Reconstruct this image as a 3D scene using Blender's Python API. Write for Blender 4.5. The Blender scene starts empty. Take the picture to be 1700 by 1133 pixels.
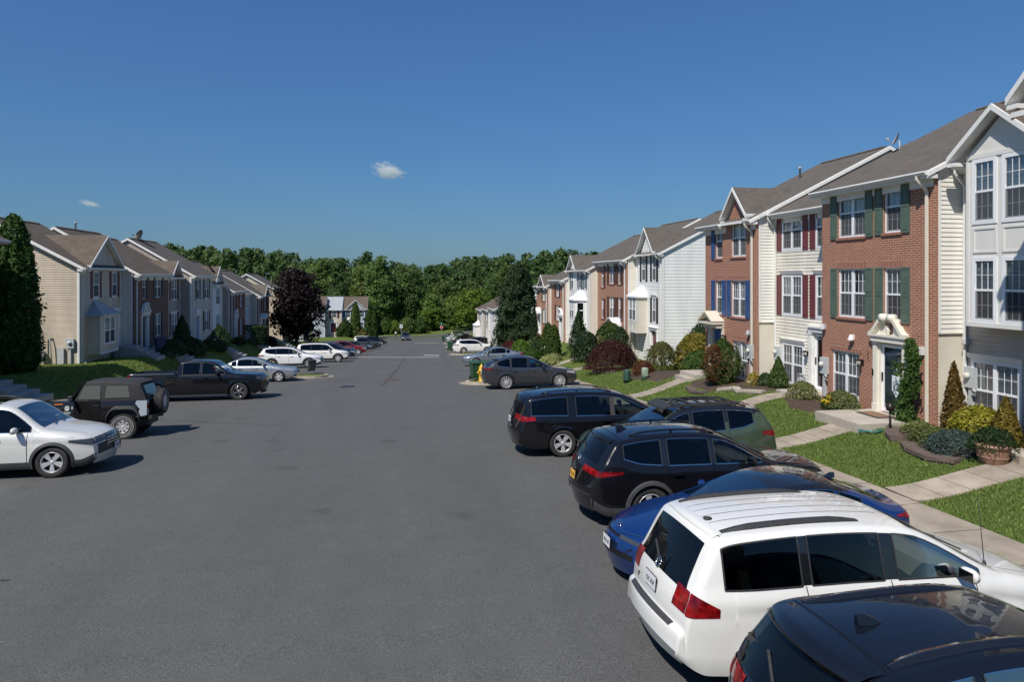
import bpy, math, random
import numpy as np
from mathutils import Vector, Matrix
R = math.radians
random.seed(7); RNG = np.random.default_rng(11)
SC = bpy.context.scene
COL = SC.collection
EYE = 4.7

# ------------------------------------------------------------------ materials
def nt(name):
    m = bpy.data.materials.new(name); m.use_nodes = True
    t = m.node_tree; b = t.nodes['Principled BSDF']
    return m, t, b
def N(t, typ, **kw):
    n = t.nodes.new(typ)
    for k, v in kw.items():
        if k in n.inputs: n.inputs[k].default_value = v
        else: setattr(n, k, v)
    return n
def L(t, a, b): t.links.new(a, b)
def c4(c): return (c[0], c[1], c[2], 1.0)
def plain(name, c, rough=.5, metal=0.0, coat=0.0, spec=.5, emit=None):
    m, t, b = nt(name)
    b.inputs['Base Color'].default_value = c4(c); b.inputs['Roughness'].default_value = rough
    b.inputs['Metallic'].default_value = metal; b.inputs['Coat Weight'].default_value = coat
    b.inputs['Coat Roughness'].default_value = .02
    b.inputs['Specular IOR Level'].default_value = spec
    return m
def noisy(name, c1, c2, scale=6.0, rough=.8, bump=0.0, bscale=None, c3=None, coord='Object', detail=4.0, stretch=None, big=None):
    """two (or three) tone noise colour with optional bump"""
    m, t, b = nt(name)
    tc = N(t, 'ShaderNodeTexCoord'); vec = tc.outputs[coord]
    if stretch:
        mp = N(t, 'ShaderNodeMapping'); mp.inputs['Scale'].default_value = stretch
        L(t, vec, mp.inputs['Vector']); vec = mp.outputs['Vector']
    n = N(t, 'ShaderNodeTexNoise', Scale=scale, Detail=detail, Roughness=.6); L(t, vec, n.inputs['Vector'])
    r = N(t, 'ShaderNodeValToRGB'); e = r.color_ramp.elements
    e[0].position = .34; e[0].color = c4(c1); e[1].position = .66; e[1].color = c4(c2)
    if c3: x = e.new(.5); x.color = c4(c3)
    L(t, n.outputs['Fac'], r.inputs['Fac']); col = r.outputs['Color']
    if big:
        n2 = N(t, 'ShaderNodeTexNoise', Scale=big[0], Detail=3.0); L(t, vec, n2.inputs['Vector'])
        mr = N(t, 'ShaderNodeMapRange'); mr.inputs['From Min'].default_value = .3; mr.inputs['From Max'].default_value = .7
        mr.inputs['To Min'].default_value = 1 - big[1]; mr.inputs['To Max'].default_value = 1 + big[1]
        L(t, n2.outputs['Fac'], mr.inputs['Value'])
        mx = N(t, 'ShaderNodeVectorMath', operation='SCALE'); L(t, col, mx.inputs[0]); L(t, mr.outputs['Result'], mx.inputs['Scale'])
        col = mx.outputs['Vector']
    L(t, col, b.inputs['Base Color']); b.inputs['Roughness'].default_value = rough
    if bump:
        nb = N(t, 'ShaderNodeTexNoise', Scale=bscale or scale * 4, Detail=3.0); L(t, vec, nb.inputs['Vector'])
        bp = N(t, 'ShaderNodeBump', Strength=bump, Distance=.02); L(t, nb.outputs['Fac'], bp.inputs['Height']); L(t, bp.outputs['Normal'], b.inputs['Normal'])
    return m
def brick(name, c1, c2, c3, mortar, scale=1.0, bw=.205, rh=.068, ms=.011):
    m, t, b = nt(name)
    tc = N(t, 'ShaderNodeTexCoord')
    k = N(t, 'ShaderNodeTexBrick'); k.inputs['Scale'].default_value = scale
    k.inputs['Brick Width'].default_value = bw; k.inputs['Row Height'].default_value = rh
    k.inputs['Mortar Size'].default_value = ms; k.inputs['Mortar Smooth'].default_value = .2; k.inputs['Bias'].default_value = 0
    k.inputs['Color1'].default_value = c4(c1); k.inputs['Color2'].default_value = c4(c2); k.inputs['Mortar'].default_value = c4(mortar)
    L(t, tc.outputs['UV'], k.inputs['Vector'])
    n = N(t, 'ShaderNodeTexNoise', Scale=2.2, Detail=5.0); L(t, tc.outputs['UV'], n.inputs['Vector'])
    mr = N(t, 'ShaderNodeMapRange'); mr.inputs['From Min'].default_value = .35; mr.inputs['From Max'].default_value = .7
    L(t, n.outputs['Fac'], mr.inputs['Value'])
    mx = N(t, 'ShaderNodeMix', data_type='RGBA'); mx.inputs['B'].default_value = c4(c3)
    ml = N(t, 'ShaderNodeMath', operation='MULTIPLY'); ml.inputs[1].default_value = .45; L(t, mr.outputs['Result'], ml.inputs[0])
    L(t, ml.outputs[0], mx.inputs['Factor']); L(t, k.outputs['Color'], mx.inputs['A'])
    mx2 = N(t, 'ShaderNodeMix', data_type='RGBA'); L(t, k.outputs['Fac'], mx2.inputs['Factor']); L(t, mx.outputs['Result'], mx2.inputs['A']); mx2.inputs['B'].default_value = c4(mortar)
    L(t, mx2.outputs['Result'], b.inputs['Base Color']); b.inputs['Roughness'].default_value = .9
    bp = N(t, 'ShaderNodeBump', Strength=.5, Distance=.01); bp.invert = True
    L(t, k.outputs['Fac'], bp.inputs['Height']); L(t, bp.outputs['Normal'], b.inputs['Normal'])
    return m
def shingle(name, c1, c2, c3):
    m, t, b = nt(name)
    tc = N(t, 'ShaderNodeTexCoord')
    k = N(t, 'ShaderNodeTexBrick'); k.inputs['Scale'].default_value = 1.0
    k.inputs['Brick Width'].default_value = .26; k.inputs['Row Height'].default_value = .145
    k.inputs['Mortar Size'].default_value = .006; k.inputs['Mortar Smooth'].default_value = .4; k.inputs['Bias'].default_value = -.1
    k.inputs['Color1'].default_value = c4(c1); k.inputs['Color2'].default_value = c4(c2); k.inputs['Mortar'].default_value = c4([x * .72 for x in c1])
    L(t, tc.outputs['UV'], k.inputs['Vector'])
    n = N(t, 'ShaderNodeTexNoise', Scale=1.1, Detail=6.0, Roughness=.7); L(t, tc.outputs['UV'], n.inputs['Vector'])
    mx = N(t, 'ShaderNodeMix', data_type='RGBA'); mx.inputs['B'].default_value = c4(c3)
    mr = N(t, 'ShaderNodeMapRange'); mr.inputs['From Min'].default_value = .4; mr.inputs['From Max'].default_value = .75; mr.inputs['To Max'].default_value = .7
    L(t, n.outputs['Fac'], mr.inputs['Value']); L(t, mr.outputs['Result'], mx.inputs['Factor']); L(t, k.outputs['Color'], mx.inputs['A'])
    n3 = N(t, 'ShaderNodeTexNoise', Scale=120.0, Detail=1.0); L(t, tc.outputs['UV'], n3.inputs['Vector'])
    mr3 = N(t, 'ShaderNodeMapRange'); mr3.inputs['To Min'].default_value = .7; mr3.inputs['To Max'].default_value = 1.3; L(t, n3.outputs['Fac'], mr3.inputs['Value'])
    sc = N(t, 'ShaderNodeVectorMath', operation='SCALE'); L(t, mx.outputs['Result'], sc.inputs[0]); L(t, mr3.outputs['Result'], sc.inputs['Scale'])
    L(t, sc.outputs['Vector'], b.inputs['Base Color']); b.inputs['Roughness'].default_value = .95; b.inputs['Specular IOR Level'].default_value = .2
    bp = N(t, 'ShaderNodeBump', Strength=.6, Distance=.012); bp.invert = True
    L(t, k.outputs['Fac'], bp.inputs['Height']); L(t, bp.outputs['Normal'], b.inputs['Normal'])
    return m
def glassy(name, tint=(.80, .84, .84), refl=.14, mx_=.85):
    m = bpy.data.materials.new(name); m.use_nodes = True; t = m.node_tree; t.nodes.clear()
    o = N(t, 'ShaderNodeOutputMaterial'); mix = N(t, 'ShaderNodeMixShader')
    tr = N(t, 'ShaderNodeBsdfTransparent'); tr.inputs['Color'].default_value = c4(tint)
    gl = N(t, 'ShaderNodeBsdfGlossy'); gl.inputs['Roughness'].default_value = .02; gl.inputs['Color'].default_value = (.95, .97, 1, 1)
    tcn = N(t, 'ShaderNodeTexCoord'); wn = N(t, 'ShaderNodeTexNoise', Scale=1.4, Detail=1.0); L(t, tcn.outputs['Object'], wn.inputs['Vector'])
    wb = N(t, 'ShaderNodeBump', Strength=.12, Distance=.02); L(t, wn.outputs['Fac'], wb.inputs['Height']); L(t, wb.outputs['Normal'], gl.inputs['Normal'])
    lw = N(t, 'ShaderNodeLayerWeight', Blend=.35)
    mr = N(t, 'ShaderNodeMapRange'); mr.inputs['To Min'].default_value = refl; mr.inputs['To Max'].default_value = mx_; L(t, lw.outputs['Fresnel'], mr.inputs['Value'])
    L(t, mr.outputs['Result'], mix.inputs['Fac']); L(t, tr.outputs[0], mix.inputs[1]); L(t, gl.outputs[0], mix.inputs[2]); L(t, mix.outputs[0], o.inputs['Surface'])
    return m
def leafmat(name, c1, c2, c3=None, trans=.3, rough=.6):
    m = bpy.data.materials.new(name); m.use_nodes = True; t = m.node_tree; t.nodes.clear()
    o = N(t, 'ShaderNodeOutputMaterial'); mix = N(t, 'ShaderNodeMixShader'); mix.inputs['Fac'].default_value = trans
    g = N(t, 'ShaderNodeNewGeometry'); r = N(t, 'ShaderNodeValToRGB'); e = r.color_ramp.elements
    e[0].color = c4(c1); e[1].color = c4(c2)
    if c3: x = e.new(.85); x.color = c4(c2); e[2].color = c4(c3)
    oi = N(t, 'ShaderNodeObjectInfo')
    hs = N(t, 'ShaderNodeHueSaturation'); mr = N(t, 'ShaderNodeMapRange'); mr.inputs['To Min'].default_value = .75; mr.inputs['To Max'].default_value = 1.25
    L(t, oi.outputs['Random'], mr.inputs['Value']); L(t, mr.outputs['Result'], hs.inputs['Value'])
    mh = N(t, 'ShaderNodeMapRange'); mh.inputs['To Min'].default_value = .485; mh.inputs['To Max'].default_value = .515
    ml = N(t, 'ShaderNodeMath', operation='FRACT'); m7 = N(t, 'ShaderNodeMath', operation='MULTIPLY'); m7.inputs[1].default_value = 7.3
    L(t, oi.outputs['Random'], m7.inputs[0]); L(t, m7.outputs[0], ml.inputs[0]); L(t, ml.outputs[0], mh.inputs['Value']); L(t, mh.outputs['Result'], hs.inputs['Hue'])
    L(t, g.outputs['Random Per Island'], r.inputs['Fac']); L(t, r.outputs['Color'], hs.inputs['Color'])
    d = N(t, 'ShaderNodeBsdfPrincipled'); d.inputs['Roughness'].default_value = rough; d.inputs['Specular IOR Level'].default_value = .25
    tl = N(t, 'ShaderNodeBsdfTranslucent')
    L(t, hs.outputs['Color'], d.inputs['Base Color']); L(t, hs.outputs['Color'], tl.inputs['Color'])
    L(t, d.outputs[0], mix.inputs[1]); L(t, tl.outputs[0], mix.inputs[2]); L(t, mix.outputs[0], o.inputs['Surface'])
    return m
def paint(name, c, metal=0.0, rough=.35, coat=1.0):
    m, t, b = nt(name)
    b.inputs['Base Color'].default_value = c4(c); b.inputs['Metallic'].default_value = metal; b.inputs['Roughness'].default_value = rough
    b.inputs['Coat Weight'].default_value = coat; b.inputs['Coat Roughness'].default_value = .015
    if max(c) < .1: b.inputs['Specular IOR Level'].default_value = .12
    tc = N(t, 'ShaderNodeTexCoord'); n = N(t, 'ShaderNodeTexNoise', Scale=1.6, Detail=2.0); L(t, tc.outputs['Object'], n.inputs['Vector'])
    n2 = N(t, 'ShaderNodeTexNoise', Scale=5.0, Detail=5.0); L(t, tc.outputs['Object'], n2.inputs['Vector'])
    mr = N(t, 'ShaderNodeMapRange'); mr.inputs['From Min'].default_value = .4; mr.inputs['From Max'].default_value = .8; mr.inputs['To Min'].default_value = .012; mr.inputs['To Max'].default_value = .07
    L(t, n2.outputs['Fac'], mr.inputs['Value']); L(t, mr.outputs['Result'], b.inputs['Coat Roughness'])
    return m

M = {}
M['white_trim'] = noisy('white_trim', (.72, .71, .68), (.80, .79, .76), 3, .5)
M['cream_trim'] = noisy('cream_trim', (.70, .66, .55), (.76, .72, .62), 3, .5)
M['vinyl'] = plain('vinyl_white', (.82, .83, .84), .35)
M['aluminium'] = noisy('gutter_white', (.70, .69, .66), (.78, .77, .74), 2, .35)
M['sid_ivory'] = noisy('siding_ivory', (.74, .72, .66), (.80, .78, .72), .7, .55, big=(1.6, .08), stretch=(1, 1, .22))
M['sid_cream'] = noisy('siding_cream', (.68, .635, .545), (.74, .695, .605), .7, .55, big=(1.6, .11), stretch=(1, 1, .22))
M['sid_white'] = noisy('siding_white', (.74, .73, .70), (.80, .79, .76), .7, .55, big=(1.6, .08), stretch=(1, 1, .22))
M['sid_taupe'] = noisy('siding_taupe', (.42, .37, .315), (.48, .425, .365), .7, .55, big=(1.6, .11), stretch=(1, 1, .22))
M['sid_tan'] = noisy('siding_tan', (.52, .44, .335), (.57, .485, .375), .7, .55, big=(1.6, .11), stretch=(1, 1, .22))
M['sid_beige'] = noisy('siding_beige', (.47, .43, .36), (.52, .475, .40), .7, .55)
M['sid_brown'] = noisy('siding_brown', (.34, .29, .24), (.39, .33, .28), .7, .55)
M['sid_blue'] = noisy('siding_bluegrey', (.40, .45, .48), (.45, .50, .53), .7, .55)
M['stucco'] = noisy('stucco', (.62, .57, .46), (.68, .63, .52), 1.2, .9, .15, 60, big=(.5, .07))
M['bay_grey'] = noisy('bay_panel', (.68, .665, .62), (.74, .725, .68), 1.5, .5)
M['bay_cream'] = noisy('bay_cream', (.60, .555, .45), (.65, .60, .49), 1.5, .6)
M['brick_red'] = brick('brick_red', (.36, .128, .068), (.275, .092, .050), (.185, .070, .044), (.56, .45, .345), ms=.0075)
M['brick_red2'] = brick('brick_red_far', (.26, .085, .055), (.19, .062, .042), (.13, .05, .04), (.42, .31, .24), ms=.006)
M['brick_pink'] = brick('brick_pink', (.40, .20, .125), (.34, .165, .10), (.29, .14, .09), (.48, .34, .25), ms=.006)
M['brick_brown'] = brick('brick_brown', (.17, .085, .055), (.13, .065, .045), (.10, .05, .038), (.28, .22, .17), ms=.006)
M['soldier'] = brick('brick_soldier', (.30, .095, .055), (.24, .07, .045), (.20, .06, .04), (.52, .40, .30), bw=.068, rh=.215, ms=.009)
M['block'] = brick('retaining_block', (.17, .125, .10), (.13, .095, .08), (.10, .075, .065), (.06, .05, .042), bw=.33, rh=.10, ms=.009)
M['roof_grey'] = shingle('shingle_grey', (.125, .11, .095), (.095, .084, .074), (.15, .13, .11))
M['roof_brown'] = shingle('shingle_brown', (.130, .104, .082), (.088, .070, .056), (.16, .13, .105))
M['roof_pale'] = shingle('shingle_pale', (.36, .38, .40), (.32, .34, .36), (.38, .40, .42))
M['metal_white'] = noisy('bay_roof_metal', (.72, .72, .70), (.80, .80, .78), 4, .4)
M['metal_grey'] = noisy('bay_roof_grey', (.34, .36, .37), (.40, .42, .43), 4, .45)
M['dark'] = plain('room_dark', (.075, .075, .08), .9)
M['curtain'] = noisy('curtain_cloth', (.62, .60, .55), (.74, .72, .67), 5, .9)
M['blind'] = plain('blind_slat', (.66, .66, .64), .6)
M['glass'] = glassy('window_glass')
M['screen'] = bpy.data.materials.new('insect_screen'); M['screen'].use_nodes = True
def _scr(t):
    t.nodes.clear(); o = N(t, 'ShaderNodeOutputMaterial'); m = N(t, 'ShaderNodeMixShader'); m.inputs['Fac'].default_value = .5
    a = N(t, 'ShaderNodeBsdfTransparent'); d = N(t, 'ShaderNodeBsdfDiffuse'); d.inputs['Color'].default_value = (.10, .10, .105, 1)
    L(t, a.outputs[0], m.inputs[1]); L(t, d.outputs[0], m.inputs[2]); L(t, m.outputs[0], o.inputs['Surface'])
_scr(M['screen'].node_tree)
M['conc'] = noisy('concrete', (.36, .32, .26), (.47, .42, .35), 1.3, .9, .25, 80, big=(.6, .10))
M['conc_grey'] = noisy('concrete_grey', (.30, .29, .27), (.38, .37, .34), 1.5, .9, .25, 70, big=(.6, .10))
M['walk'] = noisy('walk_concrete', (.27, .225, .175), (.37, .315, .25), 2.2, .9, .2, 80, big=(.45, .16))
M['kerb'] = noisy('kerb_concrete', (.36, .31, .24), (.46, .40, .32), 1.5, .9, .3, 50, big=(.5, .12))
M['mulch'] = noisy('mulch', (.035, .022, .015), (.10, .065, .045), 22, .95, .8, 60)
M['bark'] = noisy('bark', (.07, .05, .038), (.14, .105, .08), 8, .9, .6, 20, stretch=(1, 1, .2))
M['rubber'] = noisy('tyre_rubber', (.018, .018, .018), (.035, .033, .032), 14, .8)
M['blackplastic'] = noisy('black_plastic', (.022, .022, .023), (.04, .04, .041), 30, .6)
M['greyplastic'] = noisy('grey_cladding', (.034, .034, .036), (.05, .05, .052), 20, .6)
M['gloss_black'] = plain('gloss_black', (.010, .010, .012), .12, 0, 1.0)
M['carglass'] = plain('car_glass_dark', (.003, .004, .005), .015, 0, 0, .42)
M['seethrough'] = glassy('car_glass_clear', (.50, .55, .53), .02, .40)
M['privacy'] = glassy('car_glass_tinted', (.09, .10, .105), .02, .40)
M['chrome'] = plain('chrome', (.62, .62, .62), .18, 1.0)
M['alloy'] = plain('alloy_rim', (.55, .55, .56), .35, .35)
M['alloy_dark'] = plain('alloy_dark', (.06, .06, .065), .35, .7)
M['redlamp'] = noisy('tail_lamp_red', (.07, .002, .004), (.30, .008, .010), 9, .06)
M['headlamp'] = plain('head_lamp', (.45, .46, .48), .08, .4, 1.0)
M['darklamp'] = plain('head_lamp_dark', (.06, .062, .068), .08, .2, 1.0)
M['amber'] = plain('amber_lamp', (.60, .17, .02), .15, 0, 1.0)
M['plate'] = noisy('number_plate', (.62, .62, .63), (.72, .72, .73), 3, .5)
M['plate_yellow'] = noisy('number_plate_yellow', (.70, .36, .05), (.75, .42, .08), 3, .5)
M['ink'] = plain('dark_ink', (.010, .010, .012), .7, spec=.12)
M['interior'] = noisy('car_interior', (.05, .047, .043), (.08, .074, .068), 9, .9)
M['interior_pale'] = plain('car_interior_pale', (.30, .27, .22), .9)
M['metal_dark'] = plain('dark_bronze', (.045, .035, .028), .4, .6)
M['galv'] = noisy('galvanised', (.34, .35, .36), (.44, .45, .46), 5, .45)
M['meter'] = noisy('meter_box', (.42, .45, .46), (.50, .53, .54), 4, .5)
M['frost'] = plain('lamp_glass', (.6, .58, .52), .2)
SH = {}
for k, c in dict(green=(.080, .118, .090), maroon=(.13, .032, .036), blue=(.030, .072, .18), black=(.018, .02, .022), brown=(.06, .026, .02), slate=(.028, .04, .06), dred=(.09, .014, .016), teal=(.02, .05, .055)).items():
    SH[k] = noisy('shutter_' + k, c, [x * 1.25 for x in c], 5, .5)
DOOR = {k: noisy('door_' + k, c, [x * 1.15 for x in c], 2, .4) for k, c in dict(white=(.74, .74, .74), blue=(.02, .07, .22), maroon=(.12, .02, .03), black=(.02, .02, .022), teal=(.04, .10, .12), grey=(.35, .35, .34)).items()}

# ------------------------------------------------------------------ mesh builder
class MB:
    def __init__(s): s.v = []; s.f = []; s.m = []; s.s = []
    def vid(s, p): s.v.append(tuple(p)); return len(s.v) - 1
    def poly(s, pts, mi=0, sm=False):
        i = len(s.v); s.v.extend(tuple(p) for p in pts); s.f.append(tuple(range(i, i + len(pts)))); s.m.append(mi); s.s.append(sm); return s
    def quad(s, a, b, c, d, mi=0, sm=False): return s.poly((a, b, c, d), mi, sm)
    def box(s, x0, x1, y0, y1, z0, z1, mi=0):
        return s.hexa([(x0, y0, z0), (x1, y0, z0), (x1, y1, z0), (x0, y1, z0), (x0, y0, z1), (x1, y0, z1), (x1, y1, z1), (x0, y1, z1)], mi)
    def hexa(s, p, mi=0):
        i = len(s.v); s.v.extend(tuple(q) for q in p)
        for f in ((0, 3, 2, 1), (4, 5, 6, 7), (0, 1, 5, 4), (1, 2, 6, 5), (2, 3, 7, 6), (3, 0, 4, 7)):
            s.f.append(tuple(i + k for k in f)); s.m.append(mi); s.s.append(False)
        return s
    def obox(s, c, ax, ay, az, mi=0):
        c, ax, ay, az = Vector(c), Vector(ax), Vector(ay), Vector(az)
        return s.hexa([c - ax - ay - az, c + ax - ay - az, c + ax + ay - az, c - ax + ay - az, c - ax - ay + az, c + ax - ay + az, c + ax + ay + az, c - ax + ay + az], mi)
    def bar(s, a, b, w, h, mi=0, up=(0, 0, 1)):
        a, b = Vector(a), Vector(b); d = b - a; ln = d.length; d = d / ln; u = Vector(up)
        if abs(d.dot(u)) > .98: u = Vector((1, 0, 0))
        sd = d.cross(u).normalized(); u = sd.cross(d)
        return s.obox((a + b) / 2, d * ln / 2, sd * w / 2, u * h / 2, mi)
    def tube(s, pts, r, n=8, mi=0, cap=True):
        pts = [Vector(p) for p in pts]; rs = r if isinstance(r, (list, tuple)) else [r] * len(pts)
        rings = []; prev = None
        for i, p in enumerate(pts):
            d = (pts[min(i + 1, len(pts) - 1)] - pts[max(i - 1, 0)]).normalized()
            if prev is None:
                u = Vector((0, 0, 1)) if abs(d.z) < .9 else Vector((1, 0, 0)); a = d.cross(u).normalized()
            else:
                a = (prev - d * prev.dot(d)).normalized()
            prev = a; b = d.cross(a)
            i0 = len(s.v)
            for k in range(n):
                t = 2 * math.pi * k / n; s.v.append(tuple(p + (a * math.cos(t) + b * math.sin(t)) * rs[i]))
            rings.append(i0)
        for i in range(len(rings) - 1):
            for k in range(n):
                s.f.append((rings[i] + k, rings[i] + (k + 1) % n, rings[i + 1] + (k + 1) % n, rings[i + 1] + k)); s.m.append(mi); s.s.append(True)
        if cap:
            s.f.append(tuple(rings[0] + k for k in range(n))[::-1]); s.m.append(mi); s.s.append(False)
            s.f.append(tuple(rings[-1] + k for k in range(n))); s.m.append(mi); s.s.append(False)
        return s
    def lathe(s, prof, o=(0, 0, 0), axis='z', n=20, mi=0, sm=True, cap=True):
        """prof: list of (radius, height)"""
        rings = []
        for r, h in prof:
            i0 = len(s.v)
            for k in range(n):
                t = 2 * math.pi * k / n; a, b = r * math.cos(t), r * math.sin(t)
                p = (a, b, h) if axis == 'z' else ((a, h, b) if axis == 'y' else (h, a, b))
                s.v.append((p[0] + o[0], p[1] + o[1], p[2] + o[2]))
            rings.append(i0)
        for i in range(len(rings) - 1):
            for k in range(n):
                s.f.append((rings[i] + k, rings[i] + (k + 1) % n, rings[i + 1] + (k + 1) % n, rings[i + 1] + k)); s.m.append(mi); s.s.append(sm)
        for ri, fl in ((0, True), (-1, False)):
            if cap and prof[ri][0] > 1e-4:
                f = tuple(rings[ri] + k for k in range(n)); s.f.append(f[::-1] if fl else f); s.m.append(mi); s.s.append(False)
        return s
    def grid(s, rows, mi=0, sm=True, flip=False, skip=None):
        i0 = len(s.v); nr, nc = len(rows), len(rows[0])
        for r in rows: s.v.extend(tuple(p) for p in r)
        for i in range(nr - 1):
            for j in range(nc - 1):
                if skip and skip(i, j): continue
                f = (i0 + i * nc + j, i0 + i * nc + j + 1, i0 + (i + 1) * nc + j + 1, i0 + (i + 1) * nc + j)
                s.f.append(f[::-1] if flip else f); s.m.append(mi if not callable(mi) else mi(i, j)); s.s.append(sm)
        return s
    def prism(s, prof, axis_vec, mi=0, o=(0, 0, 0)):
        """extrude closed polygon prof (3-D points) along axis_vec"""
        a = [Vector(p) + Vector(o) for p in prof]; d = Vector(axis_vec); b = [p + d for p in a]
        s.poly(a[::-1], mi); s.poly(b, mi); n = len(a)
        for k in range(n): s.quad(a[k], a[(k + 1) % n], b[(k + 1) % n], b[k], mi)
        return s
    def sphere(s, c, rx, ry=None, rz=None, n=12, mi=0):
        ry = ry or rx; rz = rz or rx; rows = []
        for i in range(n // 2 + 1):
            ph = -math.pi / 2 + math.pi * i / (n // 2)
            rows.append([(c[0] + rx * math.cos(ph) * math.cos(2 * math.pi * k / n), c[1] + ry * math.cos(ph) * math.sin(2 * math.pi * k / n), c[2] + rz * math.sin(ph)) for k in range(n + 1)])
        return s.grid(rows, mi)
    def build(s, name, mats, parent=None, uv=True, auto=None):
        me = bpy.data.meshes.new(name); me.from_pydata(s.v, [], s.f)
        if not isinstance(mats, (list, tuple)): mats = [mats]
        for m in mats: me.materials.append(m)
        if s.f:
            me.polygons.foreach_set('material_index', s.m); me.polygons.foreach_set('use_smooth', s.s)
            if uv: metric_uv(me)
            if auto: me.set_sharp_from_angle(angle=R(auto))
        o = bpy.data.objects.new(name, me); COL.objects.link(o)
        if parent is not None: o.parent = parent
        return o
def metric_uv(me):
    nl = len(me.loops); npoly = len(me.polygons)
    co = np.empty(len(me.vertices) * 3, 'f'); me.vertices.foreach_get('co', co); co = co.reshape(-1, 3)
    vi = np.empty(nl, 'i'); me.loops.foreach_get('vertex_index', vi)
    nr = np.empty(npoly * 3, 'f'); me.polygons.foreach_get('normal', nr); nr = nr.reshape(-1, 3)
    lt = np.empty(npoly, 'i'); me.polygons.foreach_get('loop_total', lt)
    ln = np.repeat(nr, lt, axis=0); P = co[vi]
    t = np.stack([-ln[:, 1], ln[:, 0], np.zeros(nl)], 1); tl = np.linalg.norm(t, axis=1)
    flat = tl < .08; t[flat] = (1, 0, 0); tl[flat] = 1; t /= tl[:, None]
    b = np.cross(ln, t); b[flat] = (0, 1, 0)
    uvl = me.uv_layers.new(name='UVMap')
    uvl.data.foreach_set('uv', np.stack([(P * t).sum(1), (P * b).sum(1)], 1).astype('f').ravel())
USED = {}
def thing(name, label, cat, loc=(0, 0, 0), rz=0.0, group=None, rx=0.0):
    o = bpy.data.objects.new(name, None); COL.objects.link(o); o.location = loc; o.rotation_euler = (rx, 0, rz)
    o.empty_display_size = .2
    o['label'] = label; o['category'] = cat
    if group: o['group'] = group
    return o
def tag(o, label, cat, group=None):
    o['label'] = label; o['category'] = cat
    if group: o['group'] = group
    return o
def struct(o, kind='structure', label=None):
    o['kind'] = kind
    if label: o['label'] = label
    return o
def tab(t, x):
    if x <= t[0][0]: return t[0][1]
    for (a, b), (c, d) in zip(t, t[1:]):
        if x <= c: return b + (d - b) * (x - a) / (c - a)
    return t[-1][1]
def smooth_tab(t, lo, hi, st=1.0, k=4.0):
    xs = np.arange(lo, hi + st, st); ys = np.array([tab(t, x) for x in xs]); n = int(k / st)
    ker = np.hanning(2 * n + 3)[1:-1]; ker /= ker.sum()
    yp = np.pad(ys, (n, n), mode='edge'); ys = np.convolve(yp, ker, 'valid')
    return lambda x: float(np.interp(x, xs, ys))
def sstep(t): t = min(1, max(0, t)); return t * t * (3 - 2 * t)
# ------------------------------------------------------------------ terrain
_rd = smooth_tab([(-60, -4.3), (-10, -4.55), (0, -4.6), (8, -4.68), (13, -4.78), (19, -4.95), (27, -5.38), (35, -5.86), (45, -6.5), (55, -7.2), (67, -8.15), (79, -9.06), (100, -10.7), (120, -12.2), (140, -13.5), (155, -14.2), (170, -14.5), (200, -14.7), (3000, -14.7)], -60, 400)
_rb = smooth_tab([(-60, -4.0), (0, -4.1), (13, -4.2), (17, -4.24), (23, -4.3), (27.5, -4.42), (34, -4.95), (41, -5.8), (55, -5.95), (70, -6.15), (80, -7.3), (96, -9.6), (110, -10.4), (130, -12.2), (150, -13.6), (200, -14.2), (400, -14.4)], -60, 400)
_lb = smooth_tab([(-60, -3.7), (20, -4.2), (36, -4.65), (41, -4.8), (47, -5.0), (58, -5.5), (69, -6.3), (81, -7.2), (95, -8.6), (130, -12.0), (150, -13.4), (200, -14.2), (400, -14.4)], -60, 400)
_c = smooth_tab([(-60, 0), (38, 0), (55, 1.0), (67, 1.6), (78, 2.3), (100, 3.7), (130, 5.4), (150, 6.2), (400, 6.5)], -60, 400)
KL, KR = -11.3, 9.1
def zroad(u): return EYE + _rd(u)
def rise(x, y):
    a = sstep((y - 148) / 14)
    return a * (3.6 * sstep((x - 6) / 42) + 5.0 * sstep((x - 40) / 60)) + 3.0 * sstep((y - 185) / 40) * sstep((-x + 10) / 60) + 9 * sstep((y - 260) / 200)
def G(x, y):
    c = _c(y); xp = x - c; zr = EYE + _rd(y)
    if y > 158: z = zr + .0
    elif KL - .02 <= xp <= KR + .02: z = zr
    elif xp > 0: z = (zr + .13) + (EYE + _rb(y) - zr - .13) * sstep((xp - KR - 1.5) / 3.6)
    else: z = (zr + .13) + (EYE + _lb(y) - zr - .13) * sstep((KL - 1.2 - xp) / 2.6)
    return z + rise(x, y)
TH = math.atan2(850 - 642, 1133.0)
def ray(px, py):
    dx, dz = (px - 850) / 1133.0, (460 - py) / 1133.0
    c, s = math.cos(TH), math.sin(TH)
    return Vector((dx * c + s, c - dx * s, dz))
def P(px, py, lift=0.0):
    """the ground point the photograph shows at this pixel"""
    d = ray(px, py); t = 3.0
    while t < 900:
        x, y, z = d.x * t, d.y * t, EYE + d.z * t
        if z <= G(x, y) + lift: break
        t += .05 if t < 60 else .15
    return Vector((d.x * t, d.y * t, G(d.x * t, d.y * t)))
def at(px, py, depth_y):
    """point on the pixel's ray at street distance depth_y"""
    d = ray(px, py); t = depth_y / d.y
    return Vector((d.x * t, depth_y, EYE + d.z * t))

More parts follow.
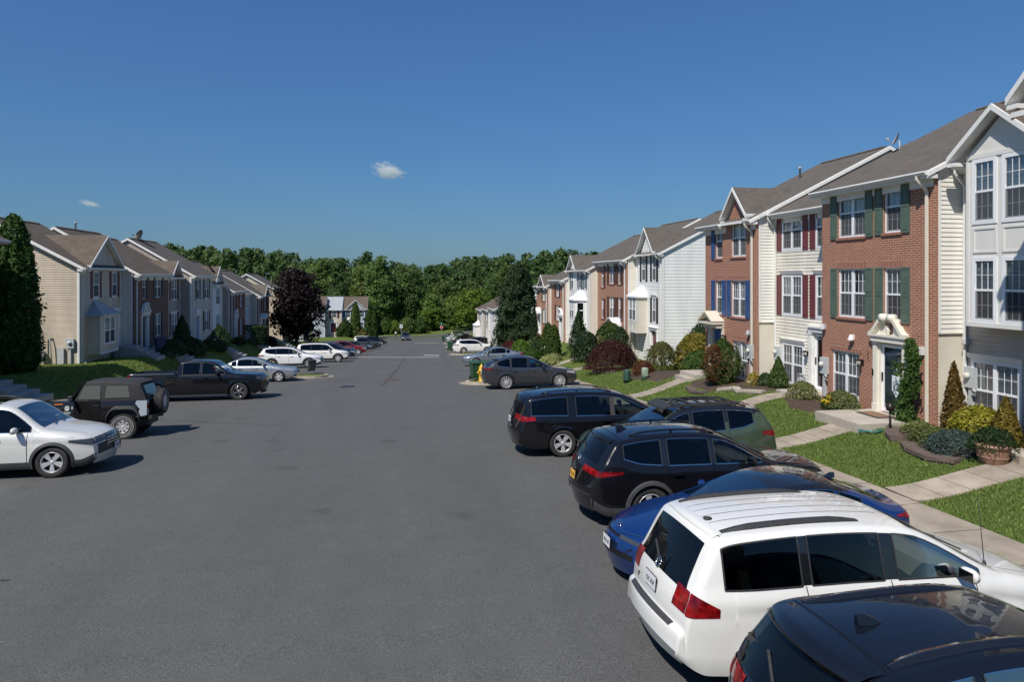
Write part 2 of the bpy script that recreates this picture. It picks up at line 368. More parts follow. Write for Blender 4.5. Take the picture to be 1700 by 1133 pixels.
def asphalt():
    m, t, b = nt('asphalt')
    tc = N(t, 'ShaderNodeTexCoord'); v = tc.outputs['Object']
    n = N(t, 'ShaderNodeTexNoise', Scale=58.0, Detail=6.0, Roughness=.82); L(t, v, n.inputs['Vector'])
    r = N(t, 'ShaderNodeValToRGB'); e = r.color_ramp.elements
    e[0].position = .38; e[0].color = (.040, .041, .0405, 1); e[1].position = .66; e[1].color = (.168, .167, .160, 1)
    L(t, n.outputs['Fac'], r.inputs['Fac'])
    vo = N(t, 'ShaderNodeTexVoronoi', Scale=26.0); L(t, v, vo.inputs['Vector'])
    mr = N(t, 'ShaderNodeMapRange'); mr.inputs['From Min'].default_value = .09; mr.inputs['From Max'].default_value = .17; mr.inputs['To Min'].default_value = 2.3; mr.inputs['To Max'].default_value = 1.0
    L(t, vo.outputs['Distance'], mr.inputs['Value'])
    mp = N(t, 'ShaderNodeMapping'); mp.inputs['Scale'].default_value = (1.0, .18, 1); L(t, v, mp.inputs['Vector'])
    n2 = N(t, 'ShaderNodeTexNoise', Scale=.55, Detail=5.0, Roughness=.65); L(t, mp.outputs['Vector'], n2.inputs['Vector'])
    m2 = N(t, 'ShaderNodeMapRange'); m2.inputs['From Min'].default_value = .3; m2.inputs['From Max'].default_value = .7; m2.inputs['To Min'].default_value = .91; m2.inputs['To Max'].default_value = 1.09
    L(t, n2.outputs['Fac'], m2.inputs['Value'])
    n4 = N(t, 'ShaderNodeTexNoise', Scale=1.9, Detail=4.0, Roughness=.6); L(t, v, n4.inputs['Vector'])
    m4 = N(t, 'ShaderNodeMapRange'); m4.inputs['From Min'].default_value = .3; m4.inputs['From Max'].default_value = .72; m4.inputs['To Min'].default_value = 1.05; m4.inputs['To Max'].default_value = .93
    L(t, n4.outputs['Fac'], m4.inputs['Value'])
    k = N(t, 'ShaderNodeMath', operation='MULTIPLY'); L(t, mr.outputs['Result'], k.inputs[0]); L(t, m2.outputs['Result'], k.inputs[1])
    k2 = N(t, 'ShaderNodeMath', operation='MULTIPLY'); L(t, k.outputs[0], k2.inputs[0]); L(t, m4.outputs['Result'], k2.inputs[1])
    v5 = N(t, 'ShaderNodeTexVoronoi', Scale=.42); nv = N(t, 'ShaderNodeTexNoise', Scale=2.5, Detail=4.0); L(t, v, nv.inputs['Vector'])
    ad = N(t, 'ShaderNodeVectorMath', operation='MULTIPLY_ADD'); ad.inputs[1].default_value = (.55, .55, 0); L(t, nv.outputs['Color'], ad.inputs[0]); L(t, v, ad.inputs[2]); L(t, ad.outputs['Vector'], v5.inputs['Vector'])
    m5 = N(t, 'ShaderNodeMapRange'); m5.inputs['From Min'].default_value = .05; m5.inputs['From Max'].default_value = .16; m5.inputs['To Min'].default_value = .74; m5.inputs['To Max'].default_value = 1.0; L(t, v5.outputs['Distance'], m5.inputs['Value'])
    k3 = N(t, 'ShaderNodeMath', operation='MULTIPLY'); L(t, k2.outputs[0], k3.inputs[0]); L(t, m5.outputs['Result'], k3.inputs[1])
    sc = N(t, 'ShaderNodeVectorMath', operation='SCALE'); L(t, r.outputs['Color'], sc.inputs[0]); L(t, k3.outputs[0], sc.inputs['Scale'])
    L(t, sc.outputs['Vector'], b.inputs['Base Color']); b.inputs['Roughness'].default_value = .85; b.inputs['Specular IOR Level'].default_value = .3
    bp = N(t, 'ShaderNodeBump', Strength=.55, Distance=.008); L(t, n.outputs['Fac'], bp.inputs['Height']); L(t, bp.outputs['Normal'], b.inputs['Normal'])
    return m
def lawnmat():
    m, t, b = nt('lawn_soil_grass')
    tc = N(t, 'ShaderNodeTexCoord'); v = tc.outputs['Object']
    n = N(t, 'ShaderNodeTexNoise', Scale=34.0, Detail=5.0, Roughness=.75); L(t, v, n.inputs['Vector'])
    r = N(t, 'ShaderNodeValToRGB'); e = r.color_ramp.elements
    e[0].position = .32; e[0].color = (.040, .064, .014, 1); e[1].position = .7; e[1].color = (.19, .235, .055, 1)
    x = e.new(.5); x.color = (.10, .145, .030, 1); L(t, n.outputs['Fac'], r.inputs['Fac'])
    n2 = N(t, 'ShaderNodeTexNoise', Scale=.9, Detail=5.0, Roughness=.7); L(t, v, n2.inputs['Vector'])
    mx = N(t, 'ShaderNodeMix', data_type='RGBA'); mx.inputs['B'].default_value = (.23, .20, .075, 1)
    mr = N(t, 'ShaderNodeMapRange'); mr.inputs['From Min'].default_value = .5; mr.inputs['From Max'].default_value = .78; mr.inputs['To Max'].default_value = .75
    L(t, n2.outputs['Fac'], mr.inputs['Value']); L(t, mr.outputs['Result'], mx.inputs['Factor']); L(t, r.outputs['Color'], mx.inputs['A'])
    L(t, mx.outputs['Result'], b.inputs['Base Color']); b.inputs['Roughness'].default_value = .95; b.inputs['Specular IOR Level'].default_value = .1
    bp = N(t, 'ShaderNodeBump', Strength=1.0, Distance=.05); L(t, n.outputs['Fac'], bp.inputs['Height']); L(t, bp.outputs['Normal'], b.inputs['Normal'])
    return m
M['asphalt'] = asphalt(); M['lawn'] = lawnmat()
M['paintline'] = noisy('road_paint', (.55, .55, .54), (.75, .75, .73), 9, .8)
M['tar'] = noisy('tar_seal', (.045, .045, .045), (.07, .07, .07), 3, .9)
M['rust'] = noisy('rusty_iron', (.06, .038, .030), (.10, .06, .045), 12, .8)

def sheet(name, us, vs, zf, mat, thick=0):
    rows = [[(v(u) if callable(v) else v, u, 0) for v in vs] for u in us]
    rows = [[(p[0], p[1], zf(p[0], p[1])) for p in r] for r in rows]
    b = MB().grid(rows, 0, True)
    return b.build(name, mat, uv=False)
# ground: one sheet to the horizon, a few centimetres under the asphalt
vs = sorted(set([-3000, -1500, -800, -400, -250, -160, -110, -80, -65, -55, -48, -42, -38, -34, -31, -28] + [-26 + .75 * i for i in range(0, 14)] + [round(-15.6 + .4 * i, 2) for i in range(0, 15)] + [-9, -6, -3, 0, 3, 6, 8] + [round(9.6 + .4 * i, 2) for i in range(0, 24)] + [20, 22, 25, 28, 32, 36, 42, 50, 60, 75, 95, 130, 180, 260, 400, 800, 1500, 3000]))
us = sorted(set([-600, -200, -100, -60, -40, -30, -20] + [-12 + 1.0 * i for i in range(0, 190)] + [182, 188, 195, 205, 220, 240, 270, 310, 360, 420, 500, 700, 1000, 2000, 3500]))
def gz(x, y):
    yy = min(max(y, -60), 399); xp = x - _c(yy); z = G(x, yy)
    if KL - .35 < xp < KR + .35 and y < 158: z = zroad(yy) - .06
    if KR + .3 <= xp <= KR + 1.75 and y < 158: z -= .05
    return z
rows = [[(x, y, gz(x, y)) for x in vs] for y in us]
struct(MB().grid(rows, 0, True).build('ground', M['lawn'], uv=False), label='sloping green lawns on both sides of the street')
# street, with its parking strips, and the cross street at the far end
ru = [-40 + 1.5 * i for i in range(0, 135)]
struct(sheet('road', ru, [lambda u, k=k: _c(u) + KL + (KR - KL) * k / 24 for k in range(25)], lambda x, y: zroad(y) + .0 + rise(x, y) + .012, M['asphalt']), label='grey asphalt street running downhill between parked cars')
xs = [-150 + 3 * i for i in range(0, 90)]
struct(MB().grid([[(x, 163.0 + 6.5 * k / 4, G(x, 163.0 + 6.5 * k / 4) + .05) for k in range(5)] for x in xs], 0, True).build('cross_street', M['asphalt'], uv=False), label='cross street at the bottom of the hill')
# pavements with kerb faces
def ribbon(name, v0, v1, top, drop0, drop1, mat, u0=-40, u1=150, st=1.0):
    b = MB(); n = int((u1 - u0) / st); rows = []
    for i in range(n + 1):
        u = u0 + i * st; c = _c(u); z = zroad(u) + top
        rows.append([(c + v0, u, z - drop0), (c + v0, u, z), (c + v1, u, z), (c + v1, u, z - drop1)])
    b.grid(rows, 0, False)
    return struct(b.build(name, mat))
ribbon('sidewalk', KR + .18, KR + 1.62, .145, .3, .12, M['walk'])
ribbon('kerb', KR, KR + .18, .15, .3, .2, M['kerb'])
ribbon('kerb.001', KL - .18, KL, .15, .2, .3, M['kerb'])
ribbon('sidewalk.001', KL - 1.35, KL - .18, .145, .12, .3, M['walk'])
# joints across the near pavement
b = MB()
for i in range(-4, 46):
    u = i * 1.52; z = zroad(u) + .149; c = _c(u); b.quad((c + KR + .2, u, z), (c + KR + 1.6, u, z), (c + KR + 1.6, u + .014, z), (c + KR + .2, u + .014, z))
struct(b.build('sidewalk_joints', M['mulch']))
# tar seals, stop lines
def strip(name, pts, w, mat, lift):
    b = MB(); rows = []
    for i, p in enumerate(pts):
        a = Vector(pts[max(i - 1, 0)]); c = Vector(pts[min(i + 1, len(pts) - 1)]); d = (c - a).to_2d().normalized(); nx, ny = -d.y, d.x
        ww = w * (1 + .5 * math.sin(i * 2.1) * .5)
        rows.append([(p[0] + nx * ww / 2 * s, p[1] + ny * ww / 2 * s, zroad(p[1] + ny * ww / 2 * s) + lift) for s in (-1, 0, 1)])
    b.grid(rows, 0, True)
    return struct(b.build(name, mat, uv=False))
def dens(pp, k=6):
    out = []
    for a, b in zip(pp, pp[1:]):
        for i in range(k): out.append(Vector(a).lerp(Vector(b), i / k))
    return out + [Vector(pp[-1])]
def wob(pts, a=.05): return [p + Vector((random.uniform(-a, a), random.uniform(-a, a), 0)) for p in pts]
ck = [(702, 570), (692, 577), (686, 585), (674, 589), (668, 600), (662, 611), (650, 624), (636, 642), (618, 668), (600, 700), (575, 742)]
strip('crack_seal', wob(dens([P(*q) for q in ck[:8]])), .15, M['tar'], .018)
strip('crack_seal', wob(dens([P(700, 632), P(640, 633), P(560, 634), P(480, 640)])), .05, M['tar'], .018)
for q_ in (([(0, 705), (120, 716), (300, 700), (470, 708)], .03), ([(0, 968), (12, 967)], .06)): strip('crack_seal', wob(dens([P(*w_) for w_ in q_[0]]), .03), q_[1], M['tar'], .018)
strip('crack_seal', wob(dens([P(735, 588), P(748, 612), P(772, 618)])), .10, M['tar'], .018)
b = MB()
for (xa, xb, y0, wd) in ((592, 729, 594.0, .55), (704, 729, 590.6, 1.2), (689, 731, 570.2, .7)):
    a, c = P(xa, y0), P(xb, y0); rows = []
    for i in range(9):
        q = a.lerp(c, i / 8); rows.append([(q.x, q.y - wd / 2, zroad(q.y - wd / 2) + .02), (q.x, q.y + wd / 2, zroad(q.y + wd / 2) + .02)])
    b.grid(rows)
struct(b.build('road_markings', M['paintline'], uv=False))
q = P(650, 632)
tag(MB().lathe([(.001, .03), (.38, .03), (.42, .026), (.42, .0)], (q.x, q.y, zroad(q.y)), n=24).build('manhole_cover', M['rust']), 'round rusty manhole cover in the middle of the asphalt', 'manhole')
q = P(577, 643.5)
tag(MB().lathe([(.001, .03), (.36, .03), (.40, .026), (.40, .0)], (q.x, q.y, zroad(q.y)), n=24).build('manhole_cover', M['metal_dark']), 'dark grey manhole cover nearer the pickup truck', 'manhole')
# planted islands between the parking bays: kerb ring + turf
def island(pts, name='kerb_island'):
    """pts: outline (x,y) anticlockwise"""
    b = MB(); n = len(pts); cx = sum(p[0] for p in pts) / n; cy = sum(p[1] for p in pts) / n
    inn = []
    for x, y in pts:
        d = Vector((cx - x, cy - y)); d = d.normalized() * .17; inn.append((x + d.x, y + d.y))
    for k in range(n):
        (x0, y0), (x1, y1) = pts[k], pts[(k + 1) % n]; (a0, b0), (a1, b1) = inn[k], inn[(k + 1) % n]
        z0, z1 = zroad(y0), zroad(y1); w0, w1 = zroad(b0), zroad(b1)
        b.quad((x0, y0, z0), (x1, y1, z1), (x1, y1, z1 + .14), (x0, y0, z0 + .14), 0)
        b.quad((x0, y0, z0 + .14), (x1, y1, z1 + .14), (a1, b1, w1 + .15), (a0, b0, w0 + .15), 0)
        b.poly([(a0, b0, w0 + .13), (a1, b1, w1 + .13), (cx, cy, zroad(cy) + .17)], 1)
        g0 = Vector((x0 - cx, y0 - cy)).normalized() * .38; g1 = Vector((x1 - cx, y1 - cy)).normalized() * .38
        b.quad((x0 + g0.x, y0 + g0.y, zroad(y0 + g0.y) + .018), (x1 + g1.x, y1 + g1.y, zroad(y1 + g1.y) + .018), (x1, y1, z1 + .019), (x0, y0, z0 + .019), 2)
    return struct(b.build(name, [M['kerb'], M['lawn'], M['walk']], uv=False))
def nib(u, v_tip, v_root, w, side):
    """rounded tongue reaching from the kerb into the street"""
    pts = []; s = 1 if side > 0 else -1
    for k in range(9):
        t = -math.pi / 2 + math.pi * k / 8
        pts.append((v_tip + s * w * .9 * (1 - math.cos(t)), u + w * math.sin(t)))
    pts += [(v_root, u + w), (v_root, u - w)]
    pts = [(p[0] + _c(p[1]), p[1]) for p in pts]
    return island(pts)
nib(38.9, 4.35, KR, 1.25, 1)
nib(46.6, -4.3, KL, 1.2, -1)
nib(79.6, 4.9, KR, 1.5, 1); nib(97, 5.0, KR, 1.5, 1); nib(114, 5.2, KR, 1.5, 1); nib(133, 5.4, KR, 2.0, 1)
nib(90.5, -6.2, KL, 1.6, -1); nib(113, -6.4, KL, 2.0, -1)
b = MB()  # sloping kerb-side apron and walk at the far corner, left
# ------------------------------------------------------------------ houses
LAPW = [.127, .019]
def wall(mb, O, ex, n, W, z0, top, holes, kind, mi=0, rev=.09, rmi=None, z_hi=None):
    """top: list of (a,z) along the wall. holes: (a0,a1,z0,z1)."""
    O, ex, n = Vector(O), Vector(ex), Vector(n)
    zmax = max(z for a, z in top)
    def span(z):
        # horizontal extent of the wall at height z (concave-free tops)
        if z <= min(top[0][1], top[-1][1]) + 1e-6: return 0.0, W
        a0 = a1 = None
        for (a, za), (b, zb) in zip(top, top[1:]):
            if za <= z < zb and a0 is None: a0 = a + (b - a) * (z - za) / (zb - za)
            if za >= z > zb: a1 = a + (b - a) * (za - z) / (za - zb)
        if a0 is None: a0 = 0.0 if top[0][1] >= z - 1e-6 else None
        if a1 is None: a1 = W if top[-1][1] >= z - 1e-6 else None
        if a0 is None or a1 is None or a1 <= a0:
            m = max(top, key=lambda t: t[1])[0]; return m, m
        return a0, a1
    zs = {round(z0, 4), round(zmax, 4)}
    for a, z in top: zs.add(round(z, 4))
    for h in holes: zs.add(round(h[2], 4)); zs.add(round(h[3], 4))
    lap = kind == 'lap'; LAP = LAPW[0]
    if lap:
        k = 0
        while z0 + k * LAP < zmax: zs.add(round(z0 + k * LAP, 4)); k += 1
    zs = sorted(z for z in zs if z0 - 1e-6 <= z <= zmax + 1e-6)
    def off(z):
        if not lap: return 0.0
        f = ((z - z0) / LAP) % 1.0
        return f
    def pt(a, z, o): return O + ex * a + n * o + Vector((0, 0, z))
    for za, zb in zip(zs, zs[1:]):
        if zb - za < 1e-4: continue
        zm = (za + zb) / 2
        cuts = sorted((h[0], h[1]) for h in holes if h[2] < zm < h[3])
        A0, A1 = span(za + 1e-5); B0, B1 = span(zb - 1e-5)
        segs = []; c0, c1 = A0, B0
        for h0, h1 in cuts:
            segs.append((c0, h0, c1, h0)); c0 = c1 = h1
        segs.append((c0, A1, c1, B1))
        if lap:
            fa = ((za - z0) / LAP) % 1.0; fa = 0 if fa > .999 else fa
            fb = fa + (zb - za) / LAP
            oa, ob = LAPW[1] * (1 - fa), LAPW[1] * (1 - min(fb, 1))
        else: oa = ob = 0
        for s0, s1, t0, t1 in segs:
            if s1 - s0 < 1e-4 and t1 - t0 < 1e-4: continue
            mb.quad(pt(s0, za, oa), pt(s1, za, oa), pt(t1, zb, ob), pt(t0, zb, ob), mi)
            if lap and fa < .001: mb.quad(pt(s0, za, 0), pt(s1, za, 0), pt(s1, za, oa), pt(s0, za, oa), mi)
    for a0, a1, h0, h1 in holes:
        r = rmi if rmi is not None else mi
        i0, i1 = (a0, a1)
        mb.quad(pt(i0, h0, .026 if lap else 0), pt(i1, h0, .026 if lap else 0), pt(i1, h0, -rev), pt(i0, h0, -rev), r)
        mb.quad(pt(i0, h1, -rev), pt(i1, h1, -rev), pt(i1, h1, 0), pt(i0, h1, 0), r)
        mb.quad(pt(i0, h0, -rev), pt(i0, h1, -rev), pt(i0, h1, 0), pt(i0, h0, 0), r)
        mb.quad(pt(i1, h0, 0), pt(i1, h1, 0), pt(i1, h1, -rev), pt(i1, h0, -rev), r)
    return mb

def window(par, xc, z0, w, h, yw=0.0, rec=.05, double=False, blind='curtain', lod=1, seed=0, head=None, sillm=None, casing=0):
    """front faces -Y. yw = wall plane, rec = how far the frame sits behind it."""
    x0, x1 = xc - w / 2, xc + w / 2; yf = yw + rec; b = MB(); fw = .05
    b.box(x0, x0 + fw, yf, yf + .06, z0, z0 + h); b.box(x1 - fw, x1, yf, yf + .06, z0, z0 + h)
    b.box(x0 + fw, x1 - fw, yf, yf + .06, z0, z0 + fw); b.box(x0 + fw, x1 - fw, yf, yf + .06, z0 + h - fw, z0 + h)
    sas = [(x0 + fw, xc - .055), (xc + .055, x1 - fw)] if double else [(x0 + fw, x1 - fw)]
    if double: b.box(xc - .055, xc + .055, yf - .004, yf + .062, z0 + fw, z0 + h - fw)
    zm = z0 + h / 2
    for a, c in sas:
        b.box(a, c, yf + .006, yf + .05, zm - .028, zm + .028)
        b.box(a, a + .03, yf + .012, yf + .05, z0 + fw, zm - .028); b.box(c - .03, c, yf + .012, yf + .05, z0 + fw, zm - .028)
        b.box(a, c, yf + .012, yf + .05, z0 + fw, z0 + fw + .035)
        if lod:
            for k in (1, 2):
                xm = a + (c - a) * k / 3
                for q0, q1 in ((z0 + fw, zm - .028), (zm + .028, z0 + h - fw)): b.box(xm - .006, xm + .006, yf + .024, yf + .034, q0, q1)
            for q0, q1 in ((z0 + fw, zm - .028), (zm + .028, z0 + h - fw)): b.box(a, c, yf + .025, yf + .033, (q0 + q1) / 2 - .006, (q0 + q1) / 2 + .006)
    if casing:
        cw = casing
        b.box(x0 - cw, x0 - .002, yw - .022, yw + .01, z0 - cw, z0 + h + cw); b.box(x1 + .002, x1 + cw, yw - .022, yw + .01, z0 - cw, z0 + h + cw)
        b.box(x0 - .002, x1 + .002, yw - .022, yw + .01, z0 - cw, z0 - .002); b.box(x0 - .002, x1 + .002, yw - .026, yw + .01, z0 + h + .002, z0 + h + cw)
    f = b.build('window', M['vinyl'], par)
    p = MB()
    for a, c in sas: p.quad((a, yf + .036, z0 + fw), (c, yf + .036, z0 + fw), (c, yf + .036, z0 + h - fw), (a, yf + .036, z0 + h - fw))
    p.build('pane', M['glass'], f)
    if lod:
        p = MB()
        for a, c in sas: p.quad((a, yf + .008, z0 + fw), (c, yf + .008, z0 + fw), (c, yf + .008, zm - .03), (a, yf + .008, zm - .03))
        p.build('insect_screen', M['screen'], f)
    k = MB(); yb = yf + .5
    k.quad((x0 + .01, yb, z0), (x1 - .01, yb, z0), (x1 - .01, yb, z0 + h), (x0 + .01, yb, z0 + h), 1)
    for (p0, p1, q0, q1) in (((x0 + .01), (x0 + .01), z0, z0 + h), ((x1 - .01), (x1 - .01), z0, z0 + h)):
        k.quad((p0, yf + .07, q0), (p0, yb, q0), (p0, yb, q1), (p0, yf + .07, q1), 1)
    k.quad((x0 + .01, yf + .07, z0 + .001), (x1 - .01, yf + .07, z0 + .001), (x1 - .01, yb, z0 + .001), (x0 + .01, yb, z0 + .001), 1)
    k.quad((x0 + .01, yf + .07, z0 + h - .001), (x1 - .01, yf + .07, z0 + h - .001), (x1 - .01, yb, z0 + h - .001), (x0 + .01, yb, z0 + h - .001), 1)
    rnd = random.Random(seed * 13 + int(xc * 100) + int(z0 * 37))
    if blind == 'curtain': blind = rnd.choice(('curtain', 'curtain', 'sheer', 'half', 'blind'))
    if blind == 'curtain':
        for a, c in ((x0 + .02, x0 + w * rnd.uniform(.34, .5)), (x1 - w * rnd.uniform(.34, .5), x1 - .02)):
            n = 15; rows = []
            for zz in (z0 + .02, z0 + h - .02):
                rows.append([(a + (c - a) * i / n, yf + .13 + .02 * math.sin(i * 1.9 + a), zz) for i in range(n + 1)])
            k.grid(rows, 0)
    elif blind == 'sheer':
        n = 36; k.grid([[(x0 + .02 + (w - .04) * i / n, yf + .13 + .015 * math.sin(i * 1.7), zz) for i in range(n + 1)] for zz in (z0 + .02, z0 + h - .02)], 0)
    elif blind in ('blind', 'half'):
        zb = z0 + (.04 if blind == 'blind' else h * rnd.uniform(.45, .55))
        zz = z0 + h - .05
        while zz > zb: k.quad((x0 + .04, yf + .085, zz - .027), (x1 - .04, yf + .085, zz - .027), (x1 - .04, yf + .10, zz + .02), (x0 + .04, yf + .10, zz + .02), 2); zz -= .052
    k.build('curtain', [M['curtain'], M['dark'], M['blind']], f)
    if sillm:
        s = MB(); s.hexa([(x0 - .06, yw - .05, z0 - .085), (x1 + .06, yw - .05, z0 - .085), (x1 + .06, yw + .07, z0 - .075), (x0 - .06, yw + .07, z0 - .075), (x0 - .06, yw - .05, z0 - .02), (x1 + .06, yw - .05, z0 - .02), (x1 + .06, yw + .07, z0 - .003), (x0 - .06, yw + .07, z0 - .003)])
        s.build('sill', sillm, f)
    if head:
        s = MB(); s.box(x0 - .10, x1 + .10, yw - .012, yw + .0, z0 + h + .002, z0 + h + .215); s.build('lintel', head, f)
    return f
def shutter(par, x0, w, z0, h, mat, yw=0.0):
    b = MB(); y0 = yw - .045
    b.box(x0, x0 + w, y0 + .015, yw - .003, z0, z0 + h)
    st = .05
    b.box(x0, x0 + st, y0, y0 + .015, z0, z0 + h); b.box(x0 + w - st, x0 + w, y0, y0 + .015, z0, z0 + h)
    for q0, q1 in ((z0, z0 + .07), (z0 + h * .47, z0 + h * .47 + .09), (z0 + h - .07, z0 + h)): b.box(x0 + st, x0 + w - st, y0, y0 + .015, q0, q1)
    for q0, q1 in ((z0 + .09, z0 + h * .47 - .02), (z0 + h * .47 + .11, z0 + h - .09)):
        b.hexa([(x0 + st + .02, y0 + .004, q0), (x0 + w - st - .02, y0 + .004, q0), (x0 + w - st - .02, y0 + .016, q0 + .02), (x0 + st + .02, y0 + .016, q0 + .02), (x0 + st + .02, y0 + .004, q1), (x0 + w - st - .02, y0 + .004, q1), (x0 + w - st - .02, y0 + .016, q1), (x0 + st + .02, y0 + .016, q1)])
    return b.build('shutter', mat, par)

def pediment_swan(par, xc, z0, w, yw, mat):
    """broken scroll pediment"""
    b = MB(); hw = w / 2; hgt = .52
    b.box(xc - hw - .06, xc + hw + .06, yw - .20, yw - .002, z0, z0 + .07); b.box(xc - hw, xc + hw, yw - .15, yw - .003, z0 - .16, z0)
    for s in (-1, 1):
        n = 14; rows_t = []; rows_b = []
        for i in range(n + 1):
            t = i / n; x = hw + .06 - (hw - .10) * t; z = z0 + .07 + hgt * (t * t * (3 - 2 * t)); rows_t.append((x, z + .05)); rows_b.append((x, max(z0 + .07, z - .10)))
        for (xa, za), (xb, zb), (_, ya), (_, yb) in zip(rows_t, rows_t[1:], rows_b, rows_b[1:]):
            b.hexa([(xc + s * xa, yw - .20, ya), (xc + s * xb, yw - .20, yb), (xc + s * xb, yw - .003, yb), (xc + s * xa, yw - .003, ya), (xc + s * xa, yw - .20, za), (xc + s * xb, yw - .20, zb), (xc + s * xb, yw - .003, zb), (xc + s * xa, yw - .003, za)])
            b.hexa([(xc + s * xa, yw - .06, z0 + .07), (xc + s * xb, yw - .06, z0 + .07), (xc + s * xb, yw - .003, z0 + .07), (xc + s * xa, yw - .003, z0 + .07), (xc + s * xa, yw - .06, ya), (xc + s * xb, yw - .06, yb), (xc + s * xb, yw - .003, yb), (xc + s * xa, yw - .003, ya)])
        b.lathe([(.02, yw - .235), (.06, yw - .235), (.07, yw - .22), (.13, yw - .21), (.13, yw - .003)], (xc + s * .17, 0, z0 + .07 + hgt - .02), 'y', 18)
    b.lathe([(.05, 0), (.03, .05), (.07, .12), (.05, .2), (.015, .30), (.001, .33)], (xc, yw - .09, z0 + .07), 'z', 12)
    return b.build('pediment', mat, par)
def pediment_tri(par, xc, z0, w, yw, mat, hgt=.32, d=.14):
    b = MB(); hw = w / 2
    b.box(xc - hw - .06, xc + hw + .06, yw - d, yw - .002, z0, z0 + .09); b.box(xc - hw, xc + hw, yw - d * .6, yw - .003, z0 - .18, z0)
    b.prism([(xc - hw, yw - d * .4, z0 + .09), (xc + hw, yw - d * .4, z0 + .09), (xc, yw - d * .4, z0 + .09 + hgt)], (0, d * .4 - .003, 0))
    for s in (-1, 1): b.bar((xc + s * (hw + .06), yw - d / 2 - .002, z0 + .11), (xc, yw - d / 2 - .002, z0 + .13 + hgt), d, .07)
    return b.build('pediment', mat, par)
def arch_canopy(par, xc, z0, w, yw, mat):
    b = MB(); hw = w / 2; rows = []
    for d in (0.0, -.75):
        rows.append([(xc - hw * math.cos(math.pi * i / 12), yw + d - .003, z0 + hw * .85 * math.sin(math.pi * i / 12)) for i in range(13)])
    b.grid(rows); b.grid([[(p[0], p[1], p[2] - .05) for p in r] for r in rows], flip=True)
    b.grid([[(p[0], p[1], p[2]) for p in rows[1]], [(p[0], p[1], p[2] - .09) for p in rows[1]]])
    return b.build('door_canopy', mat, par)
def door(par, xc, z0, yw, mat, kind='flat', w=.92, h=2.05, trim=None, storm=False, lod=1):
    trim = trim or M['white_trim']; b = MB(); pw = .17; tot = w + .16
    for s in (-1, 1):
        xa = xc + s * (tot / 2 + pw / 2); b.box(xa - pw / 2, xa + pw / 2, yw - .07, yw - .002, z0, z0 + h + .10)
        b.box(xa - pw / 2 - .02, xa + pw / 2 + .02, yw - .09, yw - .003, z0, z0 + .22); b.box(xa - pw / 2 - .02, xa + pw / 2 + .02, yw - .09, yw - .003, z0 + h + .0, z0 + h + .10)
        xj = xc + s * (w / 2 + .04); b.box(xj - .04, xj + .04, yw - .004, yw + .20, z0, z0 + h + .05)
    b.box(xc - tot / 2, xc + tot / 2, yw - .003, yw + .2, z0 + h + .05, z0 + h + .10)
    b.build('door_surround', trim, par)
    if kind == 'swan': pediment_swan(par, xc, z0 + h + .26, tot + 2 * pw, yw, trim)
    elif kind == 'tri': pediment_tri(par, xc, z0 + h + .28, tot + 2 * pw, yw, trim)
    elif kind == 'hood': pediment_tri(par, xc, z0 + h + .12, tot + 2 * pw - .1, yw, trim, .42, .62)
    elif kind == 'arch': arch_canopy(par, xc, z0 + h + .15, tot + .3, yw, M['metal_white'])
    elif kind == 'flat':
        c = MB(); c.box(xc - tot / 2 - pw - .05, xc + tot / 2 + pw + .05, yw - .16, yw - .002, z0 + h + .26, z0 + h + .33); c.box(xc - tot / 2 - pw, xc + tot / 2 + pw, yw - .10, yw - .003, z0 + h + .10, z0 + h + .26)
        c.build('door_cornice', trim, par)
    d = MB(); yd = yw + .13
    d.box(xc - w / 2, xc + w / 2, yd, yd + .045, z0 + .02, z0 + h + .05)
    for (a0, a1, q0, q1) in ((-.36, -.06, .15, .8), (.06, .36, .15, .8), (-.36, -.06, .95, 1.6), (.06, .36, .95, 1.6), (-.36, -.06, 1.7, 1.93), (.06, .36, 1.7, 1.93)):
        d.box(xc + a0 * w / .92, xc + a1 * w / .92, yd - .012, yd, z0 + q0, z0 + q1)
    dd = d.build('door', mat, par)
    if storm:
        s = MB(); ys = yw + .06
        for (a0, a1, q0, q1) in ((-w / 2, -w / 2 + .08, 0, h), (w / 2 - .08, w / 2, 0, h), (-w / 2 + .08, w / 2 - .08, 0, .12), (-w / 2 + .08, w / 2 - .08, h - .09, h)): s.box(xc + a0, xc + a1, ys, ys + .035, z0 + .02 + q0, z0 + .02 + q1)
        sd = s.build('storm_door', M['vinyl'], par)
        g = MB(); g.quad((xc - w / 2 + .08, ys + .02, z0 + .14), (xc + w / 2 - .08, ys + .02, z0 + .14), (xc + w / 2 - .08, ys + .02, z0 + h - .07), (xc - w / 2 + .08, ys + .02, z0 + h - .07)); g.build('pane', M['glass'], sd)
        MB().box(xc - w / 2 + .02, xc - w / 2 + .05, ys - .04, ys - .002, z0 + .95, z0 + 1.2).build('handle', M['metal_dark'], sd)
    else:
        MB().sphere((xc + w / 2 - .08, yd - .05, z0 + 1.0), .035, n=10).build('handle', M['chrome'], dd)
    return dd
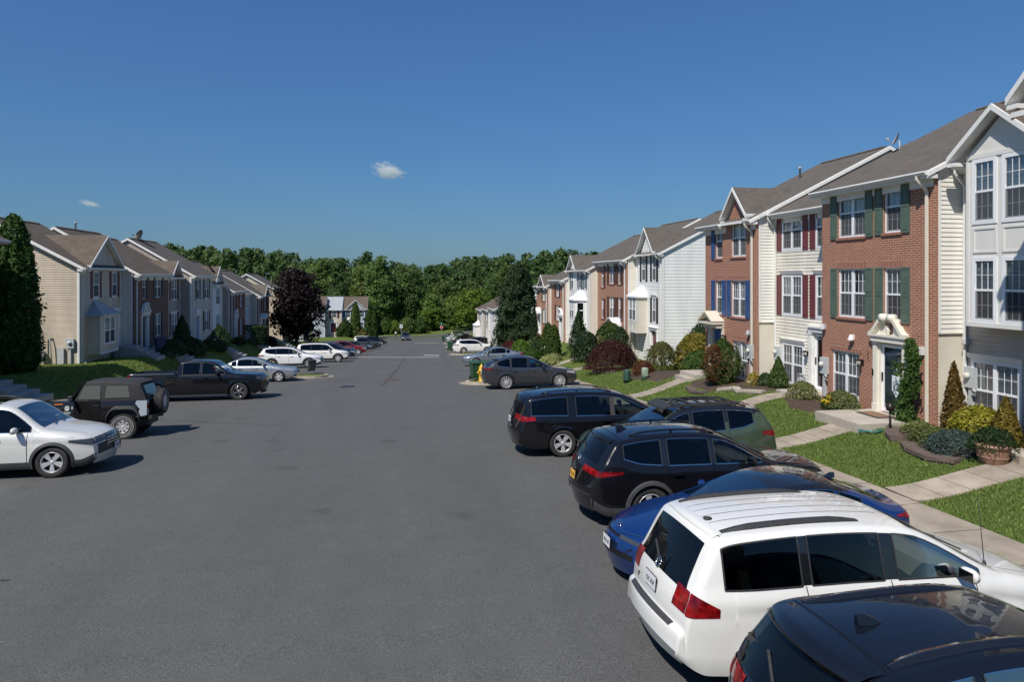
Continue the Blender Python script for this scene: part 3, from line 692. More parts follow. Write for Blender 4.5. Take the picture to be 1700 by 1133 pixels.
def wall_lamp(par, x, z, yw, ):
    b = MB(); b.box(x - .05, x + .05, yw - .03, yw - .002, z - .08, z + .1); b.bar((x, yw - .03, z + .04), (x, yw - .16, z + .12), .025, .025)
    b.lathe([(.02, .12), (.085, .10), (.09, .08), (.085, .07)], (x, yw - .16, z), 'z', 10); b.lathe([(.07, -.10), (.03, -.13), (.001, -.15)], (x, yw - .16, z), 'z', 10)
    for k in range(4): b.bar((x + .068 * math.cos(k * 1.571 + .78), yw - .16 + .068 * math.sin(k * 1.571 + .78), z - .1), (x + .08 * math.cos(k * 1.571 + .78), yw - .16 + .08 * math.sin(k * 1.571 + .78), z + .075), .012, .012)
    o = b.build('wall_lamp', M['metal_dark'], par)
    MB().lathe([(.05, -.095), (.06, .0), (.066, .07)], (x, yw - .16, z), 'z', 10).build('lamp_glass', M['frost'], o)
def flood(par, x, z, yw, mat=None):
    b = MB(); b.box(x - .06, x + .06, yw - .05, yw - .002, z - .07, z + .07); b.lathe([(.03, .0), (.05, -.05), (.10, -.17), (.10, -.19), (.02, -.18)], (x, yw - .10, z + .08), 'z', 12)
    b.build('floodlight', mat or M['white_trim'], par)

def wmesh_roof(mb, pts, th, up=(0, 0, 1)):
    """slab: pts top polygon (list of Vector) thickness th downward; slot 0 top, slot 1 rest"""
    t = [Vector(p) for p in pts]; b = [p - Vector((0, 0, th)) for p in t]; mb.poly(t, 0); mb.poly(b[::-1], 1); n = len(t)
    for k in range(n): mb.quad(t[(k + 1) % n], t[k], b[k], b[(k + 1) % n], 1)

def house(label, side, v, u0, W, base, top, hd, slope, fmat, smat, wins=(), doors=(), gables=(), bays=(), lapf=True, laps=True, split=None, ro=(.12, .0), roof='roof_grey', dn=None, flip_dn=False, trim='white_trim', group=None, lod=1, low=1.2, name='townhouse', rz=None, pos=None, extra=None, sbase=None, dcol='aluminium', ridgecap=True, fkind=None, ov=.32, vents=()):
    """v: front plane, u0..u0+W along the street; heights are relative to the eye."""
    zb = EYE + base
    if pos is not None: root = thing(name, label, 'house', (pos[0], pos[1], zb), rz or 0, group)
    elif side > 0: root = thing(name, label, 'house', (v, u0 + W, zb), -math.pi / 2, group)
    else: root = thing(name, label, 'house', (v, u0, zb), math.pi / 2, group)
    X = (lambda u: W - (u - u0)) if (side > 0 and pos is None) else (lambda u: u - u0)
    Z = lambda h: EYE + h - zb
    zt = Z(top); D = 2 * hd; zr = zt + slope * hd; sg = SH
    holes = []
    for wv in wins:
        kind, uc, hb, ht, ww = wv[:5]; x = X(uc); holes.append((x - ww / 2, x + ww / 2, Z(hb), Z(ht)))
    for dv in doors:
        x = X(dv['u']); z = Z(dv['h']); holes.append((x - dv.get('w', .92) / 2 - .08, x + dv.get('w', .92) / 2 + .08, z, z + 2.15))
    near_x = W if (side > 0 and pos is None) else 0.0
    ntop = [(0, zt)]
    # front wall
    fb = MB(); topf = [(0, zt), (W, zt)]
    for g in gables:
        if g.get('wall', True) and not g.get('bay'):
            gx = X(g['u']); hw = g['hw'] - g.get('ov', .22); hz = Z(g['apex']) - (g.get('ov', .22)) * 0 - .12
            xl, xr = max(0.001, gx - hw), min(W - .001, gx + hw); gs = (hz - zt) / hw
            topf = [(0, zt), (xl, zt + gs * (hw - (gx - xl))), (gx, hz), (xr, zt + gs * (hw - (xr - gx))), (W, zt)]
            if xl > .02: topf.insert(1, (xl - .0005, zt))
            if xr < W - .02: topf.insert(-1, (xr + .0005, zt))
    fk = fkind or ('lap' if (lapf and not fmat.startswith('brick')) else 'flat')
    # wall up to the eaves, gable triangle above
    wall(fb, (0, 0, 0), (1, 0, 0), (0, -1, 0), W, -low, [(0, zt), (W, zt)], holes, fk, 0, .10)
    for g in gables:
        if g.get('bay'): continue
        gx = X(g['u']); hw = g['hw'] - .2; hz = Z(g['apex']) - .2
        wl, wr = gx - hw, gx + hw
        wall(fb, (wl, 0, zt), (1, 0, 0), (0, -1, 0), 2 * hw, 0, [(0, .0), (hw, hz - zt), (2 * hw, .0)], [], fk, 0)
    fm = 'brick_wall' if fmat.startswith('brick') else 'siding_wall'
    fb.build(fm, M[fmat], root)
    # side walls: near, far; rear
    sb = MB(); stop = [(0, zt), (hd, zr), (D, zt)]
    ks = 'lap' if laps else 'flat'; sz = -low if split is None else Z(split)
    exn = ((near_x, 0, 0), (0, 1, 0), ((1 if near_x > 0 else -1), 0, 0)); exf = ((W - near_x, 0, 0), (0, 1, 0), ((-1 if near_x > 0 else 1), 0, 0))
    wall(sb, exn[0], exn[1], exn[2], D, sz, stop, [], ks)
    wall(sb, exf[0], exf[1], exf[2], D, -low, stop, [], 'flat')
    wall(sb, (0, D, 0), (1, 0, 0), (0, 1, 0), W, -low, [(0, zt), (W, zt)], [], 'flat')
    sb.build('side_wall', M[smat], root)
    sn = 1 if near_x > 0 else -1
    if split is not None:
        s2 = MB(); wall(s2, (near_x - sn * .02, 0, 0), (0, 1, 0), exn[2], D, -low, [(0, sz), (D, sz)], [], 'flat'); s2.box(min(near_x, near_x + sn * .03), max(near_x, near_x + sn * .03), .0, D, sz - .03, sz + .0)
        s2.build('foundation_wall', M['stucco'], root)
    # corner boards on the near corner (siding corners)
    cb = MB(); a, c = sorted((near_x + sn * .002, near_x + sn * .034))
    if fmat.startswith('brick'): cb.box(a, c, .105, .20, sz, zt - .06); br = MB(); br.box(*sorted((near_x + sn * .001, near_x + sn * .036)), .0, .104, -low, zt - .06); br.build('brick_return', M[fmat], root)
    else:
        cb.box(a, c + 0, -.001, .09, sz, zt - .06)
        x0, x1 = sorted((near_x + sn * .034, near_x - sn * .09)); cb.box(x0, x1, -.034, -.002, -low, zt - .1)
        fx = W - near_x; x0, x1 = sorted((fx, fx + sn * .09)); MB().box(x0, x1, -.034, -.002, -low, zt - .1).build('corner_board', M[trim], root)
    cb.build('corner_board', M[trim], root)
    # roof
    rb = MB(); th = .11; lift = .10
    xl, xr = (-ro[1], W + ro[0]) if near_x > 0 else (-ro[0], W + ro[1])
    ze = zt - slope * ov + lift
    wmesh_roof(rb, [(xl, -ov, ze), (xr, -ov, ze), (xr, hd, zr + lift), (xl, hd, zr + lift)], th)
    wmesh_roof(rb, [(xr, D + ov, ze), (xl, D + ov, ze), (xl, hd, zr + lift), (xr, hd, zr + lift)], th)
    def back(h): return (h - lift - zt) / slope   # depth where the main roof has height h
    for g in gables:
        gx = X(g['u']); hw = g['hw']; za = Z(g['apex']); gp = -g.get('proud', 0) - .28; gz = g.get('slope'); zl = Z(g['eave'])
        ya = min(back(za), hd); ye = max(back(zl), -ov)
        wmesh_roof(rb, [(gx - hw, gp, zl), (gx, gp, za), (gx, ya, za), (gx - hw, ye, zl)][::-1] if False else [(gx, gp, za), (gx - hw, gp, zl), (gx - hw, ye, zl), (gx, ya, za)], th)
        wmesh_roof(rb, [(gx + hw, gp, zl), (gx, gp, za), (gx, ya, za), (gx + hw, ye, zl)], th)
    ro_ = rb.build('roof', [M[roof], M['white_trim']], root)
    if ridgecap:
        rc = MB(); rc.prism([(xl + .3, hd - .12, zr + lift - .02), (xl + .3, hd + .12, zr + lift - .02), (xl + .3, hd, zr + lift + .06)], (xr - xl - .6, 0, 0)); rc.build('ridge_vent', M['gloss_black'] if False else M[roof], ro_)
    # rake boards
    kb = MB()
    for xx, on in ((xr, 1), (xl, -1)):
        if (ro[0] if (xx == (xr if near_x > 0 else xl)) else ro[1]) <= 0: continue
        for y0, y1 in ((-ov, hd), (D + ov, hd)):
            z0_, z1_ = ze - th, zr + lift - th
            p = [(xx + on * .004, y0, z0_ - .06), (xx + on * .004, y1, z1_ - .06), (xx + on * .004, y1, z1_ + .07), (xx + on * .004, y0, z0_ + .07)]
            MB().prism(p, (on * .03, 0, 0)).build('rake_board', M[trim], root)
    for g in gables:
        gx = X(g['u']); hw = g['hw']; za = Z(g['apex']); gp = -g.get('proud', 0) - .28; zl = Z(g['eave'])
        for s in (-1, 1):
            kb = MB()
            p = [(gx + s * hw, gp - .034, zl - th - .06), (gx, gp - .034, za - th - .06), (gx, gp - .034, za - .015), (gx + s * hw, gp - .034, zl - .015)]
            kb.prism(p if s < 0 else p[::-1], (0, .03, 0))
            q = [(gx + s * hw, gp + .01, zl - th - .04), (gx, gp + .01, za - th - .04), (gx, -g.get('proud', 0) - .003, za - th - .04), (gx + s * hw, -g.get('proud', 0) - .003, zl - th - .04)]
            kb.poly(q)
            kb.box(*sorted((gx + s * hw, gx + s * (hw - .25))), gp + .0, -g.get('proud', 0) - .004, zl - th - .16, zl - th - .06)
            kb.build('rake_board', M[trim], root)
    # soffit box, gutter, downspout
    zs = ze - th
    sf = MB(); gaps = sorted((X(g['u']) - g['hw'] + .05, X(g['u']) + g['hw'] - .05) for g in gables if g.get('cut', True))
    segs = []; c = xl
    for g0, g1 in gaps:
        if g0 > c + .05: segs.append((c, g0))
        c = max(c, g1)
    if xr > c + .05: segs.append((c, xr))
    for a, c in segs:
        gt = MB(); sf = MB()
        sf.box(a, c, -ov + .002, -.003, zs - .10, zs + .02); sf.box(max(a, .0), min(c, W), -.03, -.004, zs - .30, zs - .10)
        pr = [(a, -ov, zs + .09), (a, -ov - .115, zs + .09), (a, -ov - .125, zs + .05), (a, -ov - .075, zs - .02), (a, -ov, zs - .02)]
        gt.prism(pr, (c - a, 0, 0)); sf.build('soffit', M[trim], root); gt.build('gutter', M['aluminium'], root)
    dx = (near_x - sn * .22) if not flip_dn else (W - near_x + sn * .22)
    for ddx in ([dx] if dn is None else [X(q) for q in dn]):
        d = MB(); pth = [(ddx, -ov - .06, zs), (ddx, -ov - .06, zs - .12), (ddx, -.07, zs - .42), (ddx, -.07, .12), (ddx, -.28, .03)]
        for p, q in zip(pth, pth[1:]): d.bar(p, q, .075, .055, 0, (1, 0, 0))
        d.build('downspout', M[dcol], root)
    # openings
    for i, wv in enumerate(wins):
        kind, uc, hb, ht, ww = wv[:5]; o = wv[5] if len(wv) > 5 else {}
        x = X(uc); brickw = fmat.startswith('brick')
        window(root, x, Z(hb), ww, ht - hb, 0, .055 if brickw else -.03, kind == 'd', o.get('b', 'curtain'), lod, i, M['soldier'] if (brickw and o.get('head')) else None, (M['soldier'] if brickw else None) if o.get('sill', 1) else None, casing=0 if brickw else .055)
        sw = o.get('sw', .33); gap = .02 if brickw else .06
        if o.get('sh'):
            which = o.get('on', 'lr')
            for s in which: shutter(root, x - ww / 2 - gap - sw if s == 'l' else x + ww / 2 + gap, sw, Z(hb) - .04, ht - hb + .06, SH[o['sh']])
        if o.get('cap'):
            MB().hexa([(x - ww / 2 - .1, -.06, Z(ht) + .06), (x + ww / 2 + .1, -.06, Z(ht) + .06), (x + ww / 2 + .1, -.003, Z(ht) + .06), (x - ww / 2 - .1, -.003, Z(ht) + .06), (x - ww / 2 - .14, -.12, Z(ht) + .2), (x + ww / 2 + .14, -.12, Z(ht) + .2), (x + ww / 2 + .14, -.003, Z(ht) + .2), (x - ww / 2 - .14, -.003, Z(ht) + .2)]).build('window_head', M[trim], root)
    for dv in doors:
        door(root, X(dv['u']), Z(dv['h']), 0, DOOR[dv.get('c', 'white')], dv.get('k', 'flat'), dv.get('w', .92), trim=M[dv.get('trim', trim)], storm=dv.get('storm', False), lod=lod)
    for bv in bays:
        bay(root, X, Z, bv, lod)
    for uu, dd in vents:
        vz = zr + lift - abs(dd - hd) * slope
        MB().lathe([(.05, -.2), (.05, .42), (.085, .43), (.085, .5), (.001, .54)], (X(uu), dd, vz), 'z', 10).build('vent_pipe', M['galv'], ro_)
    if extra: extra(root, X, Z)
    return root, X, Z, zr + lift
def bay(root, X, Z, bv, lod=1):
    """bv: u0,u1,p (proud), h0,h1, ang, mat, wins [(kind,u,hb,ht,w,opts)], roof"""
    xa, xb = sorted((X(bv['u0']), X(bv['u1']))); p = bv['p']; z0, z1 = Z(bv['h0']), Z(bv['h1']); an = bv.get('ang', 0)
    b = MB(); fw = [(xa, -.003), (xa + an, -p), (xb - an, -p), (xb, -.003)]
    hs = [(X(w[1]) - w[4] / 2 - (xa + an), X(w[1]) + w[4] / 2 - (xa + an), Z(w[2]), Z(w[3])) for w in bv['wins']]
    wall(b, (xa + an, -p, 0), (1, 0, 0), (0, -1, 0), xb - xa - 2 * an, z0, [(0, z1), (xb - xa - 2 * an, z1)], hs, bv.get('kind', 'flat'), 0, .06)
    for (p0, p1) in ((fw[0], fw[1]), (fw[2], fw[3])):
        b.quad((p0[0], p0[1], z0), (p1[0], p1[1], z0), (p1[0], p1[1], z1), (p0[0], p0[1], z1))
    b.poly([(x, y, z0) for x, y in fw][::-1]); b.poly([(x, y, z1) for x, y in fw])
    for (x, y) in fw[1:3]: b.box(x - .045, x + .045, y - .015, y + .03, z0 + .001, z1 - .001, 1)
    b.box(xa + an, xb - an, -p - .03, -p + .01, z1 - .12, z1 - .001, 1); b.box(xa + an + .002, xb - an - .002, -p - .03, -p + .01, z0 + .002, z0 + .12, 1)
    for (a0, a1, q0, q1) in bv.get('panels', []):
        x0, x1 = sorted((X(a0), X(a1))); q0, q1 = Z(q0), Z(q1)
        for (r0, r1, s0, s1) in ((x0, x1, q1 - .05, q1), (x0, x1, q0, q0 + .05), (x0, x0 + .05, q0 + .051, q1 - .051), (x1 - .05, x1, q0 + .051, q1 - .051)): b.box(r0, r1, -p - .02, -p - .001, s0, s1, 1)
    o = b.build('bay', [M[bv['mat']], M[bv.get('trim', 'bay_grey')]], root)
    if 'gapex' in bv:
        ga = Z(bv['gapex']); t = MB(); xm = (xa + xb) / 2; t.poly([(xa + an, -p, z1), (xb - an, -p, z1), (xm, -p, ga)]); t.build('gable_wall', M[bv['mat']], root)
    for i, w in enumerate(bv['wins']):
        window(root, X(w[1]), Z(w[2]), w[4], w[3] - w[2], -p, -.025, w[0] == 'd', (w[5] if len(w) > 5 else {}).get('b', 'blind'), lod, i + 7, casing=.05)
    if bv.get('sidewin'):
        for (p0, p1) in ((fw[0], fw[1]), (fw[2], fw[3])):
            w_ = bv['wins'][0]; q0, q1 = Z(w_[2]), Z(w_[3]); c = MB()
            A = Vector((p0[0], p0[1], 0)); Bv = Vector((p1[0], p1[1], 0)); nn = Vector((Bv.y - A.y, -(Bv.x - A.x), 0)).normalized(); nn = nn if nn.y < 0 else -nn
            l, r = A.lerp(Bv, .2) + nn * .012, A.lerp(Bv, .8) + nn * .012
            c.quad((l.x, l.y, q0), (r.x, r.y, q0), (r.x, r.y, q1), (l.x, l.y, q1), 0)
            for f0, f1, g0, g1 in ((0, .1, 0, 1), (.9, 1, 0, 1), (0, 1, 0, .05), (0, 1, .95, 1), (0, 1, .48, .53)):
                s, e = l.lerp(r, f0) + nn * .02, l.lerp(r, f1) + nn * .02; c.quad((s.x, s.y, q0 + (q1 - q0) * g0), (e.x, e.y, q0 + (q1 - q0) * g0), (e.x, e.y, q0 + (q1 - q0) * g1), (s.x, s.y, q0 + (q1 - q0) * g1), 1)
            c.build('side_pane', [M['carglass'], M['vinyl']], root)
    if 'roof' in bv:
        rh = bv['rh']; e = .12; t = MB(); xm0, xm1 = xa + (xb - xa) * .34, xb - (xb - xa) * .34
        A = [(xa - e, -.003, z1 + .002), (xa + an - e, -p - e, z1 + .002), (xb - an + e, -p - e, z1 + .002), (xb + e, -.003, z1 + .002)]
        T0, T1 = (xm0, -.004, z1 + rh), (xm1, -.004, z1 + rh)
        # bell-cast metal hood: two rings
        mid = [Vector(a).lerp(Vector(T0 if k < 2 else T1), .45) - Vector((0, 0, rh * .10)) for k, a in enumerate(A)]
        t.quad(A[0], A[1], mid[1], mid[0]); t.quad(A[1], A[2], mid[2], mid[1]); t.quad(A[2], A[3], mid[3], mid[2])
        t.poly([mid[0], mid[1], T0]); t.quad(mid[1], mid[2], T1, T0); t.poly([mid[2], mid[3], T1])
        for k in range(3): t.quad(A[k], A[k + 1], Vector(A[k + 1]) - Vector((0, 0, .10)), Vector(A[k]) - Vector((0, 0, .10)))
        for s0, s1 in ((A[1], T0), (A[2], T1)): t.tube([Vector(s0), Vector(s0).lerp(Vector(s1), .45) - Vector((0, 0, rh * .10 - .01)), Vector(s1)], .02, 6)
        t.build('bay_roof', M[bv['roof']], root)
# ------------------------------------------------------------------ vehicles
def chaikin(p, it=2):
    for _ in range(it):
        q = [p[0]]
        for a, b in zip(p, p[1:]): q += [(a[0] * .75 + b[0] * .25, a[1] * .75 + b[1] * .25), (a[0] * .25 + b[0] * .75, a[1] * .25 + b[1] * .75)]
        p = q + [p[-1]]
    return p
class Shape:
    """smooth body described by a side silhouette, a belt line and a plan outline"""
    def __init__(s, d, nx=70, nz=16, nq=16):
        s.d = d; s.L = d['L']; s.W = d['W']; s.nz = nz; s.nq = nq
        pr = chaikin(d['prof'], d.get('it', 2)); s.px = np.array([p[0] for p in pr]); s.pz = np.array([p[1] for p in pr])
        for i in range(1, len(s.px)):
            if s.px[i] <= s.px[i - 1]: s.px[i] = s.px[i - 1] + 1e-4
        s.ax = [d['xf'], d['xr']]; s.R = d['R']; s.AR = s.R + d.get('gap', .055); s.zr = d.get('rock', .24); s.zc = s.R
        X = set(np.linspace(0, s.L, nx)) | set(float(x) for x in s.px)
        for c in s.ax:
            for k in range(13): X.add(c - s.AR * math.cos(math.pi * k / 12))
            X.add(c - s.AR - 1e-3); X.add(c + s.AR + 1e-3)
        key = [e for w in d['side'] for e in w] + [d['wind'][0] + .02, d['wind'][1] - .02]
        for x in key: X.add(x)
        xs = sorted(x for x in X if 0 <= x <= s.L); s.xs = [xs[0]]
        for x in xs[1:]:
            if x in key and x - s.xs[-1] <= 4e-4: s.xs[-1] = x
            elif x - s.xs[-1] > 4e-4: s.xs.append(x)
        s.hole = None
    def zh(s, x): return float(np.interp(x, s.px, s.pz))
    def slope(s, x): return (s.zh(x + .012) - s.zh(x - .012)) / .024
    def belt(s, x): return tab(s.d['belt'], x)
    def zl(s, x):
        for c in s.ax:
            if abs(x - c) <= s.AR: return s.zc + math.sqrt(max(0, s.AR ** 2 - (x - c) ** 2))
        z = s.zr
        zf, ze = s.d.get('lipf', .40), s.d.get('lipr', .42)
        if x < .35: z = s.zr + (zf - s.zr) * (1 - x / .35) ** 1.5
        if x > s.L - .35: z = s.zr + (ze - s.zr) * (1 - (s.L - x) / .35) ** 1.5
        return min(z, s.zh(x) - .02)
    def hw(s, x):
        h = s.W / 2; la, lb = s.d.get('tf', (1.0, .17)), s.d.get('tr', (.8, .12))
        if x < la[0]: h -= s.W / 2 * la[1] * (1 - x / la[0]) ** 2
        if x > s.L - lb[0]: h -= s.W / 2 * lb[1] * (1 - (s.L - x) / lb[0]) ** 2
        return h
    def Y(s, x, z, rnd=True):
        h = s.hw(x); zb = s.belt(x); d = s.d
        y = h
        zm = zb - d.get('sh', .16)
        if z < zm: y = h - d.get('barrel', .05) * ((zm - z) / max(zm - .2, .1)) ** 2
        elif z > zm: y = h - .10 * min(1, (z - zm) / max(zb - zm, .05)) ** 2 * d.get('shin', .55)
        if z > zb: y -= d.get('tum', .36) * (z - zb)
        cl = d.get('crease', zb - .12); y -= .010 * math.exp(-((z - (cl - .11)) / .06) ** 2) * d.get('ck', 1)
        for c in s.ax:
            r = math.hypot(x - c, z - s.zc)
            if r < s.AR + .3: y += d.get('flare', .025) * math.exp(-max(0, r - s.AR) / .07)
        if rnd:
            r = s.rr(x); dd = (s.zh(x) - z) / math.sqrt(1 + min(abs(s.slope(x)), 6) ** 2)
            if dd < r: t = 1 - max(dd, 0) / r; y -= r * (1 - math.sqrt(max(0, 1 - t * t)))
            zl = s.zl(x) if not any(abs(x - c) <= s.AR for c in s.ax) else -1
            if zl > 0 and z < zl + .07: t = 1 - (z - zl) / .07; y -= .03 * t * t
        return max(y, .02)
    def rr(s, x):
        r = tab(s.d['round'], x) if 'round' in s.d else .10
        return min(r, max(.02, (s.zh(x) - s.zl(x)) * .45))
    def S(s, x, q, lift=0.0):
        """point on the upper skin, q from -1 to 1 across"""
        ye = s.Y(x, s.zh(x)); d = s.d; u = 1 - q * q
        bf, br = d.get('bowf', .16), d.get('bowr', .10); bx = 0.0
        if x < .9: bx = -bf * (1 - x / .9) ** 1.5 * u
        if x > s.L - .9: bx = br * (1 - (s.L - x) / .9) ** 1.5 * u
        cr = tab(d['crown'], x) if 'crown' in d else .045
        z = s.zh(x) + cr * u
        if 'bed' in d and d['bed'][0] < x < d['bed'][1] and abs(q) < .88: z = s.zh(x) - .45
        if lift:
            n = Vector((-s.slope(x), 0, 1)).normalized()
            return Vector((x + bx, q * ye, z)) + n * lift
        return Vector((x + bx, q * ye, z))
    def side(s, x, z, sg, lift=0.0):
        y = s.Y(x, z)
        if not lift: return Vector((x, sg * y, z))
        e = .004; zt = s.zh(x)
        yz = (y - s.Y(x, z - e)) / e
        x2 = x - e if x > s.L / 2 else x + e
        yx = (s.Y(x2, min(z, s.zh(x2))) - y) / (x2 - x)
        n = Vector((-yx, 1, -yz)); n.normalize(); n *= lift
        return Vector((x + n.x, sg * (y + n.y), z + n.z))
    def wtop(s, x): return s.zh(x) - s.d.get('mg', .075) * math.sqrt(1 + min(abs(s.slope(x)), 3) ** 2)
    def wbot(s, x):
        z = s.belt(x) + s.d.get('wb', .035); xa, xb = s.d['side'][-1]
        if 'qkick' in s.d and x > xa: z += s.d['qkick'] * ((x - xa) / (xb - xa)) ** 2
        return z
    def body(s, mb, m_low=0, mfun=None, cut=False):
        n1, n2, n3 = (10, 5, 5) if s.nz > 10 else (6, 3, 3); qs = [-1] + list(np.linspace(-.93, .93, s.nq - 1)) + [1]
        for sg in (-1, 1):
            rows = []
            for x in s.xs:
                a, b = s.zl(x), s.zh(x); zt = max(s.wtop(x), a + (b - a) * .5); zw = min(s.wbot(x), zt)
                zz = [a + (zw - a) * (j / n1) ** .85 for j in range(n1)] + [zw + (zt - zw) * j / n2 for j in range(n2)] + [zt + (b - zt) * (1 - (1 - j / n3) ** 1.7) for j in range(n3 + 1)]
                rows.append([s.side(x, z, sg) for z in zz])
            xs = s.xs; sk = (lambda i, j: n1 <= j < n1 + n2 and any(xa < (xs[i] + xs[i + 1]) / 2 < xb for xa, xb in s.d['side'])) if cut else None
            mb.grid(rows, (lambda i, j: mfun('side', (xs[i] + xs[i + 1]) / 2, (rows[i][j][2] + rows[i][j + 1][2]) / 2)) if mfun else 0, True, flip=sg > 0, skip=sk)
        rows = [[s.S(x, q) for q in qs] for x in s.xs]
        xs = s.xs
        w0, w1 = s.d['wind']; sk = (lambda i, j: 0 < j < s.nq - 1 + 0 and w0 + .02 < (xs[i] + xs[i + 1]) / 2 < w1 - .02) if cut else None
        mb.grid(rows, (lambda i, j: mfun('top', (xs[i] + xs[i + 1]) / 2, 0)) if mfun else 0, True, skip=sk)
        # close the lower nose and tail
        for x, fl in ((0.0, True), (s.L, False)):
            e = []; n = 8
            top = [s.S(x, -1 + 2 * k / s.nq) for k in range(s.nq + 1)]; z = s.zl(x) - .12
            mb.grid([top, [Vector((p.x + (.10 if fl else -.10), p.y * .96, z)) for p in top]], 0, True, flip=fl)
        return mb
    def spatch(s, mb, bot, topc, sg, lift, n=16, m=6, mi=0):
        """patch on a side between two polylines of (x,z)"""
        x0, x1 = bot[0][0], bot[-1][0]; rows = []
        for i in range(n + 1):
            x = x0 + (x1 - x0) * i / n; a, b = tab(bot, x), tab(topc, x)
            if b < a: b = a
            rows.append([s.side(x, a + (b - a) * j / m, sg, lift) for j in range(m + 1)])
        return mb.grid(rows, mi, True, flip=sg > 0)
    def tpatch(s, mb, xa, xb, q0, q1, lift, n=14, m=14, mi=0, taper=0.0):
        rows = []
        for i in range(n + 1):
            x = xa + (xb - xa) * i / n; f = 1 - taper * (i / n)
            rows.append([s.S(x, (q0 + (q1 - q0) * j / m) * f, lift) for j in range(m + 1)])
        return mb.grid(rows, mi, True)
    def xat(s, z, rear=True):
        xs = np.linspace(0, s.L, 900); zz = np.interp(xs, s.px, s.pz)
        if rear:
            for x, h in zip(xs[::-1], zz[::-1]):
                if h >= z: return float(x)
        for x, h in zip(xs, zz):
            if h >= z: return float(x)
    def sline(s, mb, pts, sg, w=.008, lift=.002, mi=0, n=10):
        """thin ribbon following the side skin"""
        P_ = []
        for a, b in zip(pts, pts[1:]):
            for i in range(n): P_.append((a[0] + (b[0] - a[0]) * i / n, a[1] + (b[1] - a[1]) * i / n))
        P_.append(pts[-1]); rows = []
        for i, p in enumerate(P_):
            a, b = P_[max(i - 1, 0)], P_[min(i + 1, len(P_) - 1)]; dx, dz = b[0] - a[0], b[1] - a[1]; l = math.hypot(dx, dz) or 1; nx, nz = -dz / l * w / 2, dx / l * w / 2
            rows.append([s.side(p[0] - nx, p[1] - nz, sg, lift), s.side(p[0] + nx, p[1] + nz, sg, lift)])
        return mb.grid(rows, mi, False)
WHEELS = {}
def wheel_meshes(R_, wid, style, rimf, rm):
    key = (round(R_, 3), style, rimf, rm)
    if key in WHEELS: return WHEELS[key]
    r = R_ * rimf; h = wid / 2
    t = MB(); prof = [(r, -h * .8), (r + .02, -h * .95), (R_ * .93, -h), (R_ * .985, -h * .86), (R_, -h * .6), (R_, h * .6), (R_ * .985, h * .86), (R_ * .93, h), (r + .02, h * .95), (r, h * .8)]
    t.lathe(prof, axis='y', n=40, cap=False)
    if style == 'offroad':
        for k in range(30):
            a = 2 * math.pi * k / 30
            for sy in (-1, 1): t.obox((R_ * .99 * math.cos(a + sy * .05), sy * h * .62, R_ * .99 * math.sin(a + sy * .05)), (.018 * math.cos(a), 0, .018 * math.sin(a)), (0, h * .36, 0), (-.03 * math.sin(a), 0, .03 * math.cos(a)))
    if style == 'offroad':
        for rr0 in (.66, .80): t.lathe([(R_ * rr0, h * 1.004), (R_ * (rr0 + .010), h * 1.006), (R_ * (rr0 + .020), h * 1.004)], axis='y', n=40, mi=1, cap=False)
    tyre = t.build('tyre', [M['rubber'], M['white_trim']]); 
    g = MB(); g.lathe([(r * .99, h * .78), (r * .985, h * .92), (r * .93, h * .90), (r * .90, h * .35), (r * .88, -h * .8)], axis='y', n=40, cap=False)
    ns = dict(five=5, ten=10, twin=5, offroad=8, multi=12, six=6)[style]; yo = h * .72
    for k in range(ns):
        a = 2 * math.pi * k / ns + .3
        offs = {'twin': (-.15, .15), 'multi': (-.05, .05)}.get(style, (0,))
        for o in offs:
            c0, c1 = a + o * 1.5, a + o * .9; w0, w1 = (.035, .03) if style in ('twin', 'multi', 'ten') else (.05, .07)
            if style == 'twin': w0, w1 = .022, .036
            if style == 'ten': w0, w1 = .018, .022
            if style == 'multi': w0, w1 = .016, .012
            if style == 'offroad': w0, w1 = .03, .05
            p0 = Vector((r * .16 * math.cos(c0), 0, r * .16 * math.sin(c0))); p1 = Vector((r * .92 * math.cos(c1), 0, r * .92 * math.sin(c1))); d = (p1 - p0).normalized(); sd = Vector((-d.z, 0, d.x))
            y0, y1 = yo, h * .84
            g.hexa([p0 - sd * w0 + Vector((0, y0 - .03, 0)), p1 - sd * w1 + Vector((0, y1 - .03, 0)), p1 + sd * w1 + Vector((0, y1 - .03, 0)), p0 + sd * w0 + Vector((0, y0 - .03, 0)), p0 - sd * w0 * .8 + Vector((0, y0, 0)), p1 - sd * w1 * .8 + Vector((0, y1, 0)), p1 + sd * w1 * .8 + Vector((0, y1, 0)), p0 + sd * w0 * .8 + Vector((0, y0, 0))])
    g.lathe([(r * .19, yo - .04), (r * .19, yo), (r * .13, yo + .012), (.001, yo + .014)], axis='y', n=20)
    rim = g.build('rim', rm)
    d = MB(); d.lathe([(.001, h * .30), (r * .62, h * .30), (r * .62, h * .22), (r * .86, h * .1), (r * .86, -h * .7), (.001, -h * .7)], axis='y', n=24)
    hub = d.build('wheel', M['metal_dark'])
    out = (hub.data, tyre.data, rim.data)
    for o in (hub, tyre, rim): bpy.data.objects.remove(o)
    WHEELS[key] = out
    return out
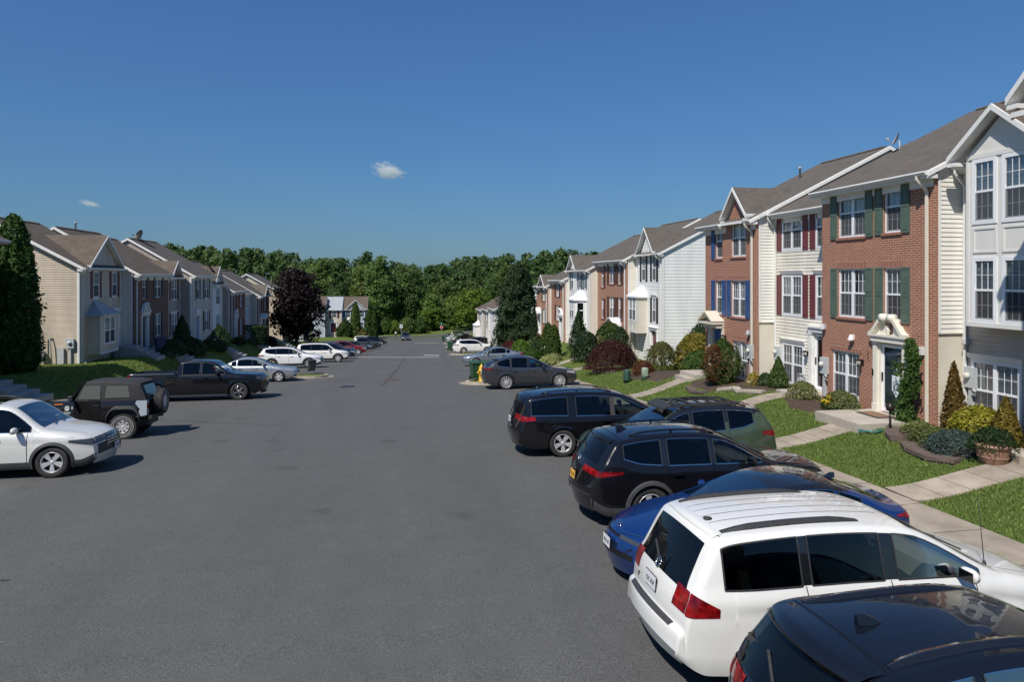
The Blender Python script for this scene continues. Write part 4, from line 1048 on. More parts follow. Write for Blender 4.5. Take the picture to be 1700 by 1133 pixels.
def cabin(s, d, fin, mt):
    x0, x1 = d['wind'][0] + .15, d.get('cabend', s.xat(d['rglass'][0]) - .1); b = MB(); rows = []
    for k in range(9):
        x = x0 + (x1 - x0) * k / 8; y = s.hw(x) - .13; z = s.belt(x) + .0; rows.append([(x, -y, z), (x, -y, .42), (x, y, .42), (x, y, z)])
    b.grid(rows, 0, False); b.quad(*[(x0, p[1], p[2]) for p in rows[0]]); b.quad(*[(x1, p[1], p[2]) for p in rows[-1]])
    s.tpatch(b, d['wind'][1] + .05, d['roofend'] - .1, -.9, .9, -.03, 8, 6, 0)
    zb = s.belt(x0 + .3); b.hexa([(x0 - .05, -.62, .5), (x0 + .42, -.62, .5), (x0 + .42, .62, .5), (x0 - .05, .62, .5), (x0 - .05, -.62, zb - .06), (x0 + .40, -.62, zb - .03), (x0 + .40, .62, zb - .03), (x0 - .05, .62, zb - .06)])
    o = fin(b, 'interior', mt)
    xs = d['wind'][1] + .22; st = [xs, xs + .88] + ([xs + 1.7] if x1 - xs > 1.9 else []); H = s.zh(xs)
    for i, x in enumerate(st):
        for y in (-.37, .37):
            c = MB(); c.hexa([(x - .50, y - .24, .55), (x, y - .24, .52), (x, y + .24, .52), (x - .50, y + .24, .55), (x - .50, y - .24, .74), (x, y - .24, .68), (x, y + .24, .68), (x - .50, y + .24, .74)])
            zt = H - .42; c.hexa([(x - .06, y - .24, .66), (x + .08, y - .24, .66), (x + .08, y + .24, .66), (x - .06, y + .24, .66), (x + .12, y - .19, zt), (x + .22, y - .19, zt), (x + .22, y + .19, zt), (x + .12, y + .19, zt)])
            c.hexa([(x + .14, y - .12, zt + .04), (x + .23, y - .12, zt + .04), (x + .23, y + .12, zt + .04), (x + .14, y + .12, zt + .04), (x + .16, y - .10, zt + .20), (x + .23, y - .10, zt + .20), (x + .23, y + .10, zt + .20), (x + .16, y + .10, zt + .20)])
            c.build('seat', mt, o, uv=False)
    c = MB(); p = Vector((x0 + .52, -.37, zb - .02)); c.tube([p + Vector((.07 * math.sin(t * .3927), .18 * math.cos(t * .3927), .17 * math.sin(t * .3927))) for t in range(17)], .016, 6, 0, False); c.bar(p, p - Vector((.2, 0, .08)), .05, .05); c.build('steering_wheel', M['blackplastic'], o, uv=False)
def put_wheel(root, x, y, z, R_, wid, style, rimf, rm, sg):
    ms = wheel_meshes(R_, wid, style, rimf, rm); w = bpy.data.objects.new('wheel', ms[0]); COL.objects.link(w); w.parent = root; w.location = (x, y, z)
    w.rotation_euler = (0, random.uniform(0, 1.2), 0) if sg > 0 else (0, random.uniform(0, 1.2), math.pi)
    for nm, me in (('tyre', ms[1]), ('rim', ms[2])):
        o = bpy.data.objects.new(nm, me); COL.objects.link(o); o.parent = w
    return w
def car(label, d, pos, nose, body, cat='car', name='parked_car', group=None, lod=2, z=None, rot=0.0, **o):
    """pos: (x of the bumper nearest the road, y centre). nose: '+x','-x','-y' direction the car faces"""
    d = dict(d); sx = o.get('sx', 1.0); s = Shape(d, *( (70, 16, 16) if lod == 2 else (36, 10, 10) if lod == 1 else (22, 7, 6))); Lc, Wc, H = d['L'], d['W'], max(d['prof'], key=lambda p: p[1])[1]
    if nose == '+x': cx = pos[0] + Lc / 2; rz = math.pi
    elif nose == '-x': cx = pos[0] + sx * Lc / 2; rz = 0.0
    else: cx = pos[0]; rz = math.pi / 2 if nose == '-y' else -math.pi / 2
    cy = pos[1]; gz_ = zroad(cy) + .012
    sl = (zroad(cy + .8) - zroad(cy - .8)) / 1.6
    root = thing(name, label, cat, (cx, cy, gz_), rz + rot, group); root.scale = (sx, 1, 1)
    if nose in '+x-x': root.rotation_euler[0] = math.atan(sl) * (1 if nose == '-x' else -1)
    else: root.rotation_euler = (0, math.atan(sl) * 1.0, rz + rot)
    off = Vector((-Lc / 2, 0, 0))
    def fin(mb, nm, mats, par=root, **k):
        ob = mb.build(nm, mats, par, uv=False, **k)
        if par is root: ob.location = off
        return ob
    # painted shell
    mats = [body, o.get('roofm', body), M['gloss_black'], M['blackplastic']]
    xw0, xw1 = d['wind']; rg = d['rglass']
    def mf(kind, x, zz):
        if o.get('roofm'):
            if kind == 'top' and d.get('rx', (xw1, d.get('roofend', s.L)))[0] < x < d.get('rx', (xw1, d.get('roofend', s.L)))[1]: return 1
            if kind == 'side' and zz > s.belt(x) + d.get('rb', .22) and x > xw1 - .3: return 1
        if kind == 'side' and zz > s.belt(x) + .03 and any(a - .02 < x < b + .02 for a, b in d.get('blackpillar', [])): return 2
        return 0
    fin(s.body(MB(), 0, mf, lod >= 1), 'body', mats, auto=55)
    if lod >= 1: cabin(s, d, fin, o.get('trimm', M['interior']))
    # underbody
    u = MB(); wy = Wc / 2 - .27; u.box(.35, Lc - .35, -wy, wy, .24, .72); u.box(.25, Lc - .25, -wy - .0, wy, .30, .5)
    u.box(d['xf'] + s.AR + .02, d['xr'] - s.AR - .02, -Wc / 2 + .10, Wc / 2 - .10, .22, .5)
    fin(u, 'underbody', M['blackplastic'])
    # glazing
    mg = d.get('mg', .075)
    def wtop(x, m=mg): return s.zh(x) - m * math.sqrt(1 + min(abs(s.slope(x)), 3) ** 2)
    for i, (xa, xb, sgn) in enumerate([(a_, b_, q_) for a_, b_ in d['side'] for q_ in (-1, 1)]):
        n = 18; bot = []; tp = []
        for k in range(n + 1):
            x = xa + (xb - xa) * k / n; bz = s.belt(x) + d.get('wb', .035); tz = wtop(x)
            if 'qkick' in d and i >= 2 * len(d['side']) - 2: bz += d['qkick'] * max(0, (x - xa) / (xb - xa)) ** 2
            c = .05 / max(xb - xa, .1)
            bot.append((x, bz)); tp.append((x, max(tz, bz)))
        g = MB(); tr = MB()
        s.spatch(g, bot, tp, sgn, .005, n, 5)
        pn = fin(g, 'window', M['carglass'] if lod < 1 else (M['seethrough'] if xa == d['side'][0][0] else (M['privacy'] if not o.get('clearall') else M['seethrough'])))
        if lod == 2:
            for sg in (sgn,):
                if o.get('wline'):
                    s.sline(tr, bot, sg, .015, .008, 0, 2)
                    s.sline(tr, tp, sg, .009, .008, 0, 2)
                    s.sline(tr, [bot[0], tp[0]], sg, .016, .0075, 1, 6); s.sline(tr, [bot[-1], tp[-1]], sg, .016, .0075, 1, 6)
                else:
                    s.sline(tr, bot, sg, .02, .0075, 1, 2); s.sline(tr, tp, sg, .014, .0075, 1, 2); s.sline(tr, [bot[0], tp[0]], sg, .02, .0075, 1, 6); s.sline(tr, [bot[-1], tp[-1]], sg, .02, .0075, 1, 6)
            tt = tr.build('window_frame', [o.get('wlm', M['chrome']), M['blackplastic']], pn, uv=False)
    if d.get('pillarfill'):
        for xa, xb, sg in [(a_, b_, q_) for a_, b_ in d['pillarfill'] for q_ in (-1, 1)]:
            g = MB(); bot = [(xa + (xb - xa) * k / 4, s.belt(xa + (xb - xa) * k / 4) + .03) for k in range(5)]; tp = [(x, wtop(x, mg * .95)) for x, _ in bot]
            s.spatch(g, bot, tp, sg, .0035, 4, 5)
            fin(g, 'pillar_trim', o.get('pillm', M['gloss_black']))
    fin(s.tpatch(MB(), xw0 + .02, xw1 - .02, -.93, .93, .005), 'windshield', M['carglass'] if lod < 1 else M['seethrough'])
    xg1 = s.xat(rg[1]); xg0 = s.xat(rg[0]); qg = d.get('qg', .84)
    fin(s.tpatch(MB(), xg0, xg1, -qg, qg, .006), 'rear_window', M['carglass'])
    if d.get('sun'): fin(s.tpatch(MB(), d['sun'][0], d['sun'][1], -.62, .62, .004), 'sunroof', M['carglass'])
    # doors with shut lines and handles
    if lod >= 1:
        for i, (xa, xb) in enumerate(d['doors']):
            g = MB(); zb0 = s.zr + .10
            def low(x):
                z = zb0
                for c in s.ax:
                    r = abs(x - c)
                    if r < s.AR + .07: z = max(z, s.zc + math.sqrt((s.AR + .07) ** 2 - r * r))
                return z
            n = 16; bot = [(xa + (xb - xa) * k / n, low(xa + (xb - xa) * k / n)) for k in range(n + 1)]; tp = [(x, s.belt(x) + .02) for x, _ in bot]
            for sg in (-1, 1):
                g = MB(); s.spatch(g, bot, tp, sg, .004, n, 10)
                ln = 2
                s.sline(g, [tp[0], bot[0]], sg, .012, .0055, 1); s.sline(g, [tp[-1], bot[-1]], sg, .012, .0055, 1); s.sline(g, bot, sg, .010, .0055, 1, 2)
                dr = fin(g, 'door', [body, M['ink']])
                h = MB(); hx = (xb - .26) if True else xa; hz = s.belt(hx) - d.get('hz', .12)
                if d.get('slide') and i == 1: hx = xa + .20
                p = s.side(hx, hz, sg, .03); h.box(p.x - .10, p.x + .10, *sorted((p.y - sg * .016, p.y + sg * .012)), hz - .017, hz + .017); h.box(p.x - .09, p.x - .06, *sorted((p.y - sg * .034, p.y - sg * .01)), hz - .014, hz + .014); h.box(p.x + .06, p.x + .09, *sorted((p.y - sg * .034, p.y - sg * .01)), hz - .014, hz + .014)
                hh = h.build('handle', o.get('handle', body), dr, uv=False)
    # panel lines on hood and tailgate
    if lod == 2:
        for sg in (-1, 1):
            g = MB()
            for (xa, xb, q) in d.get('hoodlines', [(.30, xw0 - .05, .86)]):
                rows = []
                for k in range(15):
                    x = xa + (xb - xa) * k / 14; rows.append([s.S(x, sg * q, .002), s.S(x, sg * (q - .008), .002)])
                g.grid(rows, 0)
            fin(g, 'hood_seam', M['ink'])
        if d.get('roofgroove'):
            for qq in d['roofgroove']:
                rows = []
                for k in range(15):
                    x = xw1 + .15 + (d['roofend'] - xw1 - .3) * k / 14; rows.append([s.S(x, qq, .0025), s.S(x, qq + .014, .0025)])
                fin(MB().grid(rows, 0), 'roof_groove', M['ink'])
        if d.get('gate'):
            rows = []
            for k in range(17):
                q = -.97 + 1.94 * k / 16; rows.append([s.S(d['gate'], q, .003), s.S(d['gate'] + .010, q, .003)])
            fin(MB().grid(rows, 0), 'tailgate_seam', M['ink'])
    if lod == 2:
        for q0 in (-.10, .42):
            g = MB(); g.bar(s.S(xw0 - .03, q0, .03), s.S(xw0 + .10, q0 - .52, .018), .022, .014); fin(g, 'windshield_wiper', M['blackplastic'])
    # cladding along the sills and around the arches
    cl = o.get('clad')
    if cl:
        g = MB()
        for sg in (-1, 1):
            for c in s.ax:
                rows = []
                for k in range(25):
                    a = -.25 + (math.pi + .5) * k / 24; row = []
                    for rr in (s.AR - .004, s.AR + .02, s.AR + .055, s.AR + .075):
                        x = c - rr * math.cos(a); z = s.zc + rr * math.sin(a); zz = min(max(z, s.zr), s.zh(min(max(x, 0), Lc)) - .02); row.append(s.side(x, zz, sg, .012 if rr < s.AR + .07 else .002))
                    rows.append(row)
                g.grid(rows, 0, True)
            for xa, xb in ((d['xf'] + s.AR + .05, d['xr'] - s.AR - .05), (.02, d['xf'] - s.AR - .05), (d['xr'] + s.AR + .05, Lc - .01)):
                bot = [(xa + (xb - xa) * k / 10, s.zl(xa + (xb - xa) * k / 10)) for k in range(11)]; tp = [(x, z + .17) for x, z in bot]
                s.spatch(g, bot, tp, sg, .010, 10, 3)
        for xx in (0.0,):
            s.tpatch(g, .001, max(.03, s.xat(.50, False)), -.98, .98, .006, 4, 12)
        s.tpatch(g, s.xat(.56), Lc - .001, -.99, .99, .008, 4, 12)
        fin(g, 'cladding', cl)
    # lamps
    tl = d['tail']; xa, xb = s.xat(tl['z'][1]), min(s.xat(tl['z'][0]), Lc - .002)
    for sg in (-1, 1):
        g = MB()
        q0, q1 = tl.get('q', (.62, 1.0)); s.tpatch(g, xa, xb, sg * q0, sg * q1, .009, 6, 6)
        x1 = min(xa, xb); bot = [(x1 - tl['len'], tl.get('zs', tl['z'])[0] + tl.get('rise', .06)), (x1, tl['z'][0]), (xb - .001, tl['z'][0])]; tp = [(x1 - tl['len'], tl.get('zs', tl['z'])[1] - tl.get('drop', .03))] + [(x1 + (xb - x1) * k / 8, max(tl['z'][0], s.zh(x1 + (xb - x1) * k / 8) - .001)) for k in range(9)]
        s.spatch(g, bot, tp, sg, .009, 24, 6)
        fin(g, 'taillight', M['redlamp'])
    if tl.get('bar'): fin(s.tpatch(MB(), s.xat(tl['bar'][1]), s.xat(tl['bar'][0]), -.66, .66, .008, 3, 10), 'taillight_bar', M['redlamp'] if not o.get('barm') else o['barm'])
    hl = d['head']; xa, xb = s.xat(hl['z'][0], False), s.xat(hl['z'][1], False)
    for sg in (-1, 1):
        g = MB()
        q0, q1 = hl.get('q', (.60, 1.0)); s.tpatch(g, xa, xb, sg * q0, sg * q1, .009, 6, 6)
        bot = [(xa + .001, hl['z'][0] - .0), (xb, hl['z'][0]), (xb + hl['len'], hl['z'][1] - .05)]; tp = [(xa + (xb - xa) * k / 8 + .001, max(hl['z'][0], s.zh(xa + (xb - xa) * k / 8) - .001)) for k in range(9)] + [(xb + hl['len'], hl['z'][1] + hl.get('up', .02))]
        s.spatch(g, bot, tp, sg, .009, 24, 6)
        fin(g, 'headlight', o.get('hlm', M['headlamp']))
    # grille, intake, plates
    gr = d['grille']; g = MB(); gr['q'] > .01 and s.tpatch(g, s.xat(gr['z'][0], False), s.xat(gr['z'][1], False), -gr['q'], gr['q'], .007, 6, 12, 0)
    gg = fin(g, 'grille', o.get('grm', M['gloss_black']))
    if lod == 2 and not o.get('nobars'):
        b2 = MB()
        for k in range(gr.get('bars', 3)):
            z_ = gr['z'][0] + (gr['z'][1] - gr['z'][0]) * (k + .5) / gr.get('bars', 3); x = s.xat(z_, False); rows = []
            for j in range(13):
                q = -gr['q'] * .95 + 2 * gr['q'] * .95 * j / 12; p = s.S(x, q, .016); rows.append([p + Vector((0, 0, -.012)), p + Vector((-.006, 0, 0)), p + Vector((0, 0, .012))])
            b2.grid(rows, 0, True)
        b2.build('grille_bar', o.get('barmat', M['chrome']), gg, uv=False)
    for front, zp in ((True, d.get('pzf', .52)), (False, d.get('pzr', .80))):
        if front and o.get('nofront'): continue
        x = s.xat(zp, not front); p = s.S(x, 0); sl_ = s.slope(x); g = MB(); dx = -.02 if front else .02
        t = Vector((0, 0, 1)); 
        if abs(sl_) < 8: t = Vector((1 / sl_, 0, 1)).normalized() if abs(sl_) > .4 else t
        t = (t + Vector((0, 0, 1.2))).normalized(); n = Vector((-1 if front else 1, 0, 0)); n = (n - t * n.dot(t)).normalized()
        c = p + n * .02; g.obox(c, (0, .152, 0), n * .006, t * .078, 0)
        for k, dx_ in enumerate((-.105, -.072, -.039, .012, .045, .078, .108)):
            g.obox(c + n * .0075 + Vector((0, dx_, 0)) + t * -.004, (0, .009, 0), n * .001, t * .028, 1); g.obox(c + n * .0078 + Vector((0, dx_ + .004, 0)) + t * (.012 if k % 2 else -.016), (0, .006, 0), n * .001, t * .008, 0)
        g.obox(c - n * .003, (0, .163, 0), n * .004, t * .088, 2)
        fin(g, 'number_plate', [o.get('platem', M['plate']) if not front else M['plate'], M['ink'], M['blackplastic']])
    # mirrors
    xm = d['side'][0][0] + d.get('mirx', .30); zm = s.belt(xm) + .10
    for sg in (-1, 1):
        p = s.side(xm, s.belt(xm) + .03, sg, .0); g = MB(); cy_ = p.y + sg * .17
        rows = []; nn = 12
        for i in range(9):
            th_ = math.pi * i / 8; yy = -math.cos(th_); rr_ = (1 - abs(yy) ** 2.6) ** (1 / 2.6) if abs(yy) < 1 else 0
            rows.append([(xm + .085 * rr_ * math.cos(2 * math.pi * k / nn) * (1 if math.cos(2 * math.pi * k / nn) < 0 else .45), cy_ + yy * .125, zm + .085 * rr_ * math.sin(2 * math.pi * k / nn)) for k in range(nn + 1)])
        g.grid(rows, 0); g.bar((xm, p.y - sg * .02, zm - .06), (xm, cy_ - sg * .05, zm - .04), .06, .035, 1)
        g.quad((xm + .04, cy_ - .10, zm - .06), (xm + .04, cy_ + .10, zm - .06), (xm + .04, cy_ + .10, zm + .06), (xm + .04, cy_ - .10, zm + .06), 2)
        fin(g, 'mirror', [o.get('mirm', body), M['blackplastic'], M['carglass']])
    # roof gear
    if d.get('rails'):
        for sg in (-1, 1):
            g = MB(); xa, xb, hh = d['rails']; pts = []
            for k in range(11):
                x = xa + (xb - xa) * k / 10; p = s.S(x, sg * .84); e = min(k, 10 - k); pts.append(p + Vector((0, 0, hh * min(1, .25 + e * .45))))
            if d.get('flatrail'):
                rows = [[p + Vector((0, -sg * .0 - .045 * w_, 0 if True else 0)) + Vector((0, 0, -.05 if abs(w_) == 1 else 0)) for w_ in (-1, -.7, 0, .7, 1)] for p in pts]; g.grid(rows, 0, True)
                g.poly([r for r in rows[0]]); g.poly([r for r in rows[-1]][::-1])
            else:
                g.tube(pts, .017, 8)
                for k in (0, 5, 10): g.bar(pts[k], pts[k] - Vector((0, 0, hh + .02)), .05, .03)
            fin(g, 'roof_rail', o.get('railm', M['blackplastic']))
    if d.get('fin_x') and lod >= 1:
        g = MB(); p = s.S(d['fin_x'], 0); g.hexa([p + Vector((-.15, -.045, 0)), p + Vector((.09, -.035, 0)), p + Vector((.09, .035, 0)), p + Vector((-.15, .045, 0)), p + Vector((.02, -.01, .085)), p + Vector((.10, -.01, .08)), p + Vector((.10, .01, .08)), p + Vector((.02, .01, .085))]); fin(g, 'antenna_fin', o.get('roofm', body) if not o.get('finm') else o['finm'])
    if d.get('spoil'):
        xs0, ln_, dz = d['spoil']; g = MB(); rows = []; rows2 = []
        for k in range(15):
            q = -.93 + 1.86 * k / 14; a = s.S(xs0, q, .004); e = a + Vector((ln_ * (1 - .35 * q * q), 0, dz)); rows.append([a, a.lerp(e, .5) + Vector((0, 0, .012)), e, e + Vector((-.02, 0, -.045)), a + Vector((.05, 0, -.10))])
        g.grid(rows, 0, True); fin(g, 'spoiler', o.get('roofm', body))
    if o.get('wiper', True) and lod == 2:
        g = MB(); x0 = s.xat(rg[0] + .05); x1 = s.xat(rg[0] + .20); g.bar(s.S(x0, .05, .02), s.S(x1, -.45, .02), .025, .018); fin(g, 'rear_wiper', M['blackplastic'])
    if o.get('emblem'):
        zz = o['emblem']; x = s.xat(zz, o.get('emr', True)); p = s.S(x, 0, .012); g = MB(); sl_ = s.slope(x); n = Vector((-sl_, 0, 1)).normalized() * 1.0
        a = Vector((0, 1, 0)); b_ = n.cross(a); r1 = o.get('emrad', .07)
        for rr_, w_ in ((r1, .010),):
            g.tube([p + a * rr_ * math.cos(t * .3927) + b_ * rr_ * math.sin(t * .3927) for t in range(17)], w_, 6)
        pts = o.get('emstroke')
        if pts:
            for st_ in pts: g.tube([p + a * r1 * q_[0] + b_ * -r1 * q_[1] * (1 if (b_.z < 0) else -1) for q_ in st_], .007, 5)
        fin(g, 'emblem', M['chrome'])
    # wheels
    ww = d.get('ww', .235); tr_ = Wc / 2 - ww / 2 - .015
    for x in s.ax:
        for sg in (-1, 1):
            put_wheel(root, x + off.x, sg * tr_, s.R, s.R, ww, o.get('wh', 'five'), d.get('rimf', .68), o.get('rimm', M['alloy']), sg)
    if o.get('extra'): o['extra'](root, s, off, fin)
    return root

def D(L_, W_, prof, belt, wind, rglass, side, doors, xf, xr, R_, **k):
    d = dict(L=L_, W=W_, prof=prof, belt=belt, wind=wind, rglass=rglass, side=side, doors=doors, xf=xf, xr=xr, R=R_)
    d.setdefault('tail', dict(z=(.88, 1.06), len=.32)); d.setdefault('head', dict(z=(.68, .84), len=.40)); d.setdefault('grille', dict(z=(.50, .78), q=.55)); d.update(k)
    return d
KIND = {}
KIND['minivan_round'] = D(5.10, 1.95, [(0, .46), (.02, .66), (.10, .80), (.35, .94), (.75, 1.05), (1.10, 1.12), (1.95, 1.62), (2.35, 1.71), (3.2, 1.76), (4.2, 1.735), (4.55, 1.69), (4.66, 1.61), (4.85, 1.24), (4.97, 1.00), (5.0, .84), (5.005, .76), (5.02, .735), (5.07, .715), (5.09, .66), (5.10, .56), (5.10, .42)],
    [(0, .78), (.6, .98), (1.2, 1.10), (3, 1.15), (5.2, 1.17)], (1.08, 2.10), (1.10, 1.60), [(1.34, 2.42), (2.60, 3.52), (3.64, 4.56)], [(1.42, 2.52), (2.52, 3.60)], .97, 4.05, .345, tum=.24, roofend=4.62,
    tail=dict(z=(.90, 1.13), len=.26, q=(.68, 1.0), rise=.01, drop=.12), head=dict(z=(.66, .86), len=.5), rails=(2.7, 4.45, .045), flatrail=1, roofgroove=(-.45, -.15, .15, .45), gate=4.50, pzr=.93, round=[(0, .10), (4.85, .10), (4.95, .07), (5.10, .05)], qg=.9, mg=.065, wb=.02, spoil=(4.46, .17, -.03), slide=1, flare=.02, gap=.05, bowr=.10, lipr=.46, pillarfill=[(2.42, 2.60), (3.52, 3.64)], tr=(1.0, .19))
KIND['minivan_sleek'] = D(5.21, 1.99, [(0, .45), (.02, .66), (.12, .84), (.40, .94), (.85, 1.03), (1.15, 1.09), (2.05, 1.58), (2.5, 1.68), (3.3, 1.725), (4.4, 1.69), (4.85, 1.63), (4.97, 1.54), (5.08, 1.15), (5.14, .95), (5.21, .72), (5.21, .48)],
    [(0, .8), (.6, .96), (1.2, 1.03), (3.5, 1.06), (4.2, 1.09), (5.2, 1.10)], (1.13, 2.2), (1.14, 1.55), [(1.38, 2.50), (2.62, 3.60), (3.84, 4.86)], [(1.46, 2.56), (2.56, 3.70)], 1.0, 4.0, .37, tum=.24, roofend=4.9, tail=dict(z=(.98, 1.12), len=.34, q=(.5, 1.0), rise=.03, drop=.02), rails=(2.5, 4.5, .04), gate=4.80, pzr=.9, qg=.9, slide=1, pillarfill=[(2.50, 2.62)], blackpillar=[], mg=.10, bowr=.14)
KIND['suv_mid'] = D(4.95, 1.93, [(0, .50), (.02, .74), (.10, .90), (.34, 1.0), (.8, 1.06), (1.28, 1.12), (2.08, 1.58), (2.5, 1.67), (3.2, 1.70), (4.0, 1.665), (4.40, 1.61), (4.50, 1.55), (4.74, 1.22), (4.84, 1.06), (4.91, .82), (4.95, .68), (4.95, .50)],
    [(0, .85), (.6, 1.0), (1.3, 1.08), (3.4, 1.11), (4.0, 1.16), (4.4, 1.27), (5, 1.30)], (1.26, 2.18), (1.17, 1.50), [(1.50, 2.46), (2.56, 3.42), (3.56, 4.32)], [(1.56, 2.52), (2.52, 3.52)], .96, 3.81, .382, tum=.34, roofend=4.45, tail=dict(z=(.98, 1.09), len=.46, q=(.45, 1.0), rise=.05, drop=.0), rails=(2.35, 4.1, .045), fin_x=4.08, spoil=(4.34, .26, -.05), gate=4.30, pillarfill=[(2.46, 2.56), (3.42, 3.56)], bowr=.16, tr=(.8, .14), qkick=.02)
KIND['suv_coupe'] = D(4.89, 1.92, [(0, .48), (.02, .70), (.10, .86), (.34, .95), (.85, 1.02), (1.35, 1.09), (2.15, 1.55), (2.6, 1.66), (3.1, 1.70), (3.7, 1.65), (4.2, 1.52), (4.52, 1.36), (4.72, 1.20), (4.82, 1.08), (4.86, .80), (4.89, .66), (4.89, .48)],
    [(0, .82), (.6, .96), (1.3, 1.04), (3.4, 1.07), (4.0, 1.15), (4.4, 1.24), (5, 1.24)], (1.33, 2.25), (1.20, 1.42), [(1.58, 2.55), (2.65, 3.50), (3.58, 4.24)], [(1.62, 2.60), (2.60, 3.56)], .95, 3.80, .375, tum=.36, roofend=4.2, tail=dict(z=(1.02, 1.10), len=.34, q=(.2, 1.0), rise=.02, drop=.01), rails=None, spoil=(4.12, .30, .0), fin_x=3.75, gate=4.1, pillarfill=[(2.55, 2.65)], rimf=.75, head=dict(z=(.74, .86), len=.42, up=.03))
KIND['suv_compact'] = D(4.62, 1.86, [(0, .48), (.02, .74), (.10, .92), (.30, 1.01), (.8, 1.07), (1.20, 1.12), (1.98, 1.58), (2.4, 1.67), (3.0, 1.70), (3.8, 1.66), (4.18, 1.60), (4.28, 1.54), (4.46, 1.24), (4.54, 1.06), (4.59, .82), (4.62, .68), (4.62, .50)],
    [(0, .85), (.6, 1.0), (1.3, 1.08), (3.2, 1.12), (3.7, 1.18), (4.1, 1.32), (5, 1.34)], (1.18, 2.08), (1.18, 1.50), [(1.42, 2.34), (2.43, 3.22), (3.32, 3.95)], [(1.48, 2.38), (2.38, 3.30)], .90, 3.59, .365, tum=.33, roofend=4.2, tail=dict(z=(.98, 1.12), len=.36, q=(.5, 1.0), rise=.05, drop=.0), rails=(2.25, 3.9, .06), spoil=(4.1, .22, -.04), gate=4.05, pillarfill=[(2.34, 2.43)])
KIND['suv_black'] = D(4.65, 1.86, [(0, .48), (.02, .72), (.10, .90), (.32, .98), (.8, 1.04), (1.25, 1.10), (2.02, 1.56), (2.45, 1.64), (3.0, 1.66), (3.8, 1.615), (4.10, 1.575), (4.18, 1.51), (4.44, 1.16), (4.57, 1.02), (4.62, .82), (4.65, .68), (4.65, .50)],
    [(0, .85), (.6, .98), (1.3, 1.05), (3.2, 1.09), (3.7, 1.15), (4.1, 1.28), (5, 1.30)], (1.22, 2.12), (1.08, 1.44), [(1.46, 2.38), (2.46, 3.26), (3.36, 3.98)], [(1.52, 2.42), (2.42, 3.34)], .92, 3.64, .36, tum=.34, roofend=4.2, tail=dict(z=(.92, 1.06), len=.36, q=(.5, 1.0)), rails=(2.3, 3.95, .035), flatrail=1, fin_x=3.72, spoil=(4.02, .38, -.04), gate=3.98, pillarfill=[(2.38, 2.46)], bowr=.18, tr=(.8, .16))
KIND['suv_big'] = D(4.94, 1.99, [(0, .48), (.02, .74), (.10, .90), (.34, 1.02), (.8, 1.10), (1.22, 1.16), (1.82, 1.66), (2.15, 1.78), (3.2, 1.82), (4.2, 1.78), (4.60, 1.70), (4.68, 1.58), (4.80, 1.22), (4.87, 1.04), (4.91, .82), (4.94, .68), (4.94, .50)],
    [(0, .88), (.6, 1.02), (1.3, 1.09), (3.4, 1.11), (4.2, 1.15), (5, 1.17)], (1.20, 1.92), (1.20, 1.58), [(1.44, 2.40), (2.50, 3.36), (3.48, 4.40)], [(1.50, 2.46), (2.46, 3.44)], .95, 3.77, .375, tum=.30, roofend=4.6, tail=dict(z=(.96, 1.12), len=.34, q=(.6, 1.0)), rails=(2.3, 4.3, .05), gate=4.55, pillarfill=[(2.40, 2.50), (3.36, 3.48)], sun=(2.3, 2.85), head=dict(z=(.76, .90), len=.46, up=.0), grille=dict(z=(.62, .90), q=.58, bars=4))
KIND['sedan_fast'] = D(4.93, 1.85, [(0, .40), (.02, .56), (.08, .70), (.30, .80), (.8, .90), (1.45, 1.00), (2.35, 1.34), (2.75, 1.425), (3.2, 1.445), (3.6, 1.41), (4.1, 1.25), (4.45, 1.10), (4.70, 1.06), (4.84, 1.03), (4.90, .82), (4.93, .66), (4.93, .44)],
    [(0, .70), (.6, .84), (1.3, .93), (3.4, .94), (4.2, 1.0), (5, 1.0)], (1.42, 2.45), (1.12, 1.37), [(1.72, 2.62), (2.72, 3.50), (3.58, 3.96)], [(1.70, 2.68), (2.68, 3.60)], .93, 3.78, .36, tum=.44, roofend=4.3, rx=(2.45, 4.46), rb=.36, tail=dict(z=(.88, .98), len=.30, q=(.4, 1.0)), head=dict(z=(.635, .685), len=.40, q=(.42, 1.0), up=.06), grille=dict(z=(.42, .55), q=.0, bars=0), fin_x=3.95, gate=4.48, rimf=.74, bowf=.30, tf=(1.0, .22), rock=.2, lipf=.30, hoodlines=[(.22, 1.38, .80)], pillarfill=[(2.62, 2.72)], pzf=.50)
KIND['sedan'] = D(4.80, 1.80, [(0, .44), (.02, .60), (.10, .74), (.34, .83), (.9, .92), (1.30, .98), (2.10, 1.38), (2.5, 1.46), (2.9, 1.475), (3.3, 1.44), (4.05, 1.12), (4.2, 1.08), (4.62, 1.06), (4.74, .98), (4.78, .80), (4.80, .66), (4.80, .46)],
    [(0, .74), (.6, .88), (1.3, .94), (3.4, .97), (4.8, 1.0)], (1.28, 2.18), (1.12, 1.40), [(1.52, 2.44), (2.52, 3.32), (3.38, 3.66)], [(1.56, 2.48), (2.48, 3.42)], .92, 3.69, .325, tum=.42, roofend=3.9, tail=dict(z=(.84, .99), len=.28, q=(.55, 1.0)), head=dict(z=(.62, .76), len=.42, up=.04), grille=dict(z=(.52, .70), q=.42), rock=.2, pillarfill=[(2.44, 2.52)])
